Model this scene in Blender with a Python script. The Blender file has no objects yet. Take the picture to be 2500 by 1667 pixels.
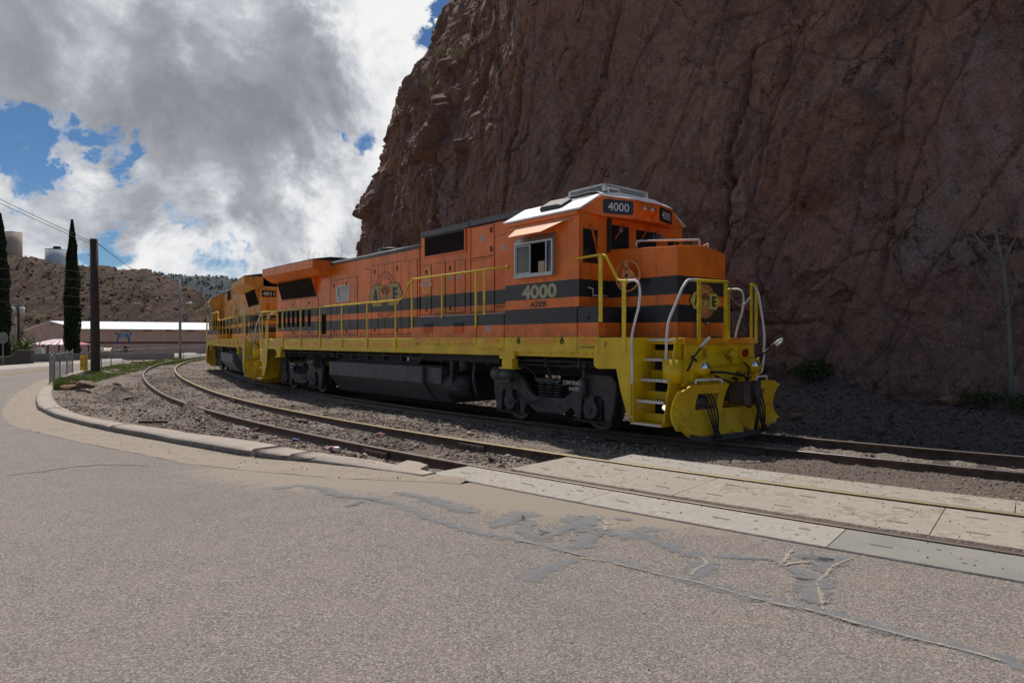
import bpy, bmesh, math, random
import numpy as np
from mathutils import Vector, Matrix

random.seed(7)
RNG = np.random.default_rng(11)
R_ = math.radians
scene = bpy.context.scene
COL = scene.collection

# ------------------------------------------------------------------ camera, sky, sun, exposure
cam_data = bpy.data.cameras.new("camera")
cam = bpy.data.objects.new("camera", cam_data)
COL.objects.link(cam)
cam.location = (0, 0, 1.67)
cam.rotation_euler = (R_(90 - 0.12), 0, 0)
cam_data.sensor_width = 36
cam_data.lens = 24.0
cam_data.clip_start = 0.05
cam_data.clip_end = 6000
scene.camera = cam

SUN_EL, SUN_AZ = 60.0, -25.0          # azimuth measured clockwise from +Y
SUN_STRENGTH, SKY_STRENGTH, EXPOSURE = 5.0, 0.075, -0.36

scene.view_settings.view_transform = 'Standard'
scene.view_settings.look = 'None'
scene.view_settings.gamma = 1
scene.view_settings.use_curve_mapping = False
scene.view_settings.exposure = EXPOSURE

sd = Vector((math.sin(R_(SUN_AZ)) * math.cos(R_(SUN_EL)), math.cos(R_(SUN_AZ)) * math.cos(R_(SUN_EL)), math.sin(R_(SUN_EL))))
sun_data = bpy.data.lights.new("sun", 'SUN')
sun_data.energy = SUN_STRENGTH
sun_data.angle = R_(0.53)
sun_data.color = (1.0, 0.955, 0.89)
sun = bpy.data.objects.new("sun", sun_data)
sun.rotation_euler = sd.to_track_quat('Z', 'Y').to_euler()
COL.objects.link(sun)


class NT:
    """small helper round a node tree"""
    def __init__(self, tree):
        self.t = tree
        tree.nodes.clear()

    def n(self, kind, inputs=None, **props):
        nd = self.t.nodes.new(kind)
        for k, v in props.items():
            setattr(nd, k, v)
        if inputs:
            for k, v in inputs.items():
                self.set(nd, k, v)
        return nd

    def set(self, nd, key, v):
        sock = nd.inputs[key]
        if isinstance(v, bpy.types.NodeSocket):
            self.t.links.new(v, sock)
        elif isinstance(v, bpy.types.Node):
            self.t.links.new(v.outputs[0], sock)
        else:
            if sock.type == 'RGBA' and len(v) == 3:
                v = (*v, 1)
            sock.default_value = v

    def math(self, op, a, b=None, c=None, clamp=False):
        nd = self.n('ShaderNodeMath', operation=op, use_clamp=clamp)
        for i, v in enumerate((a, b, c)):
            if v is not None:
                self.set(nd, i, v)
        return nd.outputs[0]

    def vmath(self, op, a, b=None, scale=None):
        nd = self.n('ShaderNodeVectorMath', operation=op)
        self.set(nd, 0, a)
        if b is not None:
            self.set(nd, 1, b)
        if scale is not None:
            self.set(nd, 'Scale', scale)
        return nd.outputs['Value'] if op in ('DOT_PRODUCT', 'LENGTH', 'DISTANCE') else nd.outputs[0]

    def ss(self, v, a, b, lo=0.0, hi=1.0):
        nd = self.n('ShaderNodeMapRange', interpolation_type='SMOOTHSTEP')
        for k, x in (('Value', v), ('From Min', a), ('From Max', b), ('To Min', lo), ('To Max', hi)):
            self.set(nd, k, x)
        return nd.outputs[0]

    def mix(self, fac, a, b, blend='MIX'):
        nd = self.n('ShaderNodeMix', data_type='RGBA', blend_type=blend)
        self.set(nd, 0, fac)
        for idx, v in ((6, a), (7, b)):
            s = nd.inputs[idx]
            if isinstance(v, bpy.types.NodeSocket):
                self.t.links.new(v, s)
            else:
                s.default_value = (*v, 1) if len(v) == 3 else v
        return nd.outputs[2]

    def noise(self, vec, scale, detail=4, rough=0.55, dist=0.0, dim='3D'):
        nd = self.n('ShaderNodeTexNoise', noise_dimensions=dim)
        for k, v in (('Vector', vec), ('Scale', scale), ('Detail', detail), ('Roughness', rough), ('Distortion', dist)):
            self.set(nd, k, v)
        return nd.outputs[0]

    def voro(self, vec, scale, feature='F1', out='Distance', rnd=1.0):
        nd = self.n('ShaderNodeTexVoronoi', feature=feature)
        self.set(nd, 'Vector', vec)
        self.set(nd, 'Scale', scale)
        self.set(nd, 'Randomness', rnd)
        return nd.outputs[out]

    def ramp(self, fac, stops, mode='LINEAR'):
        nd = self.n('ShaderNodeValToRGB')
        cr = nd.color_ramp
        cr.interpolation = mode
        while len(cr.elements) > 1:
            cr.elements.remove(cr.elements[-1])
        cr.elements[0].position = stops[0][0]
        cr.elements[0].color = (*stops[0][1], 1)
        for p_, c_ in stops[1:]:
            e = cr.elements.new(p_)
            e.color = (*c_, 1)
        self.set(nd, 0, fac)
        return nd.outputs[0]


# world: Nishita sky with procedural clouds, all of it a function of direction only
world = bpy.data.worlds.new("World")
scene.world = world
world.use_nodes = True
W = NT(world.node_tree)
tc = W.n('ShaderNodeTexCoord').outputs['Generated']
dirv = W.vmath('NORMALIZE', tc)
sky = W.n('ShaderNodeTexSky', sky_type='NISHITA', sun_disc=False, sun_elevation=R_(SUN_EL), sun_rotation=R_(SUN_AZ),
          altitude=1050, air_density=1.0, dust_density=0.1, ozone_density=3.0)
sky_c = W.mix(1.0, sky.outputs[0], (0.72, 0.95, 1.12), 'MULTIPLY')
bg_sky = W.n('ShaderNodeBackground', {'Color': sky_c, 'Strength': SKY_STRENGTH})
sep = W.n('ShaderNodeSeparateXYZ', {0: dirv})
zc = W.math('MAXIMUM', sep.outputs[2], 0.0)
den = W.math('ADD', zc, 0.16)
pl = W.n('ShaderNodeCombineXYZ', {0: W.math('DIVIDE', sep.outputs[0], den), 1: W.math('DIVIDE', sep.outputs[1], den), 2: W.math('MULTIPLY', zc, 1.5)}).outputs[0]


def sky_dir(x, y):
    return Vector(((x - 1250) / 1667, 1, (830 - y) / 1667)).normalized()


def blob(x, y, r_in, r_out):
    """1 inside r_in degrees of a direction, 0 beyond r_out"""
    d_ = W.vmath('DOT_PRODUCT', dirw, tuple(sky_dir(x, y)))
    return W.ss(d_, math.cos(R_(r_out)), math.cos(R_(r_in)))


wv = W.n('ShaderNodeTexNoise', {'Vector': dirv, 'Scale': 4.5, 'Detail': 9, 'Roughness': 0.66, 'Distortion': 0.3}).outputs[1]
dirw = W.vmath('NORMALIZE', W.vmath('ADD', dirv, W.vmath('SCALE', W.vmath('SUBTRACT', wv, (0.5, 0.5, 0.5)), scale=0.34)))
n_big = W.noise(pl, 0.95, 9, 0.60, 0.25)
n_mid = W.noise(dirv, 6.5, 10, 0.62, 0.35)
n_fine = W.noise(dirv, 17.0, 8, 0.62, 0.3)
cover = W.math('ADD', W.math('MULTIPLY', n_big, 0.7), W.math('MULTIPLY', n_mid, 0.9))
cover = W.math('SUBTRACT', cover, 0.30)
cover = W.math('ADD', cover, W.math('MULTIPLY', W.math('SUBTRACT', n_fine, 0.5), 0.30))
cover = W.math('ADD', cover, 0.16)
behind = W.ss(sep.outputs[1], 0.25, -0.25)
cover = W.math('SUBTRACT', cover, W.math('MULTIPLY', behind, 0.19))  # unseen sky behind the camera, cloud thinned to weaken the fill light
# gaps of blue and masses of cloud, where the sky has them
for (x, y, a, b, amt) in ((20, 385, 0.8, 3.2, -0.34), (130, 405, 0.9, 3.3, -0.36), (250, 428, 0.8, 2.9, -0.36), (350, 440, 0.4, 2.4, -0.32), (1075, 40, 0.3, 3.4, -0.46), (1010, 110, 0.3, 2.6, -0.42),
                          (860, 350, 0.2, 2.0, -0.50), (70, 262, 0.2, 2.4, -0.15), (250, 610, 0.6, 3.2, -0.34), (560, 665, 0.6, 3.2, -0.40), (300, 640, 0.3, 2.5, -0.2),
                          (475, 560, 0.15, 1.3, -0.45), (430, 640, 0.5, 3, -0.10), (700, 655, 0.5, 3.0, -0.10),
                          (560, 190, 8, 19, 0.24), (60, 200, 2, 8, 0.2), (130, 530, 1, 4.5, 0.16), (360, 480, 1.5, 6, 0.14), (800, 460, 3, 10, 0.16), (960, 260, 1, 6, 0.15), (450, 680, 0.5, 3.2, 0.12), (600, 560, 2, 7, 0.12), (300, 560, 1, 4, 0.1), (900, 560, 1, 6, 0.1)):
    cover = W.math('ADD', cover, W.math('MULTIPLY', blob(x, y, a, b), amt))
mask = W.ss(cover, 0.46, 0.70)
# how thick (grey) the cloud is
n_sh = W.noise(dirv, 3.6, 9, 0.62, 0.5)
n_s2 = W.noise(dirv, 8.0, 9, 0.62, 0.4)
thick = W.math('ADD', 0.26, W.math('MULTIPLY', W.math('SUBTRACT', n_sh, 0.5), 1.3))
thick = W.math('ADD', thick, W.math('MULTIPLY', W.math('SUBTRACT', n_s2, 0.5), 2.0))
thick = W.math('ADD', thick, W.math('MULTIPLY', W.math('SUBTRACT', n_fine, 0.5), 0.7))
for (x, y, a, b, amt) in ((330, 200, 4, 16, 0.30), (620, 260, 3, 13, 0.26), (100, 90, 4, 15, 0.22), (760, 150, 2, 9, 0.16), (480, 350, 2, 9, 0.16), (780, 320, 2, 7, 0.14), (330, 545, 0.6, 3.6, 0.26), (420, 555, 0.5, 2.6, 0.16), (700, 545, 1.0, 4.5, 0.24),
                          (940, 540, 1.0, 4.0, 0.22), (860, 560, 1, 4, 0.14), (840, 610, 0.5, 3, 0.12), (160, 520, 0.5, 3, 0.14), (470, 110, 0.5, 4.0, -0.30), (930, 160, 1.0, 7.0, -0.45), (880, 60, 1, 5, -0.2), (560, 60, 1, 5, -0.12), (840, 440, 1, 6, -0.32), (650, 480, 1, 5, -0.2), (500, 470, 1, 5, -0.2), (600, 620, 1, 4, -0.15), (150, 445, 0.6, 3.5, -0.25)):
    thick = W.math('ADD', thick, W.math('MULTIPLY', blob(x, y, a, b), amt))
thick = W.math('SUBTRACT', thick, W.math('MULTIPLY', W.ss(sep.outputs[2], 0.27, 0.13), 0.13))
edge = W.ss(cover, 0.50, 0.66)
thick = W.math('SUBTRACT', thick, W.math('MULTIPLY', W.math('SUBTRACT', 1.0, edge), 0.22))
thick = W.math('ADD', thick, W.math('MULTIPLY', behind, 0.25))  # unseen clouds behind greyed to deepen the shade
c_col = W.ramp(W.math('DIVIDE', thick, 1.7), [(0.0, (1.16, 1.16, 1.15)), (0.09, (1.02, 1.03, 1.05)), (0.24, (0.70, 0.73, 0.78)), (0.42, (0.46, 0.48, 0.525)), (0.66, (0.34, 0.355, 0.395)), (1.0, (0.24, 0.25, 0.285))])
bg_cloud = W.n('ShaderNodeBackground', {'Color': c_col, 'Strength': 1.0})
mixs = W.n('ShaderNodeMixShader', {0: mask})
W.set(mixs, 1, bg_sky.outputs[0])
W.set(mixs, 2, bg_cloud.outputs[0])
W.n('ShaderNodeOutputWorld', {0: mixs.outputs[0]})

# ------------------------------------------------------------------ small tools
def tag(o, label=None, cat=None, group=None, kind=None):
    if label:
        o['label'] = label
    if cat:
        o['category'] = cat
    if group:
        o['group'] = group
    if kind:
        o['kind'] = kind
    return o


def empty(name, loc=(0, 0, 0), rz=0.0, parent=None):
    o = bpy.data.objects.new(name, None)
    o.empty_display_size = 0.2
    o.location = loc
    o.rotation_euler = (0, 0, rz)
    if parent:
        o.parent = parent
    COL.objects.link(o)
    return o


def link_mesh(name, me, mat, parent=None):
    if mat and not me.materials:
        me.materials.append(mat)
    o = bpy.data.objects.new(name, me)
    if parent:
        o.parent = parent
    COL.objects.link(o)
    return o


def np_mesh(name, V, F, mat, parent=None, smooth=False, attrs=None):
    """mesh from numpy arrays: V (n,3); F (m,3) or (m,4)"""
    me = bpy.data.meshes.new(name)
    V = np.ascontiguousarray(V, dtype=np.float32)
    F = np.ascontiguousarray(F, dtype=np.int32)
    m, k = F.shape
    me.vertices.add(len(V))
    me.vertices.foreach_set('co', V.ravel())
    me.loops.add(m * k)
    me.loops.foreach_set('vertex_index', F.ravel())
    me.polygons.add(m)
    me.polygons.foreach_set('loop_start', np.arange(0, m * k, k, dtype=np.int32))
    if smooth:
        me.polygons.foreach_set('use_smooth', np.ones(m, dtype=bool))
    if attrs:
        for an, av in attrs.items():
            at = me.attributes.new(an, 'FLOAT', 'POINT')
            at.data.foreach_set('value', np.ascontiguousarray(av, dtype=np.float32))
    me.update(calc_edges=True)
    me.validate()
    return link_mesh(name, me, mat, parent)


def grid_faces(nu, nv):
    i = np.arange(nu * nv).reshape(nu, nv)
    return np.stack([i[:-1, :-1], i[1:, :-1], i[1:, 1:], i[:-1, 1:]], -1).reshape(-1, 4)


class MB:
    """collects shapes and links them as one mesh object"""
    def __init__(self):
        self.v, self.f, self.s = [], [], []

    def add(self, vs, fs, smooth=False):
        b = len(self.v)
        self.v += [tuple(v) for v in vs]
        for i, f in enumerate(fs):
            self.f.append([b + k for k in f])
            self.s.append(smooth if isinstance(smooth, bool) else smooth[i])
        return self

    def box(self, x0, x1, y0, y1, z0, z1):
        x0, x1 = min(x0, x1), max(x0, x1)
        y0, y1 = min(y0, y1), max(y0, y1)
        z0, z1 = min(z0, z1), max(z0, z1)
        vs = [(x0, y0, z0), (x1, y0, z0), (x1, y1, z0), (x0, y1, z0), (x0, y0, z1), (x1, y0, z1), (x1, y1, z1), (x0, y1, z1)]
        return self.add(vs, [(0, 3, 2, 1), (4, 5, 6, 7), (0, 1, 5, 4), (1, 2, 6, 5), (2, 3, 7, 6), (3, 0, 4, 7)])

    def prism(self, poly, axis, a0, a1):
        """poly: 2-D outline; axis 'x','y','z' = extrusion axis from a0 to a1 (the other two axes in order)"""
        n = len(poly)
        def pt(p, a):
            return {'x': (a, p[0], p[1]), 'y': (p[0], a, p[1]), 'z': (p[0], p[1], a)}[axis]
        vs = [pt(p, a0) for p in poly] + [pt(p, a1) for p in poly]
        fs = [list(range(n)), list(range(2 * n - 1, n - 1, -1))] + [(i, i + n, (i + 1) % n + n, (i + 1) % n) for i in range(n)]
        area = sum(poly[i][0] * poly[(i + 1) % n][1] - poly[(i + 1) % n][0] * poly[i][1] for i in range(n))
        flip = (area > 0) == (a1 > a0)
        if axis == 'y':
            flip = not flip
        if not flip:
            fs = [list(reversed(f)) for f in fs]
        return self.add(vs, fs)

    def tube(self, pts, r, n=8, caps=True):
        pts = [Vector(p) for p in pts]
        rs = r if isinstance(r, (list, tuple)) else [r] * len(pts)
        vs, fs = [], []
        up = None
        for i, p in enumerate(pts):
            t = (pts[min(i + 1, len(pts) - 1)] - pts[max(i - 1, 0)])
            if t.length < 1e-9:
                t = Vector((0, 0, 1))
            t.normalize()
            if up is None:
                up = t.orthogonal().normalized()
            up = (up - t * up.dot(t))
            if up.length < 1e-6:
                up = t.orthogonal()
            up.normalize()
            sd_ = t.cross(up)
            for k in range(n):
                a = 2 * math.pi * k / n
                vs.append(p + (up * math.cos(a) + sd_ * math.sin(a)) * rs[i])
        for i in range(len(pts) - 1):
            for k in range(n):
                fs.append((i * n + k, i * n + (k + 1) % n, (i + 1) * n + (k + 1) % n, (i + 1) * n + k))
        sm = [True] * len(fs)
        if caps:
            fs.append(list(range(n - 1, -1, -1)))
            fs.append([(len(pts) - 1) * n + k for k in range(n)])
            sm += [False, False]
        return self.add(vs, fs, sm)

    def cyl(self, p0, p1, r, n=16, r2=None):
        return self.tube([p0, p1], [r, r if r2 is None else r2], n)

    def torus(self, c, ax, R, r, n=28, m=8):
        ax = Vector(ax).normalized()
        u = ax.orthogonal().normalized()
        w = ax.cross(u)
        c = Vector(c)
        vs, fs = [], []
        for i in range(n):
            a = 2 * math.pi * i / n
            dr = u * math.cos(a) + w * math.sin(a)
            for k in range(m):
                b = 2 * math.pi * k / m
                vs.append(c + dr * (R + r * math.cos(b)) + ax * (r * math.sin(b)))
        for i in range(n):
            for k in range(m):
                fs.append((i * m + k, ((i + 1) % n) * m + k, ((i + 1) % n) * m + (k + 1) % m, i * m + (k + 1) % m))
        return self.add(vs, fs, True)

    def sphere(self, c, r, nu=14, nv=8, sc=(1, 1, 1)):
        vs, fs = [], []
        for j in range(nv + 1):
            t = math.pi * j / nv
            for i in range(nu):
                a = 2 * math.pi * i / nu
                vs.append((c[0] + r * sc[0] * math.sin(t) * math.cos(a), c[1] + r * sc[1] * math.sin(t) * math.sin(a), c[2] + r * sc[2] * math.cos(t)))
        for j in range(nv):
            for i in range(nu):
                fs.append((j * nu + i, (j + 1) * nu + i, (j + 1) * nu + (i + 1) % nu, j * nu + (i + 1) % nu))
        return self.add(vs, fs, True)

    def poly(self, pts):
        return self.add(pts, [list(range(len(pts)))])

    def plate(self, pts, N, t):
        """flat outline pts (3-D, counter-clockwise seen from the N side) thickened by t along N"""
        N = Vector(N).normalized()
        n = len(pts)
        a = [Vector(p) for p in pts]
        b = [p + N * t for p in a]
        return self.add(a + b, [list(range(n - 1, -1, -1)), list(range(n, 2 * n))] + [(i, (i + 1) % n, (i + 1) % n + n, i + n) for i in range(n)])

    def build(self, name, mat, parent=None, bevel=0.0, loc=None):
        me = bpy.data.meshes.new(name)
        me.from_pydata(self.v, [], self.f)
        me.polygons.foreach_set('use_smooth', self.s)
        me.update()
        o = link_mesh(name, me, mat, parent)
        if loc:
            o.location = loc
        if bevel:
            b = o.modifiers.new('bevel', 'BEVEL')
            b.width = bevel
            b.segments = 2
            b.limit_method = 'ANGLE'
            b.angle_limit = R_(40)
        return o


def arc_pts(pts, r=0.08, n=5):
    """round the corners of a polyline"""
    pts = [Vector(p) for p in pts]
    out = [pts[0]]
    for i in range(1, len(pts) - 1):
        a, b, c = pts[i - 1], pts[i], pts[i + 1]
        d1, d2 = (a - b), (c - b)
        k = min(r, d1.length * 0.45, d2.length * 0.45)
        p1, p2 = b + d1.normalized() * k, b + d2.normalized() * k
        for j in range(n + 1):
            t = j / n
            out.append(p1 * (1 - t) ** 2 + b * 2 * t * (1 - t) + p2 * t * t)
    out.append(pts[-1])
    return out


_text_cache = {}


def text_mesh(body, bold=0.0, extrude=0.0):
    key = (body, bold, extrude)
    if key in _text_cache:
        return _text_cache[key]
    cu = bpy.data.curves.new('lettering', 'FONT')
    cu.body = body
    cu.offset = bold
    cu.extrude = extrude
    cu.resolution_u = 4
    cu.align_x = 'LEFT'
    o = bpy.data.objects.new('lettering', cu)
    COL.objects.link(o)
    dg = bpy.context.evaluated_depsgraph_get()
    dg.update()
    me = bpy.data.meshes.new_from_object(o.evaluated_get(dg))
    vs = [v.co.copy() for v in me.vertices]
    fs = [list(p.vertices) for p in me.polygons]
    bpy.data.objects.remove(o)
    bpy.data.curves.remove(cu)
    bpy.data.meshes.remove(me)
    _text_cache[key] = (vs, fs)
    return vs, fs


def add_text(mb, body, c, X, Y, w=None, h=None, bold=0.02, lift=0.0):
    """flat lettering centred on c, running along X, upright along Y, fitted to width w and height h"""
    vs, fs = text_mesh(body, bold)
    xs = [v.x for v in vs]
    ys = [v.y for v in vs]
    x0, x1, y0, y1 = min(xs), max(xs), min(ys), max(ys)
    X, Y, c = Vector(X).normalized(), Vector(Y).normalized(), Vector(c)
    N = X.cross(Y)
    sx = (w / (x1 - x0)) if w else None
    sy = (h / (y1 - y0)) if h else None
    sx = sx or sy
    sy = sy or sx
    pts = [c + X * ((v.x - (x0 + x1) / 2) * sx) + Y * ((v.y - (y0 + y1) / 2) * sy) + N * lift for v in vs]
    return mb.add(pts, fs)


def text_obj(name, body, c, X, Y, mat, parent, w=None, h=None, bold=0.02):
    return add_text(MB(), body, c, X, Y, w, h, bold).build(name, mat, parent)


# ---- numpy noise
def _hash(ix, iy, seed):
    h = (ix.astype(np.int64) * 374761393 + iy.astype(np.int64) * 668265263 + seed * 1442695041) & 0xFFFFFFFF
    h = ((h ^ (h >> 13)) * 1274126177) & 0xFFFFFFFF
    h = (h ^ (h >> 16)) & 0xFFFFFFFF
    h = (h * 2246822519) & 0xFFFFFFFF
    return ((h ^ (h >> 15)) & 0xFFFFFF) / float(0xFFFFFF)


def vnoise(x, y, seed=0):
    ix, iy = np.floor(x), np.floor(y)
    fx, fy = x - ix, y - iy
    fx, fy = fx * fx * fx * (fx * (fx * 6 - 15) + 10), fy * fy * fy * (fy * (fy * 6 - 15) + 10)
    a, b = _hash(ix, iy, seed), _hash(ix + 1, iy, seed)
    c, d_ = _hash(ix, iy + 1, seed), _hash(ix + 1, iy + 1, seed)
    return (a * (1 - fx) + b * fx) * (1 - fy) + (c * (1 - fx) + d_ * fx) * fy


def fbm(x, y, seed=0, oct=5, gain=0.5):
    s, amp, tot = 0.0, 1.0, 0.0
    for o in range(oct):
        s = s + amp * (vnoise(x, y, seed + o * 17) - 0.5)
        tot += amp
        amp *= gain
        x, y = x * 2.03 + 17.3, y * 2.03 - 9.1
    return s / tot * 2


def ridged(x, y, seed=0, oct=4):
    s, amp, tot = 0.0, 1.0, 0.0
    for o in range(oct):
        s = s + amp * (1 - np.abs(2 * vnoise(x, y, seed + o * 31) - 1))
        tot += amp
        amp *= 0.5
        x, y = x * 2.1 + 3.7, y * 2.1 + 8.3
    return s / tot


def blocks(x, y, seed, k=14.0, tilt=0.5):
    """fractured blocks: soft cell value (offset + tilt) and distance to the crack"""
    ix, iy = np.floor(x), np.floor(y)
    num = np.zeros_like(x)
    dsum = np.zeros_like(x)
    f1 = np.full_like(x, 9.0)
    f2 = np.full_like(x, 9.0)
    for ox in (-1, 0, 1):
        for oy in (-1, 0, 1):
            cx, cy = ix + ox, iy + oy
            px = cx + 0.1 + 0.8 * _hash(cx, cy, seed)
            py = cy + 0.1 + 0.8 * _hash(cx, cy, seed + 1)
            dx, dy = x - px, y - py
            d_ = np.hypot(dx, dy)
            val = 2 * _hash(cx, cy, seed + 2) - 1 + tilt * ((2 * _hash(cx, cy, seed + 3) - 1) * dx + (2 * _hash(cx, cy, seed + 4) - 1) * dy) * 2
            w = np.exp(-k * d_)
            num += w * val
            dsum += w
            nf1 = np.minimum(f1, d_)
            f2 = np.minimum(np.maximum(f1, d_), f2)
            f1 = nf1
    return num / (dsum + 1e-12), f2 - f1


def sstep(x, a, b):
    t = np.clip((x - a) / (b - a), 0, 1)
    return t * t * (3 - 2 * t)


# ------------------------------------------------------------------ the bend everything follows
AY = R_(39.9)
D2 = np.array([-math.sin(AY), math.cos(AY)])       # along the near engine, towards its tail
N2 = np.array([math.cos(AY), math.sin(AY)])        # away from the camera, square to it
CC = N2 * 71.1 + D2 * 16.0                          # centre of the bend
E0 = -CC / np.hypot(*CC)
T0 = np.array([E0[1], -E0[0]])


def P2(R, phi):
    """plan position from radius (m) and angle (degrees) about the centre of the bend"""
    a = np.radians(phi)
    return (CC[0] + R * (np.cos(a) * E0[0] + np.sin(a) * T0[0]), CC[1] + R * (np.cos(a) * E0[1] + np.sin(a) * T0[1]))


def P3(R, phi, z):
    x, y = P2(R, phi)
    return (float(x), float(y), z)


def polar(x, y):
    vx, vy = x - CC[0], y - CC[1]
    return np.hypot(vx, vy), np.degrees(np.arctan2(vx * T0[0] + vy * T0[1], vx * E0[0] + vy * E0[1]))


def widen(phi):
    return 20.0 * np.radians(np.maximum(0, np.asarray(phi, float) - 20)) ** 2


def interp(tab):
    xs = [t[0] for t in tab]
    ys = [t[1] for t in tab]
    return lambda p: np.interp(p, xs, ys)


KERB_OUT = interp([(4.9, 67.12), (5.6, 67.18), (6.1, 67.24), (7.2, 67.46), (8.3, 67.8), (10.2, 68.18), (12, 68.6), (14.6, 69.13), (16.9, 69.39), (18.9, 69.45), (24.6, 69.63), (30, 70.15), (36, 70.8), (44, 72.3), (53, 74.2), (65, 80), (75, 88)])
KERB_IN = interp([(4.9, 66.9), (6, 66.92), (7.1, 67.1), (8.6, 67.3), (10.3, 67.76), (12.2, 68.3), (14.3, 68.75), (16.6, 68.95), (19.6, 69.06), (24.8, 69.3), (30, 69.85), (36, 70.5), (44, 72.0), (53, 73.9), (65, 79.7), (75, 87.7)])
GUT_OUT = interp([(4.4, 67.03), (4.9, 67.3), (5.5, 67.7), (5.9, 67.9), (7.05, 68.26), (8.1, 68.56), (10, 69.0), (11.85, 69.47), (13.6, 69.89), (15, 70.09), (16.8, 70.11), (20.4, 70.11), (26.7, 70.4), (30, 70.8), (36, 71.4), (44, 72.85), (53, 74.7), (65, 80.5), (75, 88.5)])


def road_z(phi):
    return -0.012 - 0.105 * sstep(np.asarray(phi, float), 4.6, 8.5)


# ------------------------------------------------------------------ materials
def new_mat(name):
    m = bpy.data.materials.new(name)
    m.use_nodes = True
    t = NT(m.node_tree)
    b = t.n('ShaderNodeBsdfPrincipled')
    t.n('ShaderNodeOutputMaterial', {0: b.outputs[0]})
    co = t.n('ShaderNodeTexCoord').outputs['Object']
    return m, t, b, co


def bump(t, b, h, strength=0.3, dist=0.02):
    nd = t.n('ShaderNodeBump', {'Strength': strength, 'Distance': dist, 'Height': h})
    t.set(b, 'Normal', nd.outputs[0])


def paint(name, col, rough=0.45, var=0.25, scale=3.0, metallic=0.0, dirt=0.0, dirt_col=(0.06, 0.045, 0.035), bmp=0.0, bscale=60, spec=0.5, chips=0.0, chip_col=(0.05, 0.03, 0.025)):
    """painted / plain surface: colour wandering with noise, optional grime, optional chipped flecks"""
    m, t, b, co = new_mat(name)
    n1 = t.noise(co, scale, 6, 0.6)
    c = t.mix(t.ss(n1, 0.3, 0.7), tuple(x * (1 - var) for x in col), tuple(min(1, x * (1 + var * 0.5)) for x in col))
    if dirt:
        mp = t.n('ShaderNodeMapping', {0: co, 'Scale': (1, 1, 0.22)}).outputs[0]
        n2 = t.noise(mp, scale * 2.3, 7, 0.65)
        c = t.mix(t.math('MULTIPLY', t.ss(n2, 0.48, 0.78), dirt), c, dirt_col)
    if chips:
        n3 = t.noise(co, 38, 3, 0.5)
        c = t.mix(t.math('MULTIPLY', t.ss(n3, 0.70 - chips * 0.12, 0.72 - chips * 0.12), 0.9), c, chip_col)
    t.set(b, 'Base Color', c)
    n4 = t.noise(co, scale * 5, 4, 0.6)
    t.set(b, 'Roughness', t.ss(n4, 0.2, 0.8, max(0.03, rough - 0.1), min(1, rough + 0.14)))
    t.set(b, 'Metallic', metallic)
    t.set(b, 'Specular IOR Level', spec)
    if bmp:
        bump(t, b, t.noise(co, bscale, 4, 0.6), bmp, 0.01)
    return m


def livery(name, orange, black=(0.016, 0.017, 0.02)):
    """orange body with two black bands at fixed heights, faded and streaked"""
    m, t, b, co = new_mat(name)
    sp = t.n('ShaderNodeSeparateXYZ', {0: co})
    z = t.math('DIVIDE', sp.outputs[2], 5.0)
    band = t.ramp(z, [(0, (0, 0, 0)), (1.965 / 5, (1, 1, 1)), (2.258 / 5, (0, 0, 0)), (2.435 / 5, (1, 1, 1)), (2.735 / 5, (0, 0, 0))], 'CONSTANT')
    n1 = t.noise(co, 1.7, 7, 0.62)
    mp = t.n('ShaderNodeMapping', {0: co, 'Scale': (1, 1, 0.12)}).outputs[0]
    n2 = t.noise(mp, 7.0, 7, 0.62)
    n5 = t.noise(co, 9.0, 6, 0.65)
    oc = t.mix(t.ss(n1, 0.3, 0.72), tuple(x * 0.82 for x in orange), (min(1, orange[0] * 1.08), orange[1] * 1.18, orange[2] * 1.35))
    oc = t.mix(t.math('MULTIPLY', t.ss(n2, 0.52, 0.74), 0.6), oc, (0.19, 0.058, 0.022))
    oc = t.mix(t.math('MULTIPLY', t.ss(n5, 0.6, 0.85), 0.2), oc, (0.62, 0.21, 0.075))
    bc = t.mix(t.math('MULTIPLY', t.ss(n5, 0.45, 0.8), 0.35), black, (0.06, 0.058, 0.058))
    c = t.mix(band, oc, bc)
    low = t.math('MULTIPLY', t.ss(sp.outputs[2], 2.0, 1.72), t.ss(n5, 0.3, 0.7))
    c = t.mix(t.math('MULTIPLY', low, 0.55), c, (0.15, 0.07, 0.05))
    t.set(b, 'Base Color', c)
    t.set(b, 'Roughness', t.ss(n5, 0.2, 0.8, 0.30, 0.52))
    bump(t, b, t.noise(co, 2.2, 3, 0.5), 0.10, 0.03)
    return m


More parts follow.
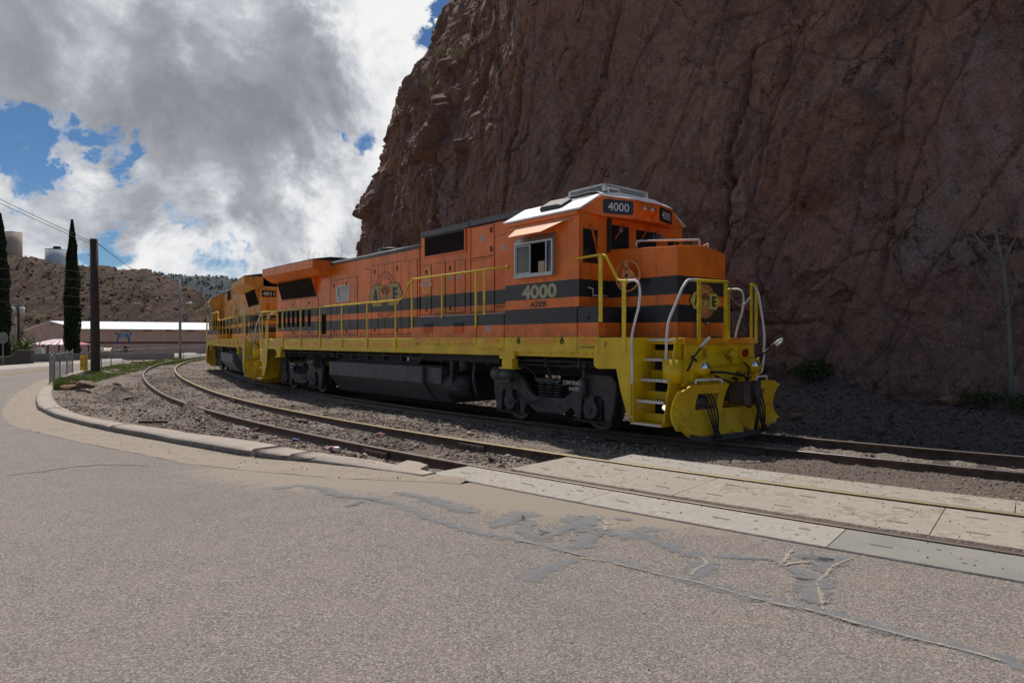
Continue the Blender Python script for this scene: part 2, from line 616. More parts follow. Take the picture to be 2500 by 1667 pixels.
M = {}
M['orange1'] = livery('orange_black_paint', (0.88, 0.172, 0.010))
M['orange2'] = livery('faded_orange_black_paint', (0.82, 0.33, 0.035))
M['yellow'] = paint('yellow_paint', (0.78, 0.50, 0.006), 0.40, 0.18, 2.0, dirt=0.28, dirt_col=(0.14, 0.075, 0.02), bmp=0.04)
M['yellow_worn'] = paint('worn_yellow_paint', (0.69, 0.42, 0.010), 0.48, 0.25, 3.0, dirt=0.6, dirt_col=(0.15, 0.07, 0.025), bmp=0.06, chips=0.45)
def plough_paint():
    """yellow plate, soot and grease worn on round the coupler, stone chips on the left"""
    m, t, b, co = new_mat('battered_plough_paint')
    sp = t.n('ShaderNodeSeparateXYZ', {0: co})
    ay = t.math('ABSOLUTE', t.math('SUBTRACT', sp.outputs[1], 0.05))
    n1 = t.noise(co, 4.5, 8, 0.68, 0.4)
    n2 = t.noise(co, 34, 4, 0.55)
    n3 = t.noise(co, 1.6, 5, 0.6)
    c = t.mix(t.ss(n3, 0.35, 0.65), (0.66, 0.40, 0.008), (0.78, 0.50, 0.010))
    rust = t.ss(t.math('ADD', n1, t.math('MULTIPLY', sp.outputs[2], -0.12)), 0.44, 0.60)
    c = t.mix(t.math('MULTIPLY', rust, 0.55), c, (0.40, 0.20, 0.02))
    chip = t.math('MULTIPLY', t.ss(n2, 0.615, 0.64), t.ss(n3, 0.40, 0.60))
    c = t.mix(t.math('MULTIPLY', chip, 0.9), c, (0.06, 0.03, 0.018))
    g = t.math('ADD', t.math('MULTIPLY', t.math('SUBTRACT', n1, 0.5), 2.4), t.math('MULTIPLY', t.ss(ay, 0.75, 0.10), 0.50))
    low = t.ss(sp.outputs[2], 0.34, 0.10)
    g = t.math('ADD', g, t.math('MULTIPLY', low, 0.55))
    c = t.mix(t.math('MULTIPLY', t.ss(g, 0.80, 1.05), 0.95), c, (0.022, 0.017, 0.014))
    t.set(b, 'Base Color', c)
    t.set(b, 'Roughness', t.ss(n1, 0.3, 0.7, 0.35, 0.6))
    bump(t, b, n1, 0.10, 0.02)
    return m


M['plough'] = plough_paint()
M['rail_yellow'] = paint('handrail_yellow_paint', (0.78, 0.53, 0.012), 0.4, 0.2, 6.0, dirt=0.2, chips=0.25)
M['rail_white'] = paint('handrail_white_paint', (0.72, 0.71, 0.68), 0.45, 0.12, 6.0, dirt=0.25, chips=0.35)
M['white_roof'] = paint('white_roof_paint', (0.74, 0.75, 0.76), 0.45, 0.08, 2.0, dirt=0.12, dirt_col=(0.4, 0.36, 0.3))
M['offwhite'] = paint('off_white_metal', (0.55, 0.55, 0.53), 0.5, 0.12, 4.0, dirt=0.25)
M['black'] = paint('black_paint', (0.02, 0.021, 0.024), 0.42, 0.3, 4.0, dirt=0.3, dirt_col=(0.07, 0.06, 0.055))
M['board_black'] = paint('number_board_black', (0.012, 0.014, 0.02), 0.25, 0.1, 4.0)
M['matt_black'] = paint('matt_black_opening', (0.010, 0.010, 0.011), 0.9, 0.2, 6.0, spec=0.1)
M['screen'] = paint('radiator_screen_brown', (0.035, 0.022, 0.017), 0.75, 0.3, 9.0, bmp=0.5, bscale=160, spec=0.2)
M['truck'] = paint('grimy_running_gear', (0.062, 0.057, 0.058), 0.62, 0.35, 5.0, dirt=0.7, dirt_col=(0.06, 0.042, 0.03), bmp=0.25, bscale=25)
M['truck_dark'] = paint('dark_running_gear', (0.022, 0.02, 0.02), 0.7, 0.35, 5.0, dirt=0.5, dirt_col=(0.05, 0.035, 0.026), bmp=0.2, bscale=25)
M['rust'] = paint('greasy_rusted_casting', (0.06, 0.04, 0.032), 0.45, 0.4, 9.0, dirt=0.5, dirt_col=(0.02, 0.016, 0.014), bmp=0.3, bscale=30)
M['tank'] = paint('grey_tank_paint', (0.075, 0.075, 0.08), 0.55, 0.3, 2.0, dirt=0.6, dirt_col=(0.045, 0.038, 0.034), bmp=0.06)
M['tank_pale'] = paint('pale_sunlit_grey_paint', (0.16, 0.16, 0.17), 0.5, 0.25, 2.0, dirt=0.45, dirt_col=(0.07, 0.06, 0.055))  # second engine's tank: grazing sunlight put into a lighter grey
M['steel'] = paint('wheel_steel', (0.12, 0.10, 0.09), 0.5, 0.3, 8.0, metallic=0.6, dirt=0.4)
M['aluminium'] = paint('window_aluminium', (0.42, 0.42, 0.42), 0.38, 0.15, 8.0, metallic=0.7, dirt=0.25, dirt_col=(0.15, 0.13, 0.11))
M['chrome'] = paint('lamp_reflector', (0.75, 0.75, 0.75), 0.08, 0.05, 8.0, metallic=1.0)
M['red_lens'] = paint('red_lens', (0.32, 0.008, 0.012), 0.2, 0.2, 20)
M['rubber'] = paint('black_rubber', (0.014, 0.013, 0.013), 0.6, 0.3, 12)
M['number_cream'] = paint('cream_number_paint', (0.46, 0.42, 0.24), 0.5, 0.25, 8.0, dirt=0.35, dirt_col=(0.2, 0.17, 0.1))
M['number_white'] = paint('white_number', (0.62, 0.63, 0.64), 0.4, 0.06, 8.0)
M['ink'] = paint('black_lettering', (0.016, 0.013, 0.012), 0.5, 0.3, 12)
M['ink_faded'] = paint('faded_dark_lettering', (0.055, 0.025, 0.018), 0.55, 0.35, 14)
M['logo_yellow'] = paint('logo_yellow', (0.40, 0.29, 0.085), 0.5, 0.2, 9.0, dirt=0.25)
M['logo_bright'] = paint('bright_logo_yellow', (0.62, 0.56, 0.10), 0.4, 0.1, 9.0)
M['logo_peach'] = paint('logo_peach', (0.72, 0.28, 0.10), 0.45, 0.12, 9.0)
M['ring_yellow'] = paint('ring_yellow', (0.72, 0.45, 0.02), 0.45, 0.12, 9.0)
M['peach'] = paint('sunlit_faded_orange', (0.74, 0.36, 0.17), 0.5, 0.12, 4.0)  # awning orange: glare of the sun and fading both in the colour
M['maroon'] = paint('logo_maroon', (0.06, 0.012, 0.02), 0.5, 0.2, 9.0)
M['decal_white'] = paint('white_decal', (0.6, 0.58, 0.55), 0.5, 0.12, 20, dirt=0.2)
M['decal_grey'] = paint('grey_print', (0.2, 0.19, 0.19), 0.5, 0.2, 20)
M['decal_red'] = paint('red_print', (0.4, 0.03, 0.03), 0.5, 0.2, 20)
M['reflector'] = paint('orange_reflector', (0.88, 0.29, 0.010), 0.32, 0.12, 8.0, dirt=0.1)
M['latch'] = paint('dark_latch', (0.03, 0.018, 0.014), 0.55, 0.3, 20)
M['interior'] = paint('cab_interior', (0.12, 0.125, 0.115), 0.7, 0.2, 3)
M['seat'] = paint('dark_seat', (0.02, 0.02, 0.022), 0.7, 0.2, 8)
M['pad'] = paint('tan_pad', (0.48, 0.37, 0.24), 0.7, 0.15, 8)


def glass_mat():
    m, t, b, co = new_mat('dark_window_glass')
    t.set(b, 'Base Color', (0.012, 0.014, 0.015))
    t.set(b, 'Roughness', 0.06)
    t.set(b, 'Specular IOR Level', 0.55)
    bump(t, b, t.noise(co, 1.6, 2, 0.5), 0.05, 0.02)
    return m


M['glass'] = glass_mat()


def lamp_mat(name, col, e):
    m, t, b, co = new_mat(name)
    t.set(b, 'Base Color', col)
    t.set(b, 'Emission Color', col)
    t.set(b, 'Emission Strength', e)
    t.set(b, 'Roughness', 0.3)
    return m


M['lit_lamp'] = lamp_mat('lit_ground_lamp', (1.0, 0.93, 0.72), 1.6)


def rail_mat(name, top):
    """brown rusted rail, head polished, dull or tinted with sun reflection on faces that look up"""
    m, t, b, co = new_mat(name)
    geo = t.n('ShaderNodeNewGeometry')
    sp = t.n('ShaderNodeSeparateXYZ', {0: geo.outputs['Normal']})
    pz = t.n('ShaderNodeSeparateXYZ', {0: geo.outputs['Position']})
    is_top = t.math('MULTIPLY', t.ss(sp.outputs[2], 0.6, 0.85), t.ss(pz.outputs[2], -0.03, -0.012))
    n1 = t.noise(co, 6.0, 6, 0.6)
    side = t.mix(t.ss(n1, 0.3, 0.7), (0.055, 0.034, 0.024), (0.115, 0.072, 0.050))
    t.set(b, 'Base Color', t.mix(is_top, side, t.mix(t.ss(n1, 0.25, 0.75), tuple(x * 0.8 for x in top[0]), top[0])))
    t.set(b, 'Roughness', t.math('ADD', t.math('MULTIPLY', is_top, top[1] - 0.75), 0.75))
    t.set(b, 'Metallic', t.math('MULTIPLY', is_top, top[2]))
    bump(t, b, n1, 0.15, 0.01)
    return m


M['rail_shiny'] = rail_mat('polished_rail', ((0.50, 0.48, 0.46), 0.32, 0.9))
M['rail_tan'] = rail_mat('tan_sunlit_rail', ((0.40, 0.31, 0.15), 0.5, 0.25))  # golden reflection of the sun put into the head colour
M['rail_dull'] = rail_mat('dull_rail', ((0.20, 0.155, 0.13), 0.5, 0.4))


def rock_mat(name, c_a, c_b, c_c, sc=1.0, bstr=0.75):
    m, t, b, co = new_mat(name)
    n1 = t.noise(co, 0.16 * sc, 8, 0.62, 0.6)
    n2 = t.noise(co, 0.75 * sc, 9, 0.68, 0.5)
    n3 = t.noise(co, 5.0 * sc, 7, 0.72)
    n6 = t.noise(co, 24.0 * sc, 5, 0.7)
    mp = t.n('ShaderNodeMapping', {0: co, 'Scale': (1.0, 1.0, 0.35)}).outputs[0]
    n4 = t.noise(mp, 0.55 * sc, 7, 0.6, 0.8)
    c = t.mix(t.ss(n1, 0.36, 0.64), c_a, tuple(0.5 * (x + y) for x, y in zip(c_a, c_b)))
    c = t.mix(t.ss(n2, 0.44, 0.68), c, c_b)
    c = t.mix(t.math('MULTIPLY', t.ss(n4, 0.54, 0.70), 0.75), c, c_c)
    c = t.mix(t.math('MULTIPLY', t.ss(n3, 0.52, 0.70), 0.55), c, tuple(x * 1.6 for x in c_a))
    c = t.mix(t.math('MULTIPLY', t.ss(n3, 0.48, 0.32), 0.7), c, tuple(x * 0.5 for x in c_b))
    c = t.mix(t.math('MULTIPLY', t.ss(n6, 0.52, 0.66), 0.5), c, tuple(x * 1.6 for x in c_c))
    c = t.mix(t.math('MULTIPLY', t.ss(n6, 0.48, 0.34), 0.5), c, tuple(x * 0.45 for x in c_b))
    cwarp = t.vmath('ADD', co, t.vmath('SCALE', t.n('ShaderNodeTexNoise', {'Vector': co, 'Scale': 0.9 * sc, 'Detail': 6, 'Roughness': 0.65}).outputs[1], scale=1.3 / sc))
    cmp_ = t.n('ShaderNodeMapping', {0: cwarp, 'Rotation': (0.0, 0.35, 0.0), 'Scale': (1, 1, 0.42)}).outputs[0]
    for (csc, cw_, msk) in ((0.30 * sc, 0.012, 1.7), (0.85 * sc, 0.016, 3.1)):  # cracks darkened in the colour: their shadow and packed dirt
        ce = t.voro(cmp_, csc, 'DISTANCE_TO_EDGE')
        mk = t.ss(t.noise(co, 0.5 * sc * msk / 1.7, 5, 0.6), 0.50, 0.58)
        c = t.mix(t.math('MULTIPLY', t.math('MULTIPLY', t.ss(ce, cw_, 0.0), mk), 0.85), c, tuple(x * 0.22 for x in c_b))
    t.set(b, 'Base Color', c)
    t.set(b, 'Roughness', 0.92)
    t.set(b, 'Specular IOR Level', 0.2)
    cr = t.voro(t.vmath('ADD', co, t.vmath('SCALE', t.n('ShaderNodeTexNoise', {'Vector': co, 'Scale': 1.1 * sc, 'Detail': 4}).outputs[1], scale=0.7 / sc)), 0.8 * sc, 'DISTANCE_TO_EDGE')
    crack = t.ss(cr, 0.0, 0.045)
    h = t.math('ADD', t.math('MULTIPLY', t.noise(co, 4.0 * sc, 10, 0.78), 0.35), t.math('MULTIPLY', n3, 0.16))
    h = t.math('ADD', h, t.math('MULTIPLY', n6, 0.10))
    h = t.math('ADD', h, t.math('MULTIPLY', crack, 0.14))
    bump(t, b, h, bstr, 0.30 / sc)
    return m


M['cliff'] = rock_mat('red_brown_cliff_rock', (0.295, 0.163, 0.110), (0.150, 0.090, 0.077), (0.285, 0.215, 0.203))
M['boulder'] = rock_mat('loose_rock', (0.21, 0.14, 0.10), (0.14, 0.10, 0.08), (0.22, 0.18, 0.16), 4.0, 0.5)
M['boulder_tan'] = rock_mat('tan_rock', (0.34, 0.19, 0.12), (0.25, 0.14, 0.09), (0.33, 0.23, 0.17), 4.0, 0.4)
M['boulder_hill'] = rock_mat('hill_rock', (0.17, 0.095, 0.072), (0.095, 0.056, 0.045), (0.20, 0.135, 0.11), 1.5, 0.5)
M['boulder_red'] = rock_mat('reddish_rock', (0.24, 0.12, 0.085), (0.16, 0.08, 0.06), (0.22, 0.15, 0.13), 4.0, 0.5)


def asphalt(name, old=True):
    m, t, b, co = new_mat(name)
    at = t.n('ShaderNodeAttribute', attribute_name='dust').outputs['Fac']
    n_l = t.noise(co, 0.35, 6, 0.6)
    n_m = t.noise(co, 2.6, 7, 0.65)
    v_col = t.n('ShaderNodeTexVoronoi', {'Vector': co, 'Scale': 105.0})
    chip = t.n('ShaderNodeSeparateColor', {0: v_col.outputs['Color']}).outputs[0]
    n_f = t.noise(co, 60, 5, 0.75)
    base = t.ramp(chip, [(0.0, (0.092, 0.081, 0.075)), (0.3, (0.168, 0.143, 0.125)), (0.70, (0.240, 0.203, 0.175)), (1.0, (0.37, 0.33, 0.30))])
    base = t.mix(t.math('MULTIPLY', t.ss(n_f, 0.42, 0.30), 0.75), base, (0.05, 0.046, 0.046))
    base = t.mix(t.math('MULTIPLY', t.ss(n_m, 0.35, 0.75), 0.35), base, (0.275, 0.232, 0.199))
    base = t.mix(t.math('MULTIPLY', t.ss(n_l, 0.45, 0.7), 0.40), base, (0.150, 0.145, 0.148))
    n_d = t.noise(co, 4.0, 8, 0.7, 0.4)
    dm = t.ss(t.math('ADD', at, t.math('MULTIPLY', t.math('SUBTRACT', n_d, 0.5), 0.9)), 0.42, 0.68)
    base = t.mix(t.math('MULTIPLY', dm, 0.85), base, t.mix(n_f, (0.25, 0.205, 0.162), (0.345, 0.29, 0.23)))
    t.set(b, 'Base Color', base)
    t.set(b, 'Roughness', 0.88)
    t.set(b, 'Specular IOR Level', 0.3)
    h = t.math('ADD', t.math('MULTIPLY', v_col.outputs['Distance'], -0.8), t.math('MULTIPLY', n_f, 0.8))
    bump(t, b, h, 0.42, 0.008)
    return m


M['asphalt'] = asphalt('coarse_old_asphalt')
def ragged(name, ca, cb, cc, cut, op=0.9):
    """thin coat whose edge breaks up raggedly"""
    m, t, b, co = new_mat(name)
    ed = t.n('ShaderNodeAttribute', attribute_name='edge').outputs['Fac']
    n1 = t.noise(co, 9, 7, 0.7)
    n2 = t.noise(co, 70, 5, 0.7)
    c = t.mix(t.ss(n1, 0.35, 0.65), ca, cb)
    c = t.mix(t.math('MULTIPLY', t.ss(n2, 0.52, 0.68), 0.7), c, cc)
    t.set(b, 'Base Color', c)
    t.set(b, 'Roughness', 0.85)
    bump(t, b, n2, 0.3, 0.008)
    v = t.math('ADD', ed, t.math('ADD', t.math('MULTIPLY', t.math('SUBTRACT', n1, 0.5), 3.2), t.math('MULTIPLY', t.math('SUBTRACT', n2, 0.5), 2.4)))
    al = t.math('MULTIPLY', t.ss(v, cut + 0.16, cut - 0.16), op)
    t.set(b, 'Alpha', al)
    return m


M['sealant'] = ragged('grey_crack_sealant', (0.185, 0.193, 0.205), (0.25, 0.253, 0.26), (0.31, 0.275, 0.235), 0.58, 0.62)
M['sand'] = ragged('pale_sand', (0.37, 0.315, 0.25), (0.45, 0.385, 0.31), (0.27, 0.23, 0.19), 0.30, 0.8)
M['line_yellow'] = paint('yellow_road_line', (0.52, 0.33, 0.08), 0.7, 0.2, 2.0, dirt=0.3)


def concrete(name, c, dirt_c, dirt=0.6, sc=2.0, b_=0.25, edge=0.0):
    m, t, b, co = new_mat(name)
    n1 = t.noise(co, sc, 8, 0.62, 0.3)
    n2 = t.noise(co, sc * 5.5, 8, 0.7, 0.4)
    n3 = t.noise(co, 90, 4, 0.7)
    base = t.mix(t.ss(n1, 0.3, 0.7), tuple(x * 0.84 for x in c), tuple(x * 1.08 for x in c))
    dm = t.math('MULTIPLY', t.ss(t.math('ADD', t.math('MULTIPLY', n1, 0.5), t.math('MULTIPLY', n2, 0.5)), 0.485, 0.60), dirt)
    base = t.mix(dm, base, dirt_c)
    base = t.mix(t.math('MULTIPLY', t.ss(n3, 0.60, 0.72), 0.45), base, tuple(x * 0.55 for x in c))
    t.set(b, 'Base Color', base)
    t.set(b, 'Roughness', 0.88)
    t.set(b, 'Specular IOR Level', 0.3)
    bump(t, b, t.math('ADD', n2, t.math('MULTIPLY', n3, 0.5)), b_, 0.02)
    return m


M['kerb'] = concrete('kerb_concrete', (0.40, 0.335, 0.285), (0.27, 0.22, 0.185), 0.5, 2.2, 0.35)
M['kerb_face'] = concrete('scuffed_shaded_kerb_face', (0.135, 0.12, 0.108), (0.055, 0.051, 0.049), 0.85, 2.5, 0.35)  # tyre scuffs plus the shade on the upright face, put into the colour
M['gutter'] = concrete('dusty_gutter_concrete', (0.315, 0.26, 0.205), (0.235, 0.19, 0.15), 0.75, 1.6, 0.25)
M['panel'] = concrete('crossing_concrete', (0.40, 0.365, 0.315), (0.21, 0.155, 0.115), 0.5, 2.6, 0.2)
M['panel_dirty'] = concrete('dirt_strewn_concrete', (0.385, 0.34, 0.28), (0.20, 0.145, 0.108), 0.62, 1.9, 0.3)
M['panel_grey'] = concrete('grey_crossing_concrete', (0.265, 0.256, 0.228), (0.27, 0.235, 0.195), 0.4, 1.8, 0.15)
M['slot'] = paint('slot_dark', (0.20, 0.17, 0.14), 0.9, 0.3, 20)
M['edge_steel'] = paint('edge_steel', (0.42, 0.39, 0.40), 0.35, 0.25, 6, metallic=0.7, dirt=0.4, dirt_col=(0.12, 0.08, 0.06))
M['plain_concrete'] = concrete('pale_concrete', (0.40, 0.36, 0.32), (0.28, 0.24, 0.2), 0.4, 1.0)
M['grey_concrete'] = concrete('grey_wall_concrete', (0.23, 0.21, 0.205), (0.15, 0.135, 0.13), 0.5, 1.0)


def gravel_mat():
    m, t, b, co = new_mat('ballast_and_dirt')
    red = t.n('ShaderNodeAttribute', attribute_name='soil').outputs['Fac']
    v1 = t.n('ShaderNodeTexVoronoi', {'Vector': co, 'Scale': 26.0})
    v2 = t.n('ShaderNodeTexVoronoi', {'Vector': co, 'Scale': 62.0})
    r1 = t.n('ShaderNodeSeparateColor', {0: v1.outputs['Color']}).outputs[0]
    r2 = t.n('ShaderNodeSeparateColor', {0: v2.outputs['Color']}).outputs[0]
    nl = t.noise(co, 1.4, 8, 0.68, 0.4)
    base = t.ramp(r1, [(0.0, (0.085, 0.070, 0.060)), (0.4, (0.175, 0.145, 0.122)), (0.8, (0.27, 0.222, 0.182)), (1.0, (0.36, 0.31, 0.265))])
    small = t.ramp(r2, [(0.0, (0.085, 0.070, 0.060)), (0.5, (0.195, 0.16, 0.132)), (1.0, (0.33, 0.275, 0.225))])
    c = t.mix(t.ss(nl, 0.42, 0.6), base, small)
    c = t.mix(t.math('MULTIPLY', t.ss(t.math('ADD', red, t.math('MULTIPLY', t.math('SUBTRACT', nl, 0.5), 0.8)), 0.35, 0.8), 0.75), c, t.mix(r2, (0.082, 0.062, 0.051), (0.150, 0.116, 0.096)))
    t.set(b, 'Base Color', c)
    t.set(b, 'Roughness', 0.95)
    t.set(b, 'Specular IOR Level', 0.2)
    h = t.math('ADD', t.math('MULTIPLY', v1.outputs['Distance'], -0.8), t.math('MULTIPLY', v2.outputs['Distance'], -0.4))
    bump(t, b, h, 0.8, 0.025)
    return m


M['ballast'] = gravel_mat()


def stones_mat(name, stops):
    m, t, b, co = new_mat(name)
    rp = t.n('ShaderNodeNewGeometry').outputs['Random Per Island']
    c = t.ramp(rp, stops)
    n1 = t.noise(co, 30, 4, 0.7)
    c = t.mix(t.math('MULTIPLY', t.ss(n1, 0.4, 0.8), 0.4), c, (0.12, 0.095, 0.08))
    t.set(b, 'Base Color', c)
    t.set(b, 'Roughness', 0.92)
    t.set(b, 'Specular IOR Level', 0.25)
    return m


M['stones'] = stones_mat('ballast_stones', [(0.0, (0.060, 0.052, 0.046)), (0.25, (0.14, 0.115, 0.096)), (0.52, (0.27, 0.222, 0.177)), (0.80, (0.44, 0.36, 0.28)), (0.92, (0.26, 0.15, 0.11)), (1.0, (0.62, 0.56, 0.49))])


def soil_mat():
    m, t, b, co = new_mat('dry_ground_and_grass')
    n1 = t.noise(co, 0.06, 8, 0.65)
    n2 = t.noise(co, 0.9, 8, 0.7)
    g = t.mix(n2, (0.10, 0.105, 0.035), (0.185, 0.165, 0.07))
    s = t.mix(n2, (0.18, 0.135, 0.10), (0.29, 0.225, 0.16))
    t.set(b, 'Base Color', t.mix(t.ss(n1, 0.42, 0.58), g, s))
    t.set(b, 'Roughness', 0.95)
    bump(t, b, t.noise(co, 9, 6, 0.7), 0.4, 0.05)
    return m


M['soil'] = soil_mat()


def leaf_mat(name, a, bb, rough=0.6, tr=0.0):
    m, t, b, co = new_mat(name)
    rp = t.n('ShaderNodeNewGeometry').outputs['Random Per Island']
    n1 = t.noise(co, 0.8, 5, 0.6)
    c = t.mix(rp, a, bb)
    c = t.mix(t.math('MULTIPLY', t.ss(n1, 0.4, 0.7), 0.35), c, tuple(x * 1.35 for x in bb))
    t.set(b, 'Base Color', c)
    t.set(b, 'Roughness', rough)
    t.set(b, 'Specular IOR Level', 0.25)
    return m


M['cypress'] = leaf_mat('cypress_foliage', (0.012, 0.020, 0.010), (0.028, 0.042, 0.018))
M['shrub'] = leaf_mat('dark_shrub_leaves', (0.025, 0.045, 0.012), (0.055, 0.08, 0.022))
M['grass'] = leaf_mat('green_grass', (0.13, 0.19, 0.035), (0.28, 0.32, 0.09))
M['straw'] = leaf_mat('dry_grass', (0.22, 0.19, 0.11), (0.38, 0.33, 0.22))
M['desert_bush'] = leaf_mat('desert_scrub', (0.07, 0.072, 0.038), (0.135, 0.128, 0.07))
M['olive'] = leaf_mat('olive_leaves', (0.09, 0.11, 0.035), (0.16, 0.17, 0.07))
M['bark'] = paint('grey_bark', (0.17, 0.14, 0.12), 0.9, 0.3, 6, bmp=0.4, bscale=20)
M['bark_pale'] = paint('pale_bark', (0.19, 0.175, 0.162), 0.9, 0.25, 6, bmp=0.3, bscale=20)
M['pole_wood'] = paint('creosoted_pole', (0.060, 0.042, 0.034), 0.85, 0.3, 3, dirt=0.4, dirt_col=(0.10, 0.075, 0.06), bmp=0.5, bscale=12)
M['galv'] = paint('galvanised_steel', (0.26, 0.265, 0.27), 0.5, 0.15, 5, metallic=0.5)
M['wire'] = paint('black_wire', (0.03, 0.03, 0.032), 0.6, 0.1, 5)
M['sign_yellow'] = paint('sign_amber', (0.85, 0.43, 0.010), 0.45, 0.1, 4, dirt=0.12)
M['sign_back'] = paint('sign_back_grey', (0.22, 0.22, 0.21), 0.5, 0.1, 4, metallic=0.3)
M['pink_wall'] = paint('pink_block_wall', (0.56, 0.36, 0.30), 0.85, 0.08, 0.5, dirt=0.15, dirt_col=(0.25, 0.16, 0.14), bmp=0.1, bscale=6)
M['maroon_band'] = paint('maroon_band', (0.10, 0.022, 0.022), 0.7, 0.15, 1)
M['metal_roof'] = paint('white_metal_roof', (0.78, 0.79, 0.82), 0.5, 0.05, 0.5)
M['red_roof'] = paint('red_roof_sheet', (0.42, 0.09, 0.08), 0.5, 0.15, 1)
M['tank_beige'] = paint('beige_tank', (0.40, 0.30, 0.25), 0.6, 0.1, 0.2)
M['tank_white'] = paint('white_tank', (0.52, 0.54, 0.57), 0.6, 0.1, 0.2)
M['blue'] = paint('blue_paint', (0.03, 0.10, 0.32), 0.5, 0.1, 3)
M['red'] = paint('red_paint', (0.35, 0.03, 0.03), 0.5, 0.1, 3)
M['stucco_white'] = paint('white_stone', (0.55, 0.55, 0.53), 0.8, 0.1, 1)
M['plastic_clear'] = paint('cloudy_plastic', (0.62, 0.58, 0.56), 0.25, 0.15, 20)

# ------------------------------------------------------------------ setting: ground, road, gutter, kerb
def far_drop(x, y):
    """the land falls gently away beyond the road, towards the park"""
    d_ = np.hypot(x, y)
    return -2.35 * sstep(d_, 66, 165)


gr_r = np.concatenate([np.linspace(0.5, 60, 40), np.geomspace(62, 4500, 70)])
gr_a = np.linspace(0, 2 * np.pi, 145)
rr, aa = np.meshgrid(gr_r, gr_a, indexing='ij')
gx, gy = rr * np.sin(aa), rr * np.cos(aa)
gz = -0.32 + far_drop(gx, gy) + 0.25 * sstep(rr, 75, 110) * fbm(gx / 9, gy / 9, 3) + 0.1 * sstep(rr, 60, 70)
o = np_mesh('ground', np.stack([gx, gy, gz], -1).reshape(-1, 3), grid_faces(len(gr_r), len(gr_a)), M['soil'], smooth=True)
tag(o, kind='structure')

# gravel area that the rails lie in: from the cliff foot to the kerb
nphi, nR = 1500, 250
ph = np.concatenate([np.linspace(-13, 14, 700, endpoint=False), np.linspace(14, 34, 520, endpoint=False), np.linspace(34, 68, 280)])
u = np.linspace(0, 1, nR)
PH, U = np.meshgrid(ph, u, indexing='ij')
R_out = np.where(PH < 4.9, 67.06, KERB_IN(PH) + 0.10)
RR = 53.0 + (R_out - 53.0) * U
GX, GY = P2(RR, PH)
arc = np.radians(PH) * 63


MOUNDS = [(67.55, 23.4, 0.28, 0.9, 0.13), (67.3, 20.2, 0.30, 1.0, 0.30), (66.95, 18.2, 0.32, 0.8, 0.24), (66.9, 15.8, 0.30, 0.75, 0.30), (66.75, 13.3, 0.30, 0.8, 0.30),
          (67.0, 11.4, 0.25, 0.6, 0.14), (68.3, 21.3, 0.3, 0.7, 0.16)]


def gravel_height(R, phi, a):
    w = widen(phi)
    base = -0.15 + 0.035 * fbm(a * 0.7, R * 0.7, 5, 4) + 0.03 * fbm(a * 3.1, R * 3.1, 9, 4) + 0.016 * fbm(a * 12, R * 12, 21, 3)
    # shoulder up to the kerb
    kin = KERB_IN(phi)
    base = base + 0.10 * sstep(R, kin - 1.2, kin - 0.2) * sstep(phi, 6, 9)
    soil = np.zeros_like(R)
    for (mr, mp_, sr, sa, h) in MOUNDS:
        dr, da = (R - mr) / sr, np.radians(phi - mp_) * mr / sa
        q = np.exp(-(dr * dr + da * da))
        base = base + h * q * (1 + 0.5 * fbm(a * 4, R * 4, 31, 3))
        soil = np.maximum(soil, q)
    # under the crossing and round the rails the surface is kept low
    near_rail = np.minimum.reduce([np.abs(R - (66.2 + w)), np.abs(R - (64.72 + w)), np.abs(R - (62.1 + w)), np.abs(R - (60.62 + w))])
    base = np.where(near_rail < 0.22, np.minimum(base, -0.125 + 0.12 * np.maximum(0, near_rail - 0.09)), base)
    x_in = sstep(phi, 5.4, 5.0) * sstep(R, 63.7, 64.1)
    base = base * (1 - x_in) + (-0.20) * x_in
    # strip between the crossing and the next track
    strip = sstep(R, 62.25, 62.6) * sstep(R, 64.1, 63.7) * sstep(phi, 4.2, 2.6)
    base = base * (1 - strip) + strip * (-0.05 + 0.03 * fbm(a * 5, R * 5, 41, 4))
    spill = sstep(phi, 1.6, -0.4) * sstep(R, 63.6, 64.3) * sstep(R, 64.75, 64.35) * 0.8
    base = base + spill * (0.255 + 0.02 * fbm(a * 9, R * 9, 43, 3))
    soil = np.maximum(soil, np.maximum(strip * 0.8, spill))
    # rubble bank along the cliff foot
    bh = 0.95 * sstep(phi, 1.0, 3.6) * (0.75 + 0.25 * sstep(phi, 20, 10)) + 0.50 * sstep(phi, 2.6, 1.2)
    bank = bh * sstep(R, 59.3, 56.9) * (1 + 0.28 * fbm(a * 0.8, R * 0.8, 51, 4))
    base = base + bank + sstep(R, 59.4, 58.4) * (0.05 * fbm(a * 4.5, R * 4.5, 61, 4) + 0.03 * fbm(a * 14, R * 14, 63, 3))
    soil = np.maximum(soil, 0.95 * sstep(R, 60.2, 59.0))
    soil = np.maximum(soil, 0.75 * sstep(fbm(a * 0.55, R * 0.8, 91, 4), 0.05, 0.35) * sstep(R, 62.0, 62.6))
    return base, soil


GZ, SOIL = gravel_height(RR, PH, arc)
gravel = np_mesh('gravel_bed', np.stack([GX, GY, GZ], -1).reshape(-1, 3), grid_faces(len(ph), nR), M['ballast'], smooth=True, attrs={'soil': SOIL.ravel()})
tag(gravel, kind='structure')

